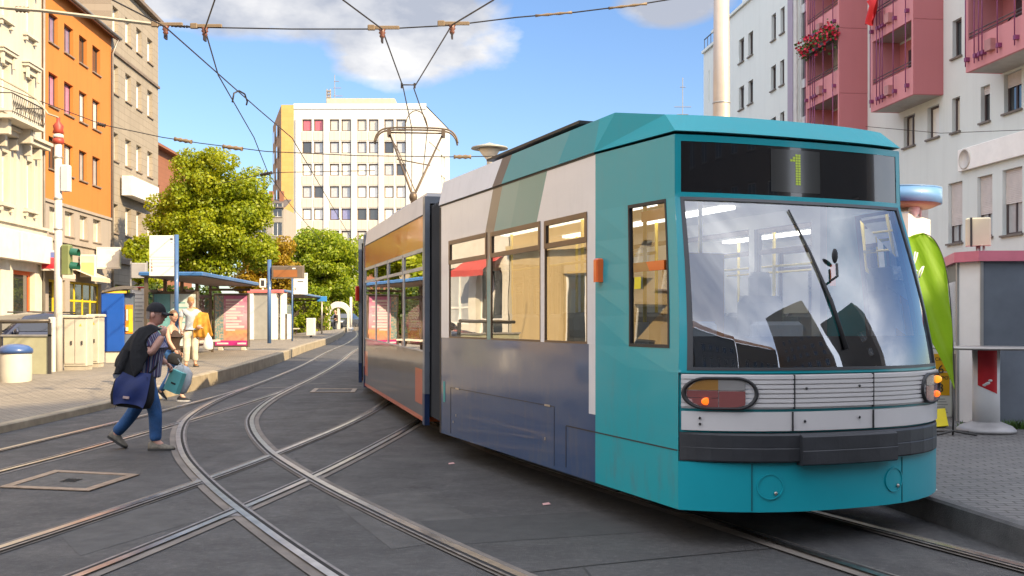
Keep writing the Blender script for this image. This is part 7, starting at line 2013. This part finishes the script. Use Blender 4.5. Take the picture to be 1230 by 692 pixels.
skin('trousers', {'p':((.02,0,.925),(.150,.180)),'w':((.03,0,1.01),(.148,.175)),'rh':((.04,-.097,.84),.125),'rm':((.11,-.10,.66),.108),'rk':((.172,-.10,.475),.088),'rc':((.176,-.10,.28),.080),'ra':((.176,-.10,.10),.074),
     'lh':((.0,.097,.84),.125),'lm':((-.060,.10,.66),.108),'lk':((-.120,.10,.485),.088),'lc':((-.24,.10,.32),.080),'la':((-.370,.105,.18),.074)},
     [('w','p'),('p','rh'),('rh','rm'),('rm','rk'),('rk','rc'),('rc','ra'),('p','lh'),('lh','lm'),('lm','lk'),('lk','lc'),('lc','la')], JEAN, 'p', man)
SHIRT = fabric('striped_shirt', (0.055,0.075,0.20), .4, 'v')
skin('shirt', {'hem':((.03,0,.88),(.175,.195)),'ab':((.045,0,1.07),(.178,.190)),'ch':((.06,0,1.25),(.165,.195)),'ut':((.065,0,1.375),(.125,.158)),'nk':((.088,0,1.445),.084),
     'rs':((.055,-.205,1.365),.096),'rm':((.10,-.245,1.28),.094),'re':((.135,-.268,1.215),.094),'ls':((.075,.200,1.375),.088),'lm':((.085,.235,1.285),.083),'le':((.10,.262,1.18),.080)},
     [('hem','ab'),('ab','ch'),('ch','ut'),('ut','nk'),('ut','rs'),('rs','rm'),('rm','re'),('ut','ls'),('ls','lm'),('lm','le')], SHIRT, 'ab', man)
# cap with peak, grey hair below it, spectacles
CAPM = fabric('black_cap', (0.012,0.012,0.016), .3)
mb = MB(); mb.smooth = True
mb.grid(lambda a, b: TH @ Vector((math.cos(a)*math.cos(b)*.108-.004, math.sin(a)*math.cos(b)*.088, .032+math.sin(b)*.108)), [2*math.pi*k/24 for k in range(25)], [0,.25,.5,.8,1.1,1.4,1.56])
mb.grid(lambda y, t: TH @ Vector((.085+t*.105*(1-(y/.085)**2*.35), y, .040-t*.020-(y*y)*2.2)), [-.080+.016*k for k in range(11)], [0,.33,.66,1]); mb.grid(lambda y, t: TH @ Vector((.085+t*.105*(1-(y/.085)**2*.35), y, .030-t*.020-(y*y)*2.2)), [-.080+.016*k for k in range(11)], [0,.33,.66,1])
mb.grid(lambda y, t: TH @ Vector((.085+.105*(1-(y/.085)**2*.35), y, .020-(y*y)*2.2-t*.010+.01)), [-.080+.016*k for k in range(11)], [0,1])
mb.build('cap', CAPM, man)
HAIR = M('grey_hair', (0.20,0.17,0.15), .8, var=.3, vs=40)
mb = MB(); mb.smooth = True
mb.grid(lambda a, z: TH @ Vector((-.006+math.cos(a)*.103, math.sin(a)*.081*(1-.0*z), z)), [1.9+2.48*k/14 for k in range(15)], [-.055,-.03,0,.04]); mb.build('hair', HAIR, man)
mb = MB()
for s in (-1,1): mb.tube([TH @ Vector(p) for p in ((-.01,s*.084,.012),(.09,s*.066,.014))],.0028,5); mb.tube([TH @ Vector((.100-.012*abs(math.cos(a))*.5, s*(.034+.022*math.cos(a)), .006+.016*math.sin(a))) for a in [k*PI/5 for k in range(11)]],.0024,5)
mb.build('spectacles', FR_DARK, man)
SHOE = M('walking_shoe_grey', (0.20,0.175,0.135), .7, var=.35, vs=30); SOLE = M('shoe_sole_dark', (0.05,0.048,0.045), .8)
shoe('shoe', (.095,-.10,.0), (.405,-.115,.0), .115, .105, SHOE, SOLE, man)
shoe('shoe', (-.455,.105,.145), (-.235,.105,.0), .115, .105, SHOE, SOLE, man, (.5,0,.85)); 
# jacket: hooked by the collar over the right shoulder, hanging down the back in folds
JK = fabric('black_jacket', (0.020,0.020,0.023), 1.0)
def jk(u, v):      # u round the drape, v down
    top = Vector((.27,-.26,1.42)); 
    A = [Vector((.285,-.285,1.465)),Vector((.17,-.31,1.52)),Vector((.05,-.33,1.475)),Vector((-.05,-.29,1.39)),Vector((-.10,-.10,1.33))]
    B = [Vector((.135,-.335,1.30)),Vector((.09,-.365,.97)),Vector((-.03,-.36,.88)),Vector((-.20,-.30,.93)),Vector((-.30,-.10,1.01))]
    q = u*4; i = min(int(q), 3); t = q-i
    a = A[i].lerp(A[i+1], t); b = B[i].lerp(B[i+1], t)
    p = a.lerp(b, v); n = Vector((math.cos(2.2+u*2.0), math.sin(-1.6-u*1.2), 0))
    bul = math.sin(min(v,1)*math.pi)*.06 + math.sin(u*17+v*2.5)*.022*v + math.sin(u*34+1+v*6)*.011*v
    return p + Vector((-.75,-.55,0))*bul + Vector((0,0,math.sin(u*9)*.02*v))
def closed(fn, th, nu, nv, name, mat, parent, off=Vector((.02,.02,0))):
    mb = MB(); mb.smooth = True
    us, vs = [k/nu for k in range(nu+1)], [k/nv for k in range(nv+1)]
    mb.grid(fn, us, vs); mb.grid(lambda u, v: fn(u,v)+off, us, vs)
    for v in (0,1): mb.grid(lambda u, k: fn(u,v)+off*k, us, [0,1])
    for u in (0,1): mb.grid(lambda v, k: fn(u,v)+off*k, vs, [0,1])
    o = mb.build(name, mat, parent); return clean(o)
jacket = thing('jacket', 'black jacket held by its collar and hanging over the man\'s shoulder', 'jacket', foot, R(3))
closed(jk, .02, 40, 16, 'jacket_body', JK, jacket)
def sleeve(u, v):
    a = Vector((-.075,-.335,1.22)).lerp(Vector((-.195,-.345,.93)), v); r = .062-.012*v
    return a + Vector((math.cos(u*6.283)*r, math.sin(u*6.283)*r*.7, .014*math.sin(v*16+u*6)))
mb = MB(); mb.smooth = True; mb.grid(sleeve, [k/14 for k in range(15)], [k/10 for k in range(11)]); mb.build('sleeve', JK, jacket)
mb = MB(); mb.smooth = True
mb.grid(lambda u, v: Vector((-.20,-.345,.93))+Vector((math.cos(u*6.283)*.052*(1-v*.3), math.sin(u*6.283)*.037, -v*.05)), [k/14 for k in range(15)], [0,.5,1]); mb.build('lining_cuff', fabric('jacket_lining_grey', (0.16,0.17,0.20), .5), jacket)
# blue shoulder bag with black edges, flap, strap and label
bag = thing('shoulder_bag', 'bright blue messenger bag with black edges at the man\'s hip', 'bag', foot, R(3))
BB = M('bag_blue', (0.003,0.016,0.105), .6, var=.2, vs=7, bump=.25, bs=9); BK = fabric('bag_black', (0.012,0.012,0.014), .5)
TB = Matrix.Translation((-.02,-.30,.755)) @ Matrix.Rotation(R(7),4,'Y') @ Matrix.Rotation(R(-10),4,'X')
mb = MB(); mb.smooth = True
def bagr(z, w, d_): return [(w*math.copysign(abs(math.cos(a))**.45, math.cos(a)), d_*math.copysign(abs(math.sin(a))**.6, math.sin(a)), z) for a in [k*PI/16 for k in range(32)]]
mb.rings([bagr(-.225,.15,.02),bagr(-.205,.225,.06),bagr(-.10,.25,.085),bagr(.05,.235,.08),bagr(.17,.205,.05),bagr(.195,.18,.02)], mat=TB); mb.build('bag_body', BK, bag)
mb = MB(); mb.smooth = True
fl_ = lambda u, v: TB @ Vector(((u-.5)*(.375+.02*math.sin(v*3))*(1-.10*max(v-.8,0)*5), -.066-.042*math.sin(min(v*1.15,1)*2.4)-.008*math.sin(u*9+v*5), .195-v*.385-.035*abs(2*u-1)**3*v))
mb.grid(fl_, [k/16 for k in range(17)], [k/12 for k in range(13)]); mb.grid(lambda u, v: fl_(u,v)+Vector((0,.012,0)), [k/16 for k in range(17)], [k/12 for k in range(13)])
for u in (0,1): mb.grid(lambda v, k: fl_(u,v)+Vector((0,.012*k,0)), [k/12 for k in range(13)], [0,1])
mb.grid(lambda u, k: fl_(u,1)+Vector((0,.012*k,0)), [k/16 for k in range(17)], [0,1])
fp = mb.build('flap', BB, bag)
mb = MB(); mb.box(-.07,.0,-.126,-.105,-.135,-.105, mat=TB); mb.build('label_patch', M('bag_label', (0.42,0.30,0.28), .6), fp)
mb = MB()
def ribbon(mb, pts, w=.02):
    pts = [Vector(p) for p in pts]
    for a, b in zip(pts, pts[1:]):
        s = Vector((.7,.3,.2)).cross((b-a).normalized()).normalized()*w; mb.quad(a-s,a+s,b+s,b-s); e = Vector((0,.004,0)); mb.quad(a-s+e,b-s+e,b+s+e,a+s+e)
ribbon(mb, [(-.20,-.31,.92),(-.13,-.30,1.15),(.0,-.12,1.42),(.08,.06,1.43),(.20,.13,1.25),(.21,-.16,1.02),(.16,-.30,.93)])
ribbon(mb, [(.15,-.36,.90),(.18,-.37,.70),(.165,-.37,.50)],.012); ribbon(mb, [(-.2,-.36,.60),(-.225,-.36,.52)],.014)
mb.build('strap', BK, bag)
# turquoise and white paper carrier bags in his left hand
cb = thing('carrier_bag', 'turquoise carrier bag with white side held in the man\'s far hand', 'carrier bag', foot, R(3))
TC_ = Matrix.Translation((.315,.26,.815)) @ Matrix.Rotation(R(20),4,'Y') @ Matrix.Rotation(R(-22),4,'Z')
mb = MB(); mb.rings([[(-.095,-.045,-.14),(.095,-.045,-.14),(.095,.045,-.14),(-.095,.045,-.14)],[(-.09,-.04,.13),(.09,-.04,.13),(.09,.04,.13),(-.09,.04,.13)]], mat=TC_); bb = mb.build('bag_body', M('bag_turquoise', (0.20,0.66,0.63), .5, var=.1), cb)
mb = MB(); mb.box(-.02,.05,-.0475,-.0455,-.04,-.02, mat=TC_); mb.build('bag_print', INK, bb)
mb = MB(); mb.tube([TC_ @ Vector(p) for p in ((-.06,0,.14),(-.03,0,.22),(.03,0,.22),(.06,0,.14))],.005,5); mb.build('bag_handle', BOARDW, cb)
cb2 = thing('carrier_bag', 'crumpled white carrier bag behind the turquoise one', 'carrier bag', foot, R(3))
TC2 = Matrix.Translation((.345,.36,.84)) @ Matrix.Rotation(R(24),4,'Y')
mb = MB(); mb.smooth = True; mb.rings([[(x*.15*q+.01*math.sin(k*2.3+z*20), y*.06*q, z) for k,(x,y) in enumerate([(math.cos(a),math.sin(a)) for a in [j*PI/8 for j in range(16)]])] for z, q in ((-.17,.7),(-.13,1.0),(0,1.0),(.12,.75),(.17,.3))], mat=TC2); mb.build('bag_body', M('bag_white_plastic', (0.72,0.73,0.73), .4, var=.1, bump=.6, bs=14), cb2)
mb = MB(); mb.tube([TC2 @ Vector(p) for p in ((-.03,0,.16),(-.07,-.08,.20),(-.10,-.1,.23))],.006,5); mb.build('bag_handle', BOARDW, cb2)

# ---- woman half hidden behind him ------------------------------------------------------
SKIN_B = M('skin_light', (0.50,0.29,0.20), .55, var=.1, vs=14)
fw = G(209, 481.5); k_ = fw.y/F
wo = thing('person', 'woman in brown top and blue jeans stepping off the kerb behind the man', 'person', fw, R(-12))
NW = {'pel':((-.06,0,.90),(.115,.145)),'ab':((-.06,0,1.05),(.095,.120)),'ch':((-.05,0,1.20),(.105,.135)),'ut':((-.05,0,1.32),(.08,.115)),'nk':((-.04,0,1.41),.045),'hd':((-.02,0,1.51),.05),
     'rs':((-.05,-.165,1.32),.052),'re':((.03,-.215,1.10),.040),'rw':((.14,-.20,.95),.028),'ls':((-.05,.165,1.32),.052),'le':((-.10,.22,1.10),.040),'lw':((-.02,.23,.90),.028),
     'rh':((-.03,-.085,.86),.092),'rk':((.13,-.09,.48),.058),'ra':((.20,-.09,.11),.038),'rt':((.28,-.09,.05),.03),'lh':((-.06,.085,.86),.092),'lk':((-.10,.09,.48),.058),'la':((-.33,.09,.16),.038),'lt':((-.26,.09,.06),.03)}
bw = skin('body', NW, E_, [SKIN_B, EYEM, LIPM], 'pel', wo)
mb = MB(); TW = head(mb, (-.005,0,1.575), R(-35), R(2), .94); hand(mb, NW['rw'][0], (.6,.1,-.7), (-.2,.6,-.3), 1.0, .9, 1); hand(mb, NW['lw'][0], (.4,0,-.8), (0,-.8,0), .8, .9, -1); append_mb(bw, mb)
skin('trousers', {'p':((-.06,0,.92),(.132,.160)),'w':((-.06,0,1.0),(.125,.150)),'rh':((-.02,-.087,.83),.112),'rk':((.135,-.09,.48),.078),'ra':((.20,-.09,.12),.062),'lh':((-.06,.087,.83),.112),'lk':((-.105,.09,.48),.078),'la':((-.33,.09,.17),.062)},
     [('w','p'),('p','rh'),('rh','rk'),('rk','ra'),('p','lh'),('lh','lk'),('lk','la')], denim('bright_jeans', (0.03,0.12,0.30)), 'p', wo)
skin('vest', {'h':((-.06,0,.93),(.150,.175)),'a':((-.06,0,1.07),(.138,.160)),'c':((-.045,0,1.20),(.150,.170)),'u':((-.05,0,1.345),(.105,.135))}, [('h','a'),('a','c'),('c','u')], fabric('brown_vest', (0.045,0.026,0.018), .5), 'a', wo)
mb = MB(); mb.smooth = True
mb.grid(lambda a, b: TW @ Vector((-.014+math.cos(a)*math.cos(b)*.106, math.sin(a)*math.cos(b)*.086, .028+math.sin(b)*.104)), [.75+4.78*k/18 for k in range(19)], [-1.3,-.9,-.5,-.1,.3,.6,.9,1.2,1.5]); mb.grid(lambda a, b: TW @ Vector((-.010+math.cos(a)*math.cos(b)*.104, math.sin(a)*math.cos(b)*.084, .032+math.sin(b)*.100)), [2*PI*k/24 for k in range(25)], [.55,.8,1.1,1.4,1.56]); mb.build('hair', M('brown_hair', (0.16,0.085,0.04), .6, var=.3, vs=30), wo)
SNK = M('black_canvas_shoe', (0.012,0.012,0.014), .8); SNW = M('white_sole', (0.6,0.58,0.55), .6)
shoe('shoe', (.13,-.09,.0), (.41,-.115,.0), .095, .085, SNK, SNW, wo); shoe('shoe', (-.40,.09,.14), (-.22,.09,.0), .095, .085, SNK, SNW, wo, (.5,0,.85))
hb_ = thing('handbag', 'black handbag swinging at the woman\'s side', 'bag', fw, R(-12))
TH2 = Matrix.Translation((.17,-.26,.80)) @ Matrix.Rotation(R(15),4,'Y')
mb = MB(); mb.smooth = True; mb.rings([[(math.cos(a)*.15*q, math.sin(a)*.06*q, z) for a in [j*PI/8 for j in range(16)]] for z, q in ((-.11,.75),(-.07,1),(.03,.95),(.09,.6))], mat=TH2); mb.build('bag_body', BK, hb_)
mb = MB(); mb.tube([TH2 @ Vector(p) for p in ((-.08,0,.07),(-.05,0,.16),(.03,0,.16),(.08,0,.07))],.007,5); mb.build('bag_handle', BK, hb_)

# ---- man in a mustard jacket waiting on the platform ---------------------------------------
fy = G(229, 440.5, .3)
ym = thing('person', 'man with mustard jacket over his arm and cream trousers on the platform', 'person', fy, R(-68))
NY = {'pel':((0,0,.90),(.12,.15)),'ab':((.01,0,1.06),(.115,.145)),'ch':((.015,0,1.24),(.115,.16)),'ut':((0,0,1.36),(.09,.13)),'nk':((.02,0,1.44),.055),'hd':((.04,0,1.54),.06),
     'rs':((0,-.19,1.36),.062),'re':((.03,-.25,1.10),.046),'rw':((.12,-.24,.90),.03),'ls':((0,.19,1.36),.062),'le':((.0,.26,1.11),.046),'lw':((.20,.22,1.02),.03),
     'rh':((.02,-.09,.87),.095),'rk':((.08,-.10,.47),.06),'ra':((.02,-.11,.10),.04),'rt':((.12,-.12,.05),.034),'lh':((.0,.09,.87),.095),'lk':((.0,.10,.47),.06),'la':((-.06,.11,.11),.04),'lt':((.04,.12,.05),.034)}
by = skin('body', NY, E_, [SKIN_B, EYEM, LIPM], 'pel', ym)
mb = MB(); TY = head(mb, (.055,0,1.605), R(10), R(16), 1.0); hand(mb, NY['rw'][0], (.5,0,-.85), (-.2,.8,0), .9, 1, 1); hand(mb, NY['lw'][0], (.8,-.3,-.4), (0,-.5,-.8), 1.2, 1, -1); append_mb(by, mb)
CREAM = fabric('cream_trousers', (0.62,0.56,0.44), .5)
skin('trousers', {'p':((0,0,.92),(.140,.170)),'w':((0,0,1.0),(.135,.165)),'rh':((.02,-.092,.83),.118),'rk':((.08,-.10,.47),.092),'ra':((.02,-.11,.11),.078),'lh':((0,.092,.83),.118),'lk':((0,.10,.47),.092),'la':((-.06,.11,.12),.078)},
     [('w','p'),('p','rh'),('rh','rk'),('rk','ra'),('p','lh'),('lh','lk'),('lk','la')], CREAM, 'p', ym)
skin('shirt', {'h':((.0,0,.93),(.145,.175)),'a':((.01,0,1.07),(.138,.165)),'c':((.015,0,1.24),(.135,.175)),'u':((0,0,1.36),(.105,.14)),'n':((.015,0,1.43),.068),'rs':((0,-.195,1.36),.078),'re':((.02,-.235,1.20),.07),'ls':((0,.195,1.36),.078),'le':((0,.24,1.20),.07)},
     [('h','a'),('a','c'),('c','u'),('u','n'),('u','rs'),('rs','re'),('u','ls'),('ls','le')], fabric('grey_blue_shirt', (0.36,0.40,0.44), .5), 'a', ym)
mb = MB(); mb.smooth = True
mb.grid(lambda a, b: TY @ Vector((-.006+math.cos(a)*math.cos(b)*.104, math.sin(a)*math.cos(b)*.082, .030+math.sin(b)*.100)), [2*PI*k/24 for k in range(25)], [0,.3,.6,.9,1.2,1.56]); mb.build('hair', M('sandy_hair', (0.34,0.19,0.08), .8, var=.2, vs=30), ym)
shoe('shoe', (-.06,-.11,.0), (.22,-.14,.0), .105, .09, M('tan_shoe', (0.25,0.12,0.04), .6), SOLE, ym); shoe('shoe', (-.13,.11,.0), (.15,.14,.0), .105, .09, M('tan_shoe_far', (0.25,0.12,0.04), .6), SOLE, ym)
MJ = fabric('mustard_jacket', (0.52,0.25,0.03), .8)
mj = thing('jacket', 'mustard coloured jacket draped over the waiting man\'s arm and shoulder', 'jacket', fy, R(-68))
def mjf(u, v):
    A = Vector((-.06,.06,1.47)).lerp(Vector((.12,.40,1.30)), u); B = Vector((.08,.06,.70)).lerp(Vector((.18,.52,.74)), u)
    p = A.lerp(B, v); return p + Vector((.11,-.02,0))*math.sin(v*PI)*.9 + Vector((.022*math.sin(u*19+v*3)*v+.03, 0, .02*math.sin(u*8)))
closed(mjf, .02, 24, 14, 'jacket_body', MJ, mj, Vector((-.03,.0,0)))
pb_ = thing('carrier_bag', 'white plastic bag hanging from the mustard jacket man\'s hand', 'carrier bag', fy, R(-68))
TP_ = Matrix.Translation((.20,.40,.60))
mb = MB(); mb.smooth = True; mb.rings([[(math.cos(a)*.06*q, math.sin(a)*.11*q+.008*math.sin(a*5), z) for a in [j*PI/8 for j in range(16)]] for z, q in ((-.19,.6),(-.15,1),(-.02,1),(.10,.7),(.20,.25),(.30,.12))], mat=TP_); mb.build('bag_body', M('bag_white_film', (0.66,0.65,0.62), .4, bump=.5, bs=14), pb_)
mb = MB(); mb.tube([(.20,.40,.88),(.21,.30,.95),(.24,.20,.985)],.008,5); mb.build('bag_handle', BOARDW, pb_)

# ---- small figure far down the street -----------------------------------------------------
ff = at_d(403.5, 78, .0)
fm_ = thing('person', 'small dark dressed person far down the street before the white arch', 'person', ff, R(200))
N4 = {k: (tuple(v[0]), v[1]) for k, v in NY.items()}; N4['rk'] = ((.2,-.10,.5),.06); N4['ra'] = ((.02,-.11,.16),.04)
bf = skin('body', N4, E_, [SKIN_B, EYEM, LIPM], 'pel', fm_, 1)
mb = MB(); head(mb, (.055,0,1.605), 0, 0, 1.0); append_mb(bf, mb)
skin('coat', {'h':((0,0,.72),(.19,.21)),'a':((.01,0,1.05),(.15,.18)),'c':((.015,0,1.24),(.145,.19)),'u':((0,0,1.38),(.11,.15)),'rs':((0,-.2,1.36),.09),'re':((.03,-.26,1.08),.075),'ls':((0,.2,1.36),.09),'le':((0,.27,1.08),.075)}, [('h','a'),('a','c'),('c','u'),('u','rs'),('rs','re'),('u','ls'),('ls','le')], fabric('dark_coat', (0.05,0.03,0.025), .5), 'a', fm_, 1)
skin('trousers', {'p':((0,0,.92),(.140,.170)),'rh':((.02,-.092,.83),.118),'rk':((.2,-.10,.49),.085),'ra':((.02,-.11,.17),.07),'lh':((0,.092,.83),.118),'lk':((0,.10,.47),.085),'la':((-.06,.11,.12),.07)}, [('p','rh'),('rh','rk'),('rk','ra'),('p','lh'),('lh','lk'),('lk','la')], fabric('grey_trousers', (0.12,0.12,0.13), .5), 'p', fm_, 1)
